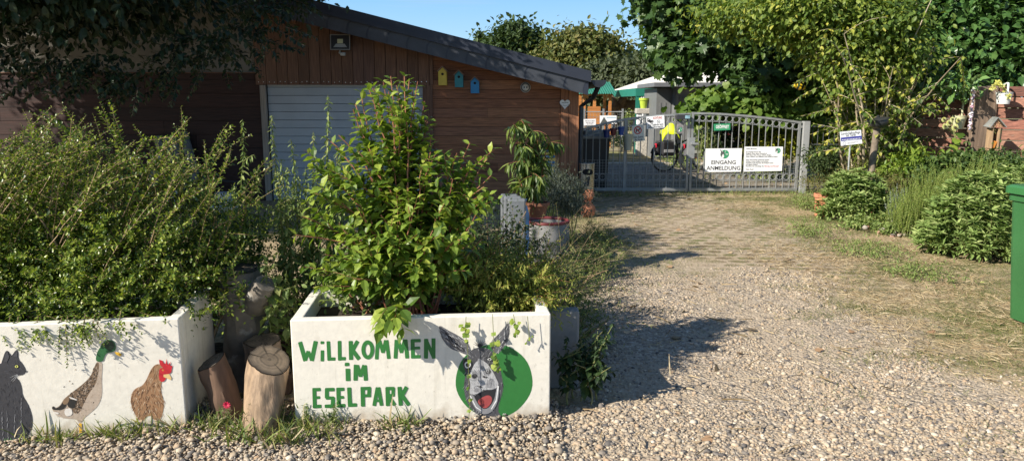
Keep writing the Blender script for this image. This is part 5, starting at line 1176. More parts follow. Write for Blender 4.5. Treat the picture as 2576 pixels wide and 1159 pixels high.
HS=[((-2.3,4.3,1.1),100,278,4.2),((-2.3,4.2,1.1),180,335,4.1),((-2.2,4.3,1.1),238,268,4.3),((-2.15,4.2,1.1),272,250,4.2),((-1.95,4.2,1.05),350,352,4.1),((-1.95,4.2,1.05),408,366,4.1),
 ((-1.95,4.3,1.0),466,292,4.2),((-1.9,4.2,.95),586,318,4.2),((-1.85,4.2,.92),588,332,4.3),((-1.8,4.2,.9),545,398,4.1),((-1.75,4.1,.9),596,400,4.1),((-1.7,4.2,.86),676,398,4.2),((-1.6,4.2,.8),652,462,4.2),
 ((-1.6,4.2,.78),640,488,4.2),((-1.65,4.1,.8),640,520,4.1),((-2.6,4.3,1.2),35,355,4.2),((-2.7,4.3,1.2),10,380,4.2),((-2.4,4.3,1.2),140,312,4.1),((-2.2,4.2,1.1),232,345,4.1),((-1.6,4.0,.6),590,660,3.9),((-1.5,3.95,.5),600,735,3.85),((-1.6,3.9,.5),575,780,3.75),
 ((-2.0,4.2,1.0),420,420,4.1),((-1.9,4.1,1.0),470,440,4.1),((-2.1,4.2,1.0),300,370,4.1),((-2.5,4.2,1.1),60,330,4.1),((-1.7,4.0,.8),560,560,4.0),((-1.65,4.0,.75),610,600,4.0)]
HS0=list(HS)
ENV=[(0,360),(100,300),(170,345),(240,300),(300,385),(350,365),(470,330),(560,400),(600,470)]
for _ in range(105):
    px=U(0,560); e=float(np.interp(px,[v[0] for v in ENV],[v[1] for v in ENV])); py=e+abs(random.gauss(30,90)); Y=U(3.75,4.4)
    b=P(px,py,Y); HS.append(((min(b.x-U(.15,.55),-1.7),Y+U(-.1,.15),max(.5,b.z-U(.25,.5))),px,py,Y))
for p0,px,py,Y in HS:
    s_=target(p0,px,py,Y,U(.03,.11)); stems.append(s_); along(f,s_,.0175,.042 if (p0,px,py,Y) in HS0 else .033,62,.12,.05,True,.12,.45)
    for k in (4,5,7,8):
        if random.random()<.6:
            d=(s_[k+1]-s_[k]).normalized()+Vector((U(-.5,.5),U(-.3,.3),U(-.2,.4))); c=shoot(s_[k],d,U(.10,.26),5,-.1,.08); stems.append(c); along(f,c,.015,.024,60,.05,.05,True,.15,.5)
for px,py,px2,py2 in ((20,822,8,852),(150,828,148,905),(165,826,170,925),(182,828,180,868),(235,815,262,872),(300,812,318,838),(210,820,228,850),(245,815,276,865),(90,825,92,848),(40,826,30,840)):   # sprigs hanging over the rim
    a=P(px,py,3.45); b=P(px2,py2,3.40); a.y=b.y=G(250,1098).y-.04; a=P(px,py,a.y); b=P(px2,py2,b.y-.02); top0=a+Vector((-.02,.12,.06)); s_=[top0,a.lerp(top0,.3)+Vector((0,0,.03)),a,a.lerp(b,.35),a.lerp(b,.7),b]; stems.append(s_); along(f,s_,.013,.024,62,.05,.1,True,.15,.5)
    if py2-py<45: 
        for _ in range(5): c=shoot(a+Vector((U(-.05,.05),U(-.02,.02),U(0,.03))),(U(-.3,1),-.3,-.6),U(.06,.14),4,-.4,.1); along(f,c,.012,.022)
f.build('foliage',T_BOX,L_BOX,hb)
q=MB(); tubes(q,stems,.0028); tubes(q,tw,.0014,.4,3)
for _ in range(16): q.tube(shoot((U(-3.2,-1.7),U(3.9,4.3),.3),(U(-.4,.6),U(-.3,.3),1),U(.5,.9),6,0,.1),[.012,.010,.009,.008,.007,.006,.004],5,False)
q.build('stems',mat('stem_tan',[(.20,.13,.07),(.32,.22,.11)],.7,20,.2),hb)
# ---- mock orange in the donkey box
L_PH=leafmat('fresh_green_leaf',[(.07,.13,.02),(.12,.20,.03),(.19,.28,.04),(.27,.36,.055),(.37,.43,.08)],.42,.36,spec=.4)
base=P(1040,796,3.98)
ph_=thing('mock_orange','tall leafy green shrub with many upright red brown shoots in the donkey box','shrub',(base.x,3.98,.45))
f=Fol(); stems=[]; lat=[]
TG=[(1000,215,4.12),(975,230,4.0),(940,222,4.1),(1020,235,4.1),(1040,225,4.1),(895,262,4.1),(1065,255,4.1),(985,270,3.95),(1015,186,4.0),(985,192,4.05),(965,205,4.1),(925,215,4.0),(1030,200,4.1),(905,232,4.15),(1048,205,4.0),(1075,300,4.1),(885,275,4.0),(850,340,4.0),(1085,345,4.0),(1110,372,4.1),(1185,360,4.1),(820,345,4.2),(1150,385,4.0),(940,250,4.2),
 (1225,395,4.1),(1250,372,4.1),(1236,440,4.0),(1215,470,3.9),(1180,430,4.0),(1140,450,3.9),(1245,500,3.9),(1200,540,3.8),(780,480,3.9),(760,545,3.9),(740,590,3.85),(860,420,3.95),(840,500,3.85),(900,380,3.9),(1000,300,3.95),(1060,420,3.9),(980,400,3.9),(1120,500,3.8),(900,520,3.8),(960,540,3.75),(1030,520,3.75),(1090,580,3.7),(870,620,3.7),(820,640,3.75),(1160,600,3.7),
 (1005,600,3.75),(930,640,3.75),(1060,650,3.75),(1110,690,3.75),(890,700,3.75),(985,700,3.74),(1150,680,3.78),(1000,240,4.05),(955,300,4.05),(1040,260,4.1),(905,330,4.1),(1100,440,4.05),(1165,420,4.05),(1200,410,4.15),(1060,330,4.15),(930,430,4.0),(1010,450,3.95),(800,420,4.1),(830,450,4.0),(770,560,4.0),(1210,600,4.0),(1180,660,3.95),(800,690,3.9),(840,720,3.85),(850,560,3.8),(1190,480,3.95)]
for i,(px,py,Y) in enumerate(TG):
    b=P(px,py,Y); a=Vector((base.x+U(-.10,.10),3.98+U(-.1,.1),.45)); n=12; s_=[]
    for k in range(n+1):
        u=k/n; p=a.lerp(b,u); h=(b-a).length; out=Vector((b.x-a.x,b.y-a.y,0)); p.z+=.12*h*math.sin(math.pi*u)*(1 if out.length>.35 else .2); p-=out*.10*math.sin(math.pi*u); p+=Vector((U(-.008,.008),U(-.008,.008),0)); s_.append(p)
    stems.append(s_); L=(b-a).length; big=py>480
    along(f,s_,.040 if not big else .046,.094 if not big else .106,52 if not big else 65,.22 if not big else .35,.22 if not big else .5,True,.16,.42)
    for k in range(4,n-1):
        if random.random()<(.22 if py<300 else .5):
            d=(s_[k+1]-s_[k]).normalized()*1.1+Vector((U(-1,1),U(-1,.6),U(-.1,.5)))*.7; c=shoot(s_[k],d,U(.12,.26),5,-.2,.06); lat.append(c); along(f,c,.036,.082,50,.15,.25,True,.16,.4)
for px,py in ((985,800),(1000,795),(1020,800)):   # leaves lolling over the rim
    a=P(px,py-25,3.62); c=[a,a+Vector((U(-.02,.02),-.07,.02)),a+Vector((U(-.06,.02),-.14,-.02)),a+Vector((U(-.08,.02),-.17,-.06))]; lat.append(c); along(f,c,.03,.095,60,.1,.7,True,.2,.2)
f.build('foliage',T_OVAL,L_PH,ph_)
q=MB(); tubes(q,stems,.0070,.35,5); tubes(q,lat,.0024)
for _ in range(26): a=Vector((base.x+U(-.13,.13),3.98+U(-.12,.12),.45)); q.tube(shoot(a,(U(-.3,.3),U(-.25,.2),1),U(.3,.6),5,0,.05),[.0055,.005,.0045,.004,.0035,.003],5,False)
q.build('stems',STEM,ph_)
# ---- tall nettles left of and behind it
L_NET=leafmat('nettle_leaf',[(.10,.15,.04),(.16,.23,.06),(.24,.31,.09),(.36,.38,.13)],.6,.3)
def nettle(label,pxs,Y,sz=.055,sp=.045,m_=L_NET,name='nettle',group=None,wob=.03,stem=STEMG,z0=.2,T=T_SAGE,drp=.9,br=.4):
    bx=np.mean([p[0] for p in pxs]); b0=P(bx,800,Y); t=thing(name,label,'plant',(b0.x,Y,z0),group); f=Fol(); ss=[]
    for px,py in pxs:
        b=P(px,py,Y+U(-.1,.1)); a=Vector((b0.x+(b.x-b0.x)*.45+U(-.06,.06),Y+U(-.06,.06),z0)); n=10; s_=[]
        for k in range(n+1):
            u=k/n; p=a.lerp(b,u); p.x+=(b.x-a.x)*(-.12)*math.sin(math.pi*u)+U(-.006,.006); s_.append(p)
        ss.append(s_); along(f,s_,sp,sz,75,.25,drp,True,.25,.6); along(f,s_,sp*.5,sz*.42,80,.45,drp*1.2,True,.5,.3)
        for k in range(3,9):
            if random.random()<br: c=shoot(s_[k],(U(-1,1),U(-.6,.6),.7),U(.08,.2),4,-.3,.08); ss.append(c); along(f,c,sp*.7,sz*.7,65,.1,drp,True,.25,.5)
    f.build('foliage',T,m_,t); q=MB(); tubes(q,ss,.0055); q.build('stems',stem,t); return t
nettle('tall pale nettle with drooping leaves in front of the door frame, leftmost nettle',((612,300),(650,420)),4.6,.085,.030,group='nettles in front of the roller door')
nettle('nettle arching left in front of the left half of the roller door',((682,290),(720,420),(742,460)),4.7,.085,.030,group='nettles in front of the roller door')
nettle('tallest nettle leaning left beside the mock orange top',((824,238),(850,380)),4.6,.09,.030,group='nettles in front of the roller door')
nettle('thicket of low nettles left of the mock orange',((700,470),(735,455),(770,420),(800,400),(815,390),(760,500),(790,480),(715,560),(840,430),(705,400),(730,350),(790,330),(860,360),(700,430),(750,440)),4.5,.08,.032,group='nettles in front of the roller door')
nettle('young nettle with broad toothed leaves between birch trunk and donkey box',((690,655),(720,680),(665,640),(745,700)),4.1,.10,.06,group='nettles in front of the roller door',z0=.1,T=T_OVAL)
# ---- mixed greenery in the box and beside it
L_MIX=leafmat('feathery_leaf',[(.035,.065,.018),(.07,.115,.028),(.12,.17,.04),(.22,.25,.07),(.30,.30,.10)],.6,.3)
def bushy(name,label,ells,ncl,per,sz,T,m_,sp=.05,stems=0,loc=None,group=None,cat='plant',stemm=STEMG,outw=.6,droop=.3,shell=.3,cull=None,sprig=0,sl=(.06,.16),ssz=None,slope=.6):
    e0=ells[0]; loc=loc or (e0[0],e0[1],0); t=thing(name,label,cat,loc,group); f=Fol(); q=MB()
    if per: cc=crown(f,ells,ncl,per,sz,sp,droop,shell,outw=outw,cull=cull)
    if sprig:
        g=Fol(); c2=crown(g,ells,sprig,0,sz,sp,droop,shell,cull=cull)
        for c in c2:
            o=Vector(c)-Vector(ells[0][:3]); o.normalize(); s_=shoot(c,o*.6+Vector((U(-.6,.6),U(-.8,.3),U(.0,1)*slope)),U(*sl),5,-.15,.08); tubes(q,[s_],max(.0016,sz*.04)); along(f,s_,(ssz or sz)*.42,ssz or sz,55,.05,droop*.5,True,.2,.45)
    for _ in range(stems):
        e=random.choice(ells); a=Vector((e[0]+U(-.3,.3)*e[3],e[1]+U(-.3,.3)*e[4],loc[2])); b=Vector((e[0]+U(-.8,.8)*e[3],e[1]+U(-.8,.8)*e[4],e[2]+U(.2,.9)*e[5])); q.tube([a,a.lerp(b,.5)+Vector((U(-.03,.03),U(-.03,.03),.02)),b],[.006,.005,.003],4,False)
    f.build('foliage',T,m_,t)
    if q.v: q.build('stems',stemm,t)
    return t
bushy('box_plants','low mixed dark greenery filling the left half of the donkey box','p' and [(-.78,4.02,.56,.22,.16,.09),(-.55,4.1,.62,.25,.2,.14),(-.9,4.15,.66,.25,.25,.16)],110,14,.035,T_OVAL,L_NET,.05,14,(-.75,4.05,.45),stemm=STEM)
e1=P(1240,745,4.0); e2=P(1340,770,3.95); e3=P(1200,700,4.1); e4=P(1300,700,4.2)
bushy('trailing_weed','yellow green feathery weed spilling over the right half of the donkey box','' or [(e1.x,4.06,e1.z,.22,.20,.13),(e2.x,4.06,e2.z,.17,.18,.10),(e3.x,4.1,e3.z,.2,.25,.16),(e4.x,4.2,e4.z,.25,.25,.15)],380,14,.036,T_SAGE,leafmat('yellow_green_leaf',[(.11,.15,.025),(.20,.24,.04),(.34,.36,.07),(.48,.44,.12)],.6,.38),.06,16,(e1.x,4.0,.45),stemm=STEM,sprig=320,sl=(.08,.24),ssz=.036)
d1=P(1200,600,4.9); d2=P(1300,640,5.0); d3=P(1130,640,4.7)
bushy('wild_bush','dark untidy herb thicket behind the right end of the donkey box','' or [(d1.x,4.9,.55,.45,.4,.45),(d2.x,5.0,.42,.35,.45,.40),(d3.x,4.7,.6,.5,.4,.4)],420,22,.026,T_OVAL,leafmat('dark_herb_leaf',[(.018,.035,.012),(.035,.06,.018),(.06,.095,.025),(.12,.15,.05)],.6,.25),.09,30,(d1.x,4.9,0),stemm=mat('dry_stem',[(.20,.13,.07),(.40,.30,.17)],.8,10,.2),sprig=160,ssz=.03,sl=(.1,.3))
d0=P(650,620,4.7)
bushy('wild_bush','dark weeds growing between the birch trunk and the barn','' or [(d0.x+.05,5.2,.28,.3,.3,.28),(d0.x+.55,5.1,.38,.4,.35,.36),(d0.x+1.1,5.1,.5,.5,.3,.42)],330,20,.028,T_OVAL,leafmat('dark_herb_leaf',[]) if 'dark_herb_leaf' in MATS else L_NET,.1,24,(d0.x,4.9,0),sprig=150,ssz=.032,sl=(.1,.3),stemm=STEM)
bushy('verge_weeds','tangled low weeds spilling onto the drive in front of the round tub','' or [(.35,5.6,.16,.35,.5,.22),(.55,6.4,.14,.35,.5,.22),(.80,7.2,.12,.3,.5,.18),(.45,4.9,.12,.25,.3,.18),(1.0,8.4,.08,.25,.6,.12)],330,16,.035,T_SAGE,L_MIX,.09,40,(.5,6.0,0),sprig=220,ssz=.035,sl=(.08,.28),stemm=mat('dry_stem',[(.20,.13,.07),(.40,.30,.17)]),cull=lambda p:p[:,2]>.005)
bushy('verge_weeds','ragged low weeds along the foot of the herb bed','' or [(3.75,9.2,.06,.3,.6,.12),(3.9,8.0,.05,.35,.5,.10),(3.9,6.9,.05,.3,.4,.09),(4.6,11.4,.10,.3,.5,.16)],240,14,.04,T_SAGE,L_NET,.10,14,(3.85,8.5,0),sprig=110,ssz=.035,sl=(.06,.2),cull=lambda p:p[:,2]>.005)
# dry stalks and grasses right of the box
f=Fol(); q=MB(); t=thing('wild_grass','long dry grass stalks arching right from behind the donkey box','grass',(P(1400,650,5.2).x,5.2,0))
for _ in range(46):
    x0=U(.0,.45); y0=U(4.4,6.2); s_=shoot((x0,y0,.05),(U(-.1,.9),U(-.3,.3),1),U(.35,.95),9,-1.2,.06); tubes(q,[s_],.0022)
    if random.random()<.5: along(f,s_,.03,.035,40,.7,.2,True,.3,.3)
for _ in range(30):
    x0=P(1260,700,4.4).x+U(-.1,.3); s_=shoot((x0,U(4.2,4.6),.4),(U(.2,1.3),U(-.3,.3),.8),U(.3,.75),8,-.6,.06); tubes(q,[s_],.0022); along(f,s_,.03,.03,45,.4,.2,True,.3,.3)
f.build('seed_heads',T_LANCE,L_MIX,t); q.build('stalks',mat('dry_stem',[(.20,.13,.07),(.40,.30,.17)]),t)
# sprigs of ground ivy hanging down the donkey face
t=thing('hanging_vine','thin vine with round yellow green leaves hanging down over the donkey painting','vine',F1.at(F1.hit(1300,800),.02))
f=Fol(); q=MB()
for pl,ls in (([(1172,790),(1170,830),(1176,870),(1178,920),(1180,975),(1182,1010),(1178,1050)],[(1165,822,.040),(1176,828,.045),(1170,840,.05),(1160,815,.03),(1178,812,.05),(1172,852,.035),(1180,905,.034),(1178,938,.034),(1176,972,.022),(1182,1030,.03),(1184,1000,.026)]),
    ([(1238,785),(1240,830),(1242,880),(1246,925)],[(1240,838,.035),(1248,858,.055),(1236,862,.04),(1244,885,.035),(1240,895,.045),(1248,905,.045),(1242,918,.045),(1250,912,.04),(1252,925,.03)]),
    ([(1290,785),(1294,805),(1298,830),(1300,842)],[(1290,805,.045),(1298,815,.045),(1300,828,.04),(1294,838,.03),(1304,806,.03)]),([(1325,790),(1330,840),(1322,855)],[(1330,850,.02),(1322,860,.018),(1335,845,.015)])):
    pts=[F1.at(F1.hit(*p),.035) for p in pl]; q.tube(pts,.0016,4,False)
    for x,y,s_ in ls:
        for _ in range(2): p=F1.at(F1.hit(x+U(-2,2),y-4+U(-3,3)),.035); f.add([tuple(p)],norm(np.array([[U(-.6,.6),U(-.5,-.1),U(-1,-.2)]])),[U(-.3,.3),-1,.6],s_*.55)
f.build('leaves',T_VINE,L_PH,t); q.build('tendrils',STEMG,t)
# nettle right of the box, its shade put into darker leaf colours
nettle('dark nettle drooping over the gravel by the grey angle stone',((1425,845),(1460,850),(1500,838),(1525,850),(1400,880),(1475,880)),3.85,.085,.045,leafmat('shaded_nettle',[(.015,.035,.012),(.03,.06,.018),(.045,.08,.02)],.6,.25),z0=.02,T=T_OVAL,drp=.8,br=.7)
# flowers at the foot of the logs
FLG=leafmat('fine_green',[(.07,.12,.03),(.13,.19,.05),(.21,.26,.08)],.6,.3)
def feather(label,px,py0,py1,Yoff=0,flower=None,n=7,spread=.05,name='meadow_flower'):
    b=G(px,py0); Y=b.y; top_=P(px,py1,Y); h=top_.z; t=thing(name,label,'plant',(b.x,Y,0),None); f=Fol(); q=MB(); 
    for i in range(n):
        s_=shoot((b.x+U(-.01,.01),Y+U(-.02,.02),0),(U(-.5,.5)*spread*8,U(-.4,.2),1),h*U(.75,1.0) if i else h,6,-.1,.05); tubes(q,[s_],.0013)
        along(f,s_,.016,.038,50,.2,-.1,True,.35,.4)
    f.build('foliage',T_LANCE,FLG,t); q.build('stems',STEMG,t)
    if flower:
        g=Fol(); c=P(px,py1,Y-.01)
        for k in range(10):
            a=k/10*6.28; d=np.array([math.cos(a),-.35,math.sin(a)]); g.add([tuple(c)],d[None],[0,-1,.3],.022)
        g.build('blossom',T_OVAL,flower,t)
RF=leafmat('petal_red',[(.45,.01,.05),(.6,.02,.08)],.6,.2,(1,.3,.3)); WF=leafmat('petal_white',[(.8,.8,.78),(.85,.85,.82)],.6,.2,(1,1,1))
feather('feathery plant with one crimson blossom in front of the dark logs',571,1075,1017,flower=RF,n=5)
feather('feathery plant with one white blossom in front of the pale log',640,1088,998,flower=WF,n=8)
feather('tall feathery weed by the left edge of the welcome lettering',775,1078,1000,n=5,spread=.04,name='feathery_weed')
feather('feathery weed with spreading blades under the lettering',832,1082,1010,n=8,spread=.09,name='feathery_weed')
feather('green feathery tuft between the pale log and the donkey box',705,1082,1008,n=7,spread=.05,name='feathery_weed')
feather('low feathery tuft at the foot of the brown leaning log',545,1090,1040,n=8,spread=.08,name='feathery_weed')
# ================================================= TREES
def tree(name,label,ells,trunk,ncl,per,size,T,m_,sp=.3,bark=BARKD,group=None,limbs=14,r=.18,cat='tree',shell=.55,cull=None,droop=.35,outw=.6):
    b=Vector(trunk); t=thing(name,label,cat,b,group); f=Fol(); cc=crown(f,ells,ncl,per,size,sp,droop,shell,cull=cull,outw=outw)
    f.build('crown',T,m_,t); q=MB(); e=ells[0]; tp=Vector((e[0],e[1],e[2]))
    q.tube([b+Vector((0,0,-.1)),b.lerp(tp,.4)+Vector((U(-.1,.1)*r*5,0,0)),tp],[r*1.15,r*.8,r*.4],10)
    for i in range(limbs):
        c=Vector(cc[int(U(0,len(cc)-1))]); s0=b.lerp(tp,U(.35,.95)); mid=s0.lerp(c,.5)+Vector((0,0,U(-.1,.25)*(c-s0).length)); q.tube([s0,mid,c],[r*.35,r*.2,r*.06],6,False)
    q.build('trunk',bark,t,True); return t
# the big tree on the left whose crown hangs over barn and forecourt
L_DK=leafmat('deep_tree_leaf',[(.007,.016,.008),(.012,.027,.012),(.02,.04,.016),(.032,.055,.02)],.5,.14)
ES=[(-6.4,8.6,4.3,2.4,1.9,1.8),(-4.6,9.2,4.0,1.7,1.4,1.3),(-8.6,8.2,5.0,2.4,2.2,2.4),(-7.8,9.0,5.8,2.2,2.0,1.4),(-9.0,10.2,4.4,2.2,1.9,2.2),(-3.0,9.9,3.7,.85,.9,.65),(-5.3,8.2,3.1,1.5,.9,.8),(-7.0,7.9,2.9,1.4,.9,1.0),(-7.6,10.6,5.0,2.4,1.4,2.0),(-3.1,10.7,3.9,.95,.8,.7),(-11.5,6.8,6.5,2.8,2.4,2.6),(-5.4,9.9,3.1,2.0,.8,.75),(-8.2,9.6,3.1,2.0,.9,.9),(-5.2,5.3,3.95,1.7,1.0,.8),(-7.4,7.2,5.2,2.0,1.6,1.6),(-4.6,8.0,3.0,1.2,.6,.45)]  # includes unseen crown lobes added and shaped to shade wall, forecourt and leaves
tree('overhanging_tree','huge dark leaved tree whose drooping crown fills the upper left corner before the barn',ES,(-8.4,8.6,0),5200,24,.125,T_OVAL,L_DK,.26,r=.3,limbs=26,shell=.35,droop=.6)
# trailing ends hanging before the pale render panel
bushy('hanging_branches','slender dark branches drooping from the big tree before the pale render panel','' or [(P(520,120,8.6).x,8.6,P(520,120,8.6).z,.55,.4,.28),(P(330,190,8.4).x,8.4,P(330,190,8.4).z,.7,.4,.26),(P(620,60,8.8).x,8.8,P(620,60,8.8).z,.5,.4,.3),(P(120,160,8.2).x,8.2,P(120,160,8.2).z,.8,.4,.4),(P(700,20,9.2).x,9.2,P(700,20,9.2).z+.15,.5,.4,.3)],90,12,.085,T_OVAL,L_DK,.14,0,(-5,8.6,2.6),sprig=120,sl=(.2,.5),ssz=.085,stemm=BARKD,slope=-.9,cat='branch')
# ---- distant trees
def far(name,label,px,py,Y,rx,rz,m_,ncl=500,per=16,size=.5,T=T_OVAL,extra=(),group='trees beyond the paddock',sp=.6,shell=.6):
    c=P(px,py,Y); s_=Y/1860.; ells=[(c.x,Y,c.z,rx*s_,rx*s_*.8,rz*s_)]
    for dx,dy,r1,r2 in extra: k=P(px+dx,py+dy,Y); ells.append((k.x,Y+U(-.5,.5),k.z,r1*s_,r1*s_*.8,r2*s_))
    return tree(name,label,ells,(c.x,Y,0),ncl,per,size,T,m_,sp,group=group,r=.25,limbs=8,shell=shell)
LA=leafmat('far_green',[(.022,.045,.016),(.05,.085,.026),(.085,.13,.035)],.6,.25)
LB=leafmat('far_olive',[(.04,.06,.02),(.09,.12,.035),(.17,.18,.05),(.24,.20,.07)],.6,.25)
LC=leafmat('far_grey',[(.035,.05,.022),(.075,.095,.045),(.13,.15,.08)],.6,.25)
far('broadleaf_tree','dark green pointed crown, left of the two big trees beyond the roof',1300,135,48,46,52,LA,900,18,.36,extra=((-22,-20,24,34),(24,10,30,50),(0,-38,26,30),(-28,30,26,45)))
far('broadleaf_tree','broad rounded walnut tree with olive brown tinges, largest beyond the roof',1462,150,42,70,56,LB,1700,18,.30,extra=((-45,15,38,42),(42,5,42,48),(5,-25,48,38),(-60,50,32,45),(60,45,30,40)))
far('conifer','small dark conifer tip just showing above the roof edge',1209,112,60,9,22,LA,60,20,.35,extra=((0,12,13,15),(0,-16,5,12)),sp=.25)
far('orchard_tree','grey green orchard tree with a fine crown right of the walnut',1545,200,33,52,34,LC,800,16,.26,extra=((-35,20,35,34),(40,12,34,30)),sp=.4)
far('orchard_tree','grey green orchard tree above the tent corner',1640,195,31,45,34,LC,700,16,.24,extra=((30,-8,30,28),(-20,25,36,26)),sp=.4)
far('broadleaf_tree','dark green tree peeping out left of the maple crown',1632,165,52,26,26,LA,360,16,.5,extra=((30,20,26,30),(-10,30,30,20)))
far('broadleaf_tree','olive shrubby tree behind the white tent roof',1700,195,36,50,30,LB,600,16,.28,extra=((40,-25,50,40),(90,-20,60,60)),sp=.4)
bushy('hedge','low hedge along the far side of the paddock','' or [(P(x,262,44).x,44,1.0,3.0,1.5,1.6) for x in range(1440,2000,70)],700,16,.3,T_OVAL,LA,.45,0,(P(1600,262,44).x,44,0),cat='hedge')
# ---- maple behind the gate
L_MA=leafmat('maple_leaf',[(.03,.065,.02),(.05,.10,.028),(.08,.145,.04),(.13,.20,.06)],.42,.28,spec=.45)
def E3(px,py,Y,rx,ry,rz): c=P(px,py,Y); s_=Y/1860.; return (c.x,Y,c.z,rx*s_,ry,rz*s_)
tree('maple','large dark green maple with lobed leaves behind the gate',[E3(1860,50,16.5,170,1.5,80),E3(1710,45,15.8,60,1.0,65),E3(1665,-10,15.6,55,.8,40),E3(1775,120,15.4,65,.9,50),E3(1910,140,15.2,100,1.0,60),E3(2030,110,15.5,140,1.2,110),E3(1700,120,15.6,36,.6,42),E3(1960,-40,16.5,250,1.6,80),E3(1900,195,15.0,50,.6,25),E3(1705,165,15.5,28,.5,22)],
   (P(1960,300,16.5).x,16.5,0),1500,15,.185,T_MAPLE,L_MA,.24,r=.2,limbs=26,shell=.35,droop=.7)
# ---- vine over the gate
L_VI=leafmat('vine_leaf',[(.055,.11,.02),(.10,.18,.03),(.16,.25,.045),(.26,.32,.07)],.5,.4)
bushy('grape_vine','light green grape vine thicket hanging behind the right gate leaf','' or [E3(1790,252,15.0,45,.5,28),E3(1880,255,15.0,70,.5,42),E3(1960,262,14.8,70,.5,45),E3(2050,270,14.7,70,.5,55),E3(2110,300,14.6,45,.4,50),E3(1770,280,15.2,35,.4,20)],420,15,.135,T_VINE,L_VI,.16,20,(P(1950,300,15).x,15.,0),cat='vine',droop=.8,shell=.3)
# dense dark growth behind vine and sign
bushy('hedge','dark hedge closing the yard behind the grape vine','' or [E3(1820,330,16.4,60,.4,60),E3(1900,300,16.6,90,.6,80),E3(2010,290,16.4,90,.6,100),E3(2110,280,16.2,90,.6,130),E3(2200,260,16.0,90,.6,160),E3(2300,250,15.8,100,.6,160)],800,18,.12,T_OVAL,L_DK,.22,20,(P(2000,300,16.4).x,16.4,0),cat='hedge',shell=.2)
# yellow green shrub behind the gate
bushy('golden_shrub','bright yellow green shrub behind the right half of the gate','' or [E3(1960,365,15.2,55,.5,42),E3(1915,380,15.4,40,.4,30),E3(1990,345,15.2,30,.4,25),E3(1930,355,15.3,40,.4,25)],260,16,.085,T_OVAL,leafmat('golden_leaf',[(.12,.17,.02),(.26,.30,.03),(.45,.45,.04),(.55,.50,.06)],.5,.35),.14,12,(P(1950,420,15.2).x,15.2,0),cat='shrub')
bushy('garden_shrub','mid green shrub with loose leaves behind the green opening sign','' or [E3(1790,350,17.,45,.5,35),E3(1850,400,16.5,55,.5,25),E3(1720,400,18.6,35,.4,30),E3(1930,430,15.6,60,.5,22)],260,14,.075,T_OVAL,L_NET,.14,12,(P(1800,420,17).x,17,0),cat='shrub')
bushy('garden_shrub','dark little shrubs along the far kerb of the paved yard','' or [E3(1700,395,20.5,40,.4,14),E3(1560,350,21,45,.5,12),E3(1590,290,24.5,18,.3,14)],90,14,.07,T_OVAL,L_NET,.12,8,(P(1700,395,20.5).x,20.5,0),cat='shrub')
# ---- many-stemmed shrub right of the gate
SY=11.6; s0=P(2192,425,SY)
t=thing('tall_shrub','tall many stemmed shrub with loose yellow green leaves behind the tilted white sign','shrub',(s0.x,SY,0),None); f=Fol(); st=[]
PB=mat('shrub_bark',[(.22,.17,.11),(.36,.29,.20),(.48,.41,.30)],.85,12,.3,(1,1,.3),.3)
for i in range(48):
    a=Vector((s0.x+U(-.28,.28),SY+U(-.25,.25),.0)); d=(U(-.30,.24),U(-.25,.25),1); s_=shoot(a,d,U(1.5,3.6),12,.0,.10); st.append((s_,U(.010,.026)))
q=MB()
for s_,r_ in st: q.t=random.random(); q.tube(s_,[r_*(1-.75*i/12) for i in range(13)],6,False)
for s_,r_ in st:
    for k in range(5,13):
        if random.random()<.75:
            c=shoot(s_[k],(U(-1,1),U(-1,.6),U(-.3,.5)),U(.25,.7),6,-.5,.08); q.t=random.random(); q.tube(c,[.006*(1-.1*j) for j in range(7)],4,False); along(f,c,.06,.10,50,.1,.4,True,.25,.3)
L_YG=leafmat('loose_yellow_leaf',[(.045,.085,.018),(.09,.15,.028),(.15,.22,.04),(.27,.33,.06),(.52,.48,.09)],.5,.38)
E_=[E3(2060,30,11.8,150,.8,80),E3(2200,60,11.6,120,.8,110),E3(2130,130,11.7,100,.7,80),E3(1990,60,12.4,110,.7,60),E3(1860,40,13.2,120,.6,50),E3(2250,130,11.5,60,.6,80),E3(2060,10,12,200,.8,60),E3(2150,200,11.6,60,.5,40),E3(2170,215,11.6,30,.4,25)]
crown(f,E_,1750,15,.10,.17,.45,.3); f.build('crown',T_OVAL,L_YG,t); q.build('trunks',PB,t,True)
# stump with the black pot
sp_=P(2206,320,10.9); t=thing('tree_stump','pale rough stem cut off at chest height holding the black pot','tree stump',(sp_.x,10.9,0))
q=MB(); q.tube([(sp_.x-.06,10.9,0),(sp_.x-.03,10.9,.6),(sp_.x,10.9,P(2206,321,10.9).z)],[.07,.055,.045],12); q.build('trunk',mat('pale_bark',(.50,.45,.36)),t,True)
a=P(2212,318,10.85); h=P(2212,292,10.85).z-a.z; t=thing('iron_pot','black iron pot with lid sitting tilted on the pale stump','pot',(a.x,10.85,a.z))
ax=Vector((-.18,0,1)).normalized(); q=MB(); q.lathe((a.x,10.85,a.z-.02),[(.06,0),(.11,.03),(.135,h*.5),(.13,h*.72),(.145,h*.76)],24,ax); q.build('body',mat('cast_iron',(.035,.037,.04),.35,6,.2),t,True)
q=MB(); q.lathe((a.x,10.85,a.z-.02),[(.15,h*.77),(.15,h*.84),(.08,h*1.0),(.0,h*1.03)],24,ax); q.lathe(Vector((a.x,10.85,a.z-.02))+ax*(h*1.03),[(.02,0),(.025,.02),(.01,.03)],10,ax); q.build('lid',mat('cast_iron',(.035,.037,.04)),t,True)
q=MB(); q.torus((a.x-.15,10.85,a.z+h*.55),.03,.008,(0,1,0),12,5); q.build('handle',mat('cast_iron',(.035,.037,.04)),t)
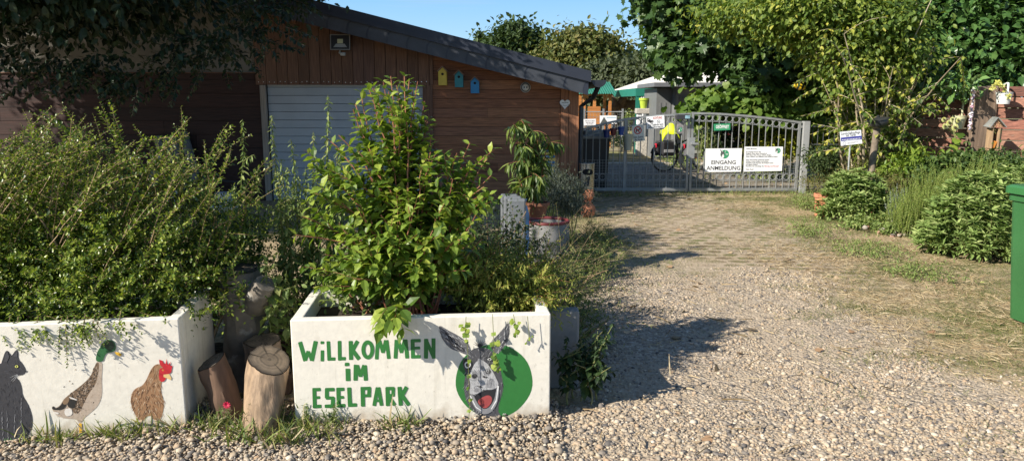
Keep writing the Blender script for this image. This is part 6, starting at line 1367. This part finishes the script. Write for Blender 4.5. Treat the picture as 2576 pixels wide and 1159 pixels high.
# tilted sign on a stake
YSg=10.6; t,F,pt=sign('white and blue notice board tilted on a thin galvanised stake in the bed',((2113,332),(2166,327),(2169,361),(2116,367)),YSg,WS,.008)
q=MB(); text(q,F,'Landschaftspflege',F.hit(2140,337.5),.05,.0015,.006,fit=.27,ang=.09); text(q,F,'mit Tieren',F.hit(2140.5,343),.05,.0015,.006,fit=.14,ang=.09); q.build('lettering',INK,t)
q=MB(); draw(q,F,[[F.hit(*p) for p in ((2115,346.5),(2167.5,341.5),(2168.2,350.5),(2115.8,355.5))]],.0015); q.build('blue_band',mat('sign_blue',(.05,.05,.30),.5,5,.05),t)
q=MB(); 
for r_,(x0,x1,y) in enumerate(((2118,2165,350.0),(2128,2156,353.0))):
    x=x0
    while x<x1: w_=U(1.5,4); draw(q,F,[stroke(F.hit(x,y-(x-2140)*.095),F.hit(min(x+w_,x1),y-(min(x+w_,x1)-2140)*.095),.011)],.0025); x+=w_+1.1
q.build('white_print',mat('emblem_white',(.8,.8,.8)),t)
q=MB()
for x0,x1,y in ((2132,2160,358),(2132,2150,360.5)):
    x=x0
    while x<x1: w_=U(1.5,4); draw(q,F,[stroke(F.hit(x,y-(x-2140)*.095),F.hit(min(x+w_,x1),y-(min(x+w_,x1)-2140)*.095),.006)],.0015); x+=w_+1.1
c=F.hit(2124,361); q.torus(F.at(c,.001),.022,.0025,F.n,16,4); q.build('print',mat('print_grey',(.25,.22,.22)),t)
a=P(2140,362,YSg); b=G(2142,450); q=MB(); q.tube([(a.x,YSg+.02,a.z+.1),(a.x+.01,YSg+.02,-.05)],.011,8); q.build('stake',mat('light_galvanised',(.42,.43,.43)),t)
# ================================================= FENCE ON THE RIGHT
FW=mat('weathered_sleeper',[(.13,.052,.036),(.22,.095,.062),(.33,.18,.12),(.25,.10,.07)],.8,3,.45,(1.3,6,20),.35,6,dirt=((.42,.33,.25),2.5,.66,(1.3,6,14)))
fA=P(2235,300,12.0); fB=P(2446,300,11.3); fC=P(2700,300,10.6)
def fdir(px,Y): return P(px,300,Y).x
t=thing('board_fence','reddish brown fence of stacked horizontal sleepers behind the herb bed','fence',(fB.x,fB.y,0))
def fencepart(a,b,ztop,nb,hb_,steps):
    u=(b-a); u.z=0; L=u.length; u.normalize(); n=Vector((-u.y,u.x,0)); M=Matrix((u,n,Vector((0,0,1)))).transposed()
    q=MB()
    for i in range(nb):
        zt=ztop-i*hb_; x0=L*steps(i)
        if zt-hb_<-.1: break
        q.t=random.random(); q.obox(a+u*((x0+L)/2)+Vector((0,0,zt-hb_/2-a.z))+n*U(-.012,.012),(L-x0,.10+.02*(i%2),hb_-.012),M,.010)
    return q
zt=P(2400,250,11.45).z; hb1=.145
lx=lambda px:(P(px,300,11.6).x-fA.x)/(fB.x-fA.x)
q=fencepart(Vector((fA.x,fA.y,0)),Vector((fB.x,fB.y,0)),zt,13,hb1,lambda i:[lx(2330),lx(2325),lx(2300),lx(2290),lx(2246),0,0,0,0,0,0,0,0][i]); q.build('boards',FW,t)
zt=P(2520,217,11.0).z; q=fencepart(Vector((fB.x+.0,fB.y,0)),Vector((fC.x,fC.y,0)),zt,15,.158,lambda i:0); q.build('boards',FW,t)
a=P(2443,250,11.15); b=P(2506,250,11.15); t=thing('fence_post','thick weathered grey brown post between the two fence sections','post',((a.x+b.x)/2,11.15,0))
q=MB(); q.obox(((a.x+b.x)/2,11.13,P(2470,217,11.13).z/2),(b.x-a.x-.02,.16,P(2470,217,11.13).z),Matrix.Rotation(R(-1.5),3,'Y'),.02); q.build('post',mat('weathered_post',(.19,.135,.095),.9,3,.45,(12,12,.8),.5,dirt=((.09,.06,.045),4,.60,(8,8,1))),t)
# garland on the post
t=thing('shell_garland','narrow strip of white and pink pieces hanging down the thick fence post','garland',P(2447,330,11.0)); q=MB()
gx0=P(2447,250,11.0).x
for k in range(60):
    z=P(2447,222+k*1.75,11.0).z; q.t=random.random(); q.sphere((gx0+U(-.02,.02),11.0+U(-.01,.01),z),U(.010,.02),6,4,(1,.6,1))
q.build('pieces',mat('garland_mix',[(.10,.08,.14),(.6,.55,.6),(.75,.72,.72),(.45,.18,.28),(.2,.22,.3)],.4,30,.2),t)
# hooked buckets
def bucket(label,px,pyt,pyb,pyhook,r,mtl,Y,hx):
    a=P(px,pyt,Y); b=P(px,pyb,Y); h=a.z-b.z; t=thing('hanging_bucket',label,'bucket',(a.x,Y,b.z),'buckets hooked over the board fence')
    q=MB(); q.lathe((a.x,Y,b.z),[(.001,.0),(r*.72,0),(r*.98,h*.95),(r*1.03,h*.96),(r*1.03,h),(r*.96,h),(r*.72,.01)],24,(.04,0,1)); q.build('body',mtl,t,True)
    hk=P(hx,pyhook,Y); q=MB(); q.tube([(hk.x,Y+.04,a.z-.04),(hk.x,Y+.04,hk.z-.03),(hk.x+.01,Y+.06,hk.z),(hk.x+.03,Y+.12,hk.z+.005),(hk.x+.04,Y+.2,hk.z-.02)],.014,8); q.build('hook',mtl,t,True); return t
bucket('cream bucket with a long hook over the left fence section',2413,291,324,251,.10,mat('cream_enamel',(.55,.53,.33),.45,6,.1),11.2,2428)
wb=bucket('white bucket with yellow artificial flowers hooked over the right fence section',2526,232,262,210,.11,mat('white_enamel',(.72,.72,.70),.45,8,.1),10.8,2542)
YF_=leafmat('petal_yellow',[(.50,.50,.08),(.68,.66,.18),(.75,.75,.35)],.6,.3,(1,1,.6))
g=Fol()
for k in range(150):
    u=random.random(); p=P(2492+u*50,243-34*math.sin(math.pi*min(1,u*1.0+.12))+U(-3,4),10.7+U(-.06,.06)); g.add([tuple(p)],norm(rnd(1)),rnd(1)+np.array([0,-1,.5]),U(.03,.05))
o=g.build('flowers',T_OVAL,YF_,wb)
# sunflowers
sb=P(2397,440,10.9); t=thing('sunflower','cluster of pale yellow sunflowers on one stem before the left fence section','sunflower',(sb.x,10.9,0)); q=MB(); st_=[(sb.x,10.9,0),(sb.x,10.9,.5),P(2400,370,10.9),P(2404,335,10.9)]; q.tube(st_,.009,6)
g=Fol(); heads=[(2388,309,.042),(2377,318,.040),(2402,321,.05),(2374,301,.034),(2410,303,.034),(2395,300,.03)]
q2=MB()
for x,y,r_ in heads:
    c=P(x,y,10.86+U(-.04,.04)); q.tube([P(2404,345,10.9),P((x+2404)/2,(y+345)/2,10.92),c+Vector((0,.03,0))],.006,5)
    for k in range(22):
        an=k/22*6.283; d=np.array([math.cos(an),-.15,math.sin(an)]); g.add([tuple(c)],d[None],[U(-.2,.2),-1,.1],r_*1.15,)
    q2.lathe(c+Vector((0,-.012,0)),[(r_*.42,0),(r_*.35,.012),(.0,.016)],14,(0,-1,0))
g.build('petals',T_OVAL,leafmat('petal_pale',[(.60,.60,.16),(.74,.74,.30),(.80,.80,.45)],.6,.3,(1,1,.6)),t); q2.build('centre',mat('seed_brown',(.06,.045,.02),.9,40,.3),t)
g=Fol()
for (x,y) in ((2408,350),(2398,365),(2412,378),(2395,385),(2416,335),(2400,352)): g.add([tuple(P(x,y,10.88))],norm(np.array([[U(-1,1),-.4,-.3]])),[0,-.6,1],.12)
g.build('leaves',T_VINE,L_PH,t); q.build('stem',STEMG,t)
# bird feeder
YB2=10.7; a=P(2497,310,YB2); t=thing('bird_feeder','wooden bird feeder with grey pitched roof on a board beside the thick post','bird feeder',(a.x,YB2,0))
WP=mat('feeder_wood',(.36,.24,.14),.8,3,.3,(14,14,1),.3); l=P(2474,320,YB2); r_=P(2520,320,YB2)
q=MB(); x0,x1=P(2500,340,YB2).x,P(2518,340,YB2).x; zt=P(2500,322,YB2).z; zb=P(2500,410,YB2).z; q.prism([(x0,YB2-.02,zb-.2),(x1-.02,YB2-.02,zb-.2),(x1,YB2-.02,zt),(x0+.01,YB2-.02,zt)],(0,.03,0)); q.build('backboard',WP,t)
xl=P(2482,330,YB2).x; q=MB(); q.box(xl,xl+.012,YB2-.14,YB2,P(2482,372,YB2).z,zt); q.box(x0-.012,x0-.001,YB2-.14,YB2-.001,P(2482,380,YB2).z,zt); q.box(xl-.02,x0,YB2-.16,YB2,P(2482,374,YB2).z-.02,P(2482,374,YB2).z); q.build('side_boards',WP,t)
q=MB(); q.box(xl+.013,x0-.013,YB2-.03,YB2-.01,P(2482,374,YB2).z,zt); q.build('inner_back',mat('inner_wood',(.20,.12,.06),.8,6,.2),t)
q=MB(); zq=P(2488,362,YB2).z; q.obox((xl+.05,YB2-.08,zq),(.07,.08,.10),Matrix.Rotation(R(20),3,'Y'),.01); q.build('orange_block',mat('orange_feed',(.65,.25,.04),.6,8,.1),t)
pk=P(2492,296,YB2); q=MB(); 
q.add([(pk.x,YB2-.17,pk.z),(pk.x+.055,YB2+.03,pk.z+.005),(P(2522,318,YB2).x,YB2+.03,P(2522,318,YB2).z),(P(2512,320,YB2).x,YB2-.17,P(2512,320,YB2).z)],[(0,1,2,3)]); q.add([(pk.x,YB2-.17,pk.z),(pk.x+.055,YB2+.03,pk.z+.005),(l.x+.02,YB2+.03,P(2474,319,YB2).z),(l.x-.01,YB2-.17,P(2474,321,YB2).z)],[(0,3,2,1)])
o=q.build('roof',mat('zinc_roof',(.32,.33,.31),.4,6,.2,metal=.3),t); md=o.modifiers.new('s','SOLIDIFY'); md.thickness=.012
q=MB()
for k in range(70):
    u,v_=random.random(),random.random(); z=P(2490,300+v_*19,YB2).z; w_=v_*.105; q.t=random.random(); q.sphere((pk.x+(u-.5)*2*w_,YB2-.14,z),.009,5,4)
q.build('nuts',mat('nut_brown',[(.35,.18,.09),(.55,.33,.18)],.7,20,.2),t)
g=Fol()
for k in range(14): g.add([tuple(P(2508+U(-8,8),330+U(-4,5),YB2-.08))],norm(rnd(1)),[0,-1,.2],.035)
g.build('yellow_ornament',T_OVAL,YF_,t)
# ================================================= HERB BED
L_SA=leafmat('sage_leaf',[(.13,.20,.055),(.20,.29,.08),(.29,.38,.12),(.40,.46,.18)],.7,.25,(1.1,1.2,.7),.2)
def sage(label,cx,cy,w,d,h,n,sz,group='sage bushes in the herb bed'):
    t=thing('sage_bush',label,'bush',(cx,cy,0),group); f=Fol(); q=MB()
    for i in range(n):
        an=U(0,6.283); rr=math.sqrt(random.random()); ex,ey=cx+math.cos(an)*rr*w,cy+math.sin(an)*rr*d; ez=h*math.sqrt(max(.02,1-rr**2.2))*U(.8,1.05)
        a=Vector((cx+(ex-cx)*.5,cy+(ey-cy)*.5,.05)); b=Vector((ex,ey,ez)); s_=[a.lerp(b,k/6)+Vector(((ex-cx)*.12*math.sin(math.pi*k/6),(ey-cy)*.12*math.sin(math.pi*k/6),.0)) for k in range(7)]
        tubes(q,[s_],.004); along(f,s_,.045,sz,48,.35,.15,True,.2,.35)
        g=min(12,8); dd=norm(np.array([[math.cos(k/g*6.28)+ .5*math.cos(an)*rr,math.sin(k/g*6.28)+.5*math.sin(an)*rr-.2,U(.1,.8)] for k in range(g)])); f.add(np.repeat(np.array([tuple(b)]),g,0),dd,np.array([0,0,1.])+rnd(g,.3),sz*rng.uniform(.6,1.05,g))
    f.build('foliage',T_LANCE if False else T_SAGE,L_SA,t); q.build('stems',STEMG,t)
g1=G(2450,655); sage('big spreading sage bush beside the green wheelie bin',P(2470,560,7.9).x,7.9,.62,.6,.86,430,.115)
g2=G(2148,535); sage('smaller rounded sage bush at the far end of the herb bed',P(2150,500,10.4).x,10.4,.50,.5,.66,230,.12)
sage('sage clump cut by the right edge behind the wheelie bin',P(2600,440,8.6).x,8.6,.55,.5,.95,160,.12)
L_RO=leafmat('rosemary_needle',[(.10,.17,.03),(.18,.27,.045),(.28,.37,.07),(.38,.44,.11)],.6,.25)
def rosemary(label,px,Y,w,h,n,m_,T=T_LANCE,nm='rosemary_bush',sz=.035,sp=.012):
    cx=P(px,500,Y).x; t=thing(nm,label,'bush',(cx,Y,0)); f=Fol(); q=MB()
    for i in range(n):
        a=Vector((cx+U(-w,w)*.8,Y+U(-w,w)*.7,0)); s_=shoot(a,(U(-.28,.28),U(-.3,.15),1),h*U(.6,1.08)*(1-.35*abs(a.x-cx)/w),8,.1,.05); tubes(q,[s_],.003); along(f,s_,sp,sz,35,.2,-.2,True,.2,.4)
    f.build('foliage',T,m_,t); q.build('stems',STEMG,t)
rosemary('upright rosemary with bright green needles in front of the fence',2370,9.4,.55,.86,420,L_RO)
rosemary('low bushy rosemary spreading in front of the silver lavender',2310,9.1,.36,.60,240,L_RO)
rosemary('feathery green fennel growing tall left of the thick post',2445,9.7,.42,.98,260,L_RO)
rosemary('silver grey lavender between the two herb bushes',2262,10.0,.22,.52,110,leafmat('lavender_silver',[(.20,.26,.24),(.32,.38,.36),(.45,.50,.48)],.7,.15,(1,1,1)),nm='lavender_bush')
L_HY=leafmat('hydrangea_leaf',[(.035,.07,.02),(.06,.11,.028),(.10,.16,.04),(.17,.23,.06)],.5,.3)
bushy('leafy_shrub','round leaved green shrub in front of the left fence section','' or [E3(2385,418,10.6,50,.35,24),E3(2440,408,10.5,45,.35,26),E3(2340,432,10.6,30,.3,18),E3(2490,405,10.4,40,.3,20)],230,14,.075,T_OVAL,L_HY,.10,14,(P(2400,430,10.6).x,10.6,0),cat='shrub')
bushy('leafy_shrub','light green long leaved shrub beside the stake of the tilted sign','' or [E3(2290,405,11.0,40,.3,32),E3(2250,425,10.9,30,.3,20)],120,14,.11,T_SAGE,L_PH,.12,10,(P(2280,430,11.).x,11.0,0),cat='shrub')
bushy('leafy_shrub','dark green rounded shrub right of the gate post','' or [E3(2070,400,12.4,40,.35,34),E3(2105,420,12.2,30,.3,25)],200,16,.055,T_OVAL,leafmat('dark_herb_leaf',[]),.11,10,(P(2075,430,12.4).x,12.4,0),cat='shrub')
bushy('garden_weeds','brownish green weeds under the tilted white sign','' or [E3(2190,418,11.2,50,.4,20),E3(2140,445,11.3,45,.4,18),E3(2060,455,12.5,40,.5,14),E3(2240,450,10.6,45,.4,20)],190,14,.055,T_LANCE,leafmat('weed_brownish',[(.09,.08,.03),(.12,.14,.04),(.20,.20,.06),(.30,.20,.08)],.7,.25),.10,14,(P(2180,440,11.2).x,11.2,0),sprig=80,ssz=.05)
bushy('garden_weeds','bushy weeds with dark leaves at the right edge of the fence','' or [E3(2540,410,10.0,50,.35,20),E3(2570,430,9.6,40,.35,25)],120,14,.06,T_OVAL,L_HY,.10,8,(P(2550,440,10).x,10.,0))
bushy('garden_weeds','low green weeds in front of the terracotta shards','' or [E3(2165,560,9.6,60,.25,12),E3(2330,600,8.8,30,.2,16),E3(2250,572,9.2,50,.2,12)],220,12,.045,T_OVAL,L_NET,.07,8,(P(2200,560,9.6).x,9.6,0))
# shards and stones edging the bed
TER=mat('terracotta',[(.45,.16,.08),(.58,.25,.14)],.85,14,.25)
for i,(px,py,s_) in enumerate(((2192,538,.09),(2262,545,.11),(2280,560,.07),(2234,556,.06),(2300,568,.08))):
    p=G(px,py+22); q=MB(); an=U(0,3); pl=smoothpoly([(-.5,0),(-.3,.9),(.1,1.2),(.45,.8),(.5,0)],1)
    q.prism([Vector((p.x,p.y,0))+Vector((math.cos(an)*x*s_*1.3,math.sin(an)*x*s_*.5,z*s_*1.6)) for x,z in pl],(.01,.02,0))
    lab=['orange terracotta shard nearest the gate side of the bed edge','large terracotta shard standing in the middle of the bed edge','small terracotta shard right of the large one at the bed edge','small tilted terracotta shard left of the large one','terracotta shard by the foot of the low rosemary'][i]
    q.build('pot_shard',TER,None,origin=(p.x,p.y,0),label=lab,cat='shard',group='terracotta shards edging the bed')
p=G(2064,520); t=thing('clay_ring','pale terracotta pot rim half hidden at the near corner of the small sage','pot',(p.x,10.7,0)); q=MB(); a=P(2064,490,10.7); q.lathe((a.x+.05,10.7,0),[(.11,0),(.12,a.z-.03),(.14,a.z-.03),(.14,a.z+.02),(.12,a.z+.02),(.11,a.z-.05)],20); q.build('body',TER,t,True)
ps=[];sz=[]
for _ in range(70):
    px,py=U(2200,2320),U(555,600); p=G(px,py+(px-2200)*.15); ps.append((p.x,p.y+.4,U(0,.08))); sz.append(U(.018,.042))
pebbles('edging_stones',np.array(ps),np.array(sz),mat('pale_stone',[(.16,.14,.12),(.26,.23,.19),(.33,.30,.25),(.36,.15,.09)],.9,12,.25),'heap of pale broken stones edging the herb bed',cat='stones',flat=.7)
# ---- cherry laurel above the fence
L_LA=leafmat('laurel_leaf',[(.035,.085,.02),(.055,.125,.03),(.085,.17,.045),(.15,.25,.07)],.34,.18,spec=.5)
tree('cherry_laurel','dense cherry laurel with big glossy leaves rising behind the board fence',[E3(2480,90,13.6,150,1.0,130),E3(2390,120,13.4,90,.8,120),E3(2570,170,12.9,100,.7,90),E3(2330,170,13.4,80,.7,50),E3(2440,190,12.9,70,.5,30),E3(2500,-20,14,220,1.2,100),E3(2300,60,14,90,.8,150),E3(2640,80,13.4,120,.9,200)],
   (P(2450,300,13.8).x,13.8,0),1300,16,.17,T_SAGE if False else T_OVAL,L_LA,.20,r=.12,limbs=20,shell=.4,droop=.2,cat='shrub')
t=bushy('laurel_branch','laurel twig with pale edged leaves in sunlit tones hanging over the left fence section','' or [E3(2395,212,11.3,32,.25,18),E3(2425,225,11.2,22,.2,8)],26,12,.13,T_OVAL,leafmat('laurel_sunny',[(.10,.20,.05),(.16,.28,.08),(.30,.40,.16)],.25,.2,spec=.6),.10,4,(P(2400,235,11.3).x,11.3,P(2400,235,11.3).z),cat='branch')  # lighter copy of the laurel leaf, sunlight put into its colour
# bee ornament
c=P(1607*1.0+404,222,13.2) if False else P(2012*1.0,214,12.6)
t=thing('bee_ornament','small yellow and black striped bee ornament hanging in the tall shrub','ornament',c)
for k in range(5):
    q=MB(); q.lathe(c+Vector((-.09+.036*k,0,-.01*k)),[(.03+.03*math.sin(math.pi*(k+.0)/5),0),(.03+.03*math.sin(math.pi*(k+1)/5),.036)],14,(1,0,-.25)); q.build('stripe',mat('bee_yellow',(.75,.50,.02),.5,5,.05) if k%2==0 else mat('bee_black',(.02,.02,.02),.5,5,0),t,True)
for sg in (-1,1):
    q=MB(); q.sphere(c+Vector((.02,sg*.06,.07)),.06,10,6,(1,.5,.35)); q.build('wing',mat('bee_wing',(.7,.7,.7),.3,5,.05),t,True)
# ================================================= THINGS BY THE BARN CORNER
# drooping peach tree in a clay pot
YP=6.9
a=P(1352,545,YP); t=thing('flower_pot','brown clay pot holding the drooping peach sapling','pot',(a.x,YP,a.z)); h=P(1352,508,YP).z-a.z
q=MB(); q.lathe((a.x,YP,a.z),[(.07,0),(.10,h*.8),(.115,h*.8),(.115,h),(.10,h),(.09,h*.8)],22); q.build('body',mat('clay_brown',(.22,.09,.05),.8,10,.2),t,True)
q=MB(); q.lathe((a.x,YP,a.z),[(.095,h*.86),(.001,h*.88)],16); q.build('soil',mat('potting_soil',(.035,.025,.017)),t)
L_PE=leafmat('peach_leaf',[(.04,.075,.018),(.07,.12,.025),(.12,.18,.035),(.22,.28,.06)],.45,.35)
t=thing('peach_sapling','young peach tree with long drooping leaves in the clay pot before the barn','sapling',(a.x,YP,a.z+h*.8)); f=Fol(); q=MB()
for px,py in ((1290,310),(1310,298),(1330,312),(1352,330),(1375,345),(1388,350),(1300,360),(1280,345),(1340,380),(1365,400),(1290,420),(1310,400),(1330,430),(1370,440),(1282,460),(1300,470),(1350,470)):
    b=P(px,py,YP+U(-.2,.15)); b0=Vector((a.x,YP,a.z+h*.8)); s_=[b0.lerp(b,k/8)+Vector((0,0,.22*(b-b0).length*math.sin(math.pi*k/8))) for k in range(9)]; tubes(q,[s_],.006,.3,5)
    along(f,s_,.03,.15,60,.35,1.1,True,.2,.2)
    c=shoot(s_[6],(U(-1,1),U(-.5,.5),.2),.2,5,-.8,.05); tubes(q,[c],.003); along(f,c,.03,.14,55,.1,1.1,True,.2,.2)
f.build('foliage',T_SAGE if False else T_LANCE,L_PE,t); q.build('stems',mat('stem_red',[]),t)
# grey angle stones in a row
AG=mat('angle_stone_grey',(.15,.163,.175),.8,14,.12,None,.2,40)
for k,(px,lab) in enumerate(((1300,'front one of the pale grey concrete angle stones standing by the peach sapling'),(1290,'second pale grey angle stone from the front of the row'),(1281,'third pale grey angle stone from the front of the row'))):
    Y=6.35+k*.16; p=P(px,560,Y); zt=P(px,500,6.35).z+.0*k; q=MB(); q.obox((p.x,Y,zt/2),(.155,.11,zt),None,.015); q.build('angle_stone',AG,None,origin=(p.x,Y,0),label=lab,cat='concrete stone',group='grey angle stones by the barn')
q=MB(); p=P(1327,520,6.9); q.box(p.x-.02,p.x+.02,6.98,7.02,0,P(1327,440,7.).z,.004); q.build('blue_post',mat('post_blue',(.02,.06,.15),.5,5,.15),None,origin=(p.x,7.0,0),label='thin dark blue square post behind the grey angle stones',cat='post')
# big round concrete tub with red rim
YT=7.6; cx=P(1378,590,YT).x; R0=P(1432,590,YT).x-cx; zt=P(1378,556,YT).z
t=thing('round_tub','round grey concrete tub with a dark red rim below the peach sapling','tub',(cx,YT,0))
q=MB(); q.lathe((cx,YT,0),[(R0,0),(R0,zt-.012),(R0-.03,zt-.012),(R0-.03,zt-.15)],40); q.build('wall',CONCG,t,True)
q=MB(); q.torus((cx,YT,zt),R0-.012,.018,(0,0,1),40,8); q.build('rim',mat('rim_red',(.17,.03,.03),.6,8,.2),t,True)
q=MB(); q.lathe((cx,YT,0),[(R0-.03,zt-.1),(.001,zt-.09)],24); q.build('soil',mat('potting_soil',(.035,.025,.017)),t)
# lavender bush by the corner
bushy('lavender_bush','dark grey green lavender bush at the barn corner beside the steel litter bin','' or [E3(1415,480,8.6,48,.4,42),E3(1440,500,8.4,30,.35,35),E3(1385,450,8.8,30,.3,30)],260,20,.05,T_LANCE,leafmat('lavender_dark',[(.05,.065,.045),(.09,.11,.08),(.16,.18,.14)],.7,.2),.09,26,(P(1415,520,8.6).x,8.6,0),cat='bush',sprig=130,ssz=.05,sl=(.12,.26))
# terracotta figure: two stacked rough jars
YJ=10.6; px=1478; a=P(px,535,YJ)
t=thing('terracotta_jar','stack of two rough terracotta jars on the ground in front of the litter bin','jar',(a.x,YJ,0))
z1_=P(px,503,YJ).z; z2_=P(px,476,YJ).z
for nm,z0_,z3_,r_ in (('lower_jar',0,z1_,.105),('upper_jar',z1_,z2_,.085)):
    q=MB(); hh=z3_-z0_; n=22; pr=[(r_*.55,0),(r_*.9,hh*.15),(r_*1.05,hh*.4),(r_*.95,hh*.65),(r_*.6,hh*.85),(r_*.62,hh*.97),(r_*.3,hh*.97)]; q.lathe((a.x+(.0 if z0_==0 else .01),YJ,z0_),pr,n); q.v=[tuple(Vector(v)+Vector((mnoise.noise(Vector(v)*9)*.02,mnoise.noise(Vector(v)*9+Vector((5,0,0)))*.02,0))) for v in q.v]; q.build(nm,TER,t,True)
# striped chair
YC=11.6; a=P(1376,430,YC); t=thing('garden_chair','folding wooden chair painted yellow and blue in front of the barn boards','chair',(a.x,YC,0))
yl=mat('chair_yellow',(.62,.45,.10),.6,8,.15); bl=mat('chair_blue',(.03,.15,.30),.6,8,.15)
for k in range(9):
    z=P(1376,372+k*7.2,YC).z; w_=.24; q=MB(); q.obox((a.x,YC+.0-.012*k,z),(w_-.0 if k else w_*.88,.018,.05 if k==0 else .036),None,.008); q.build('back_slat',yl if k in (0,2,4,7) else bl,t)
q=MB()
for sx in (-1,1): q.tube([(a.x+sx*.115,YC+.03,P(1376,374,YC).z),(a.x+sx*.115,YC-.05,.42),(a.x+sx*.115,YC-.35,0)],.014,6); q.tube([(a.x+sx*.09,YC-.35,.45),(a.x+sx*.09,YC+.08,0)],.014,6)
q.build('frame',yl,t); q=MB()
for k in range(5): q.box(a.x-.12,a.x+.12,YC-.40+k*.07,YC-.34+k*.07,.43,.445)
q.build('seat',bl,t)
# ---- things in the shade against the dark wall
PL=mat('grey_log',(.16,.155,.15),.85,4,.3,(8,8,1),.3)
for k,(px0,px1,py,lab) in enumerate(((425,398,345,'leftmost grey round post leaning on the dark barn wall'),(448,420,348,'second grey round post from the left on the dark wall'),(468,440,352,'third grey round post from the left on the dark wall'),(500,462,335,'rightmost grey round post leaning on the dark wall'))):
    b=P(px0+12,560,YB-.5); tp=P(px1,py,YB-.08); t0=thing('round_post',lab,'post',(b.x,YB-.5,0),'round posts leaning on the barn'); q=MB(); q.tube([(b.x,YB-.5,0),((b.x+tp.x)/2,YB-.28,tp.z/2),(tp.x,YB-.08,tp.z)],[.075,.073,.068],14); q.build('post',PL,t0,True)
YV=10.2
t=thing('folding_chair','folded white metal chair leaning in the shade before the grey posts','chair',P(420,520,YV)*1.0); t.location.z=0
WM=mat('white_frame',(.45,.46,.48),.4,5,.1)
q=MB()
for dx in (0,14): q.tube([P(385+dx,392,YV),P(425+dx,470,YV),P(445+dx,520,YV)],.012,6)
q.tube([P(385,392,YV),P(399,392,YV)],.012,6); q.tube([P(395,412,YV),P(409,412,YV)],.01,6); q.build('frame',WM,t)
q=MB(); c0=P(405,455,YV+.1); q.obox(c0,(.36,.03,.30),Matrix.Rotation(R(-18),3,'X'),.02); q.build('seat',mat('grey_fabric',(.16,.17,.18),.8,8,.1),t)
YM=9.6; a=P(570,560,YM)
t=thing('mobility_scooter','parked scooter with pale rounded seat and wide handlebar in the shade by the door','scooter',(a.x,YM,0))
c=P(567,500,YM); q=MB(); q.obox(c,(.29,.12,.19),None,.05); q.build('backrest',mat('pale_seat',(.34,.37,.40),.5,5,.1),t,True)
c=P(567,522,YM-.2); q=MB(); q.obox(c,(.32,.38,.09),None,.035); q.build('seat',mat('pale_seat',(.34,.37,.40)),t,True)
q=MB(); q.obox(P(575,550,YM),(.36,.5,.2),None,.04); q.build('body',mat('bin_black',(.022,.024,.026)),t,True)
q=MB(); q.tube([P(548,452,YM+.5),P(570,456,YM+.55),P(592,458,YM+.55),P(620,452,YM+.5),P(640,456,YM+.42)],.013,8); q.tube([P(592,458,YM+.55),P(592,560,YM+.4)],.018,8); q.build('handlebar',mat('bin_black',(.022,.024,.026)),t,True)
q=MB(); q.box(P(563,0,YM).x,P(573,0,YM).x,YM-.28,YM-.26,P(567,542,YM).z,P(567,536,YM).z); q.build('tail_light',mat('tail_red',(.5,.02,.04)),t)
for sx in (-.2,.22):
    q=MB(); q.torus((a.x+sx,YM,.15),.11,.04,(1,0,0),24,8); q.build('wheel',mat('rubber',(.02,.02,.02)),t,True)
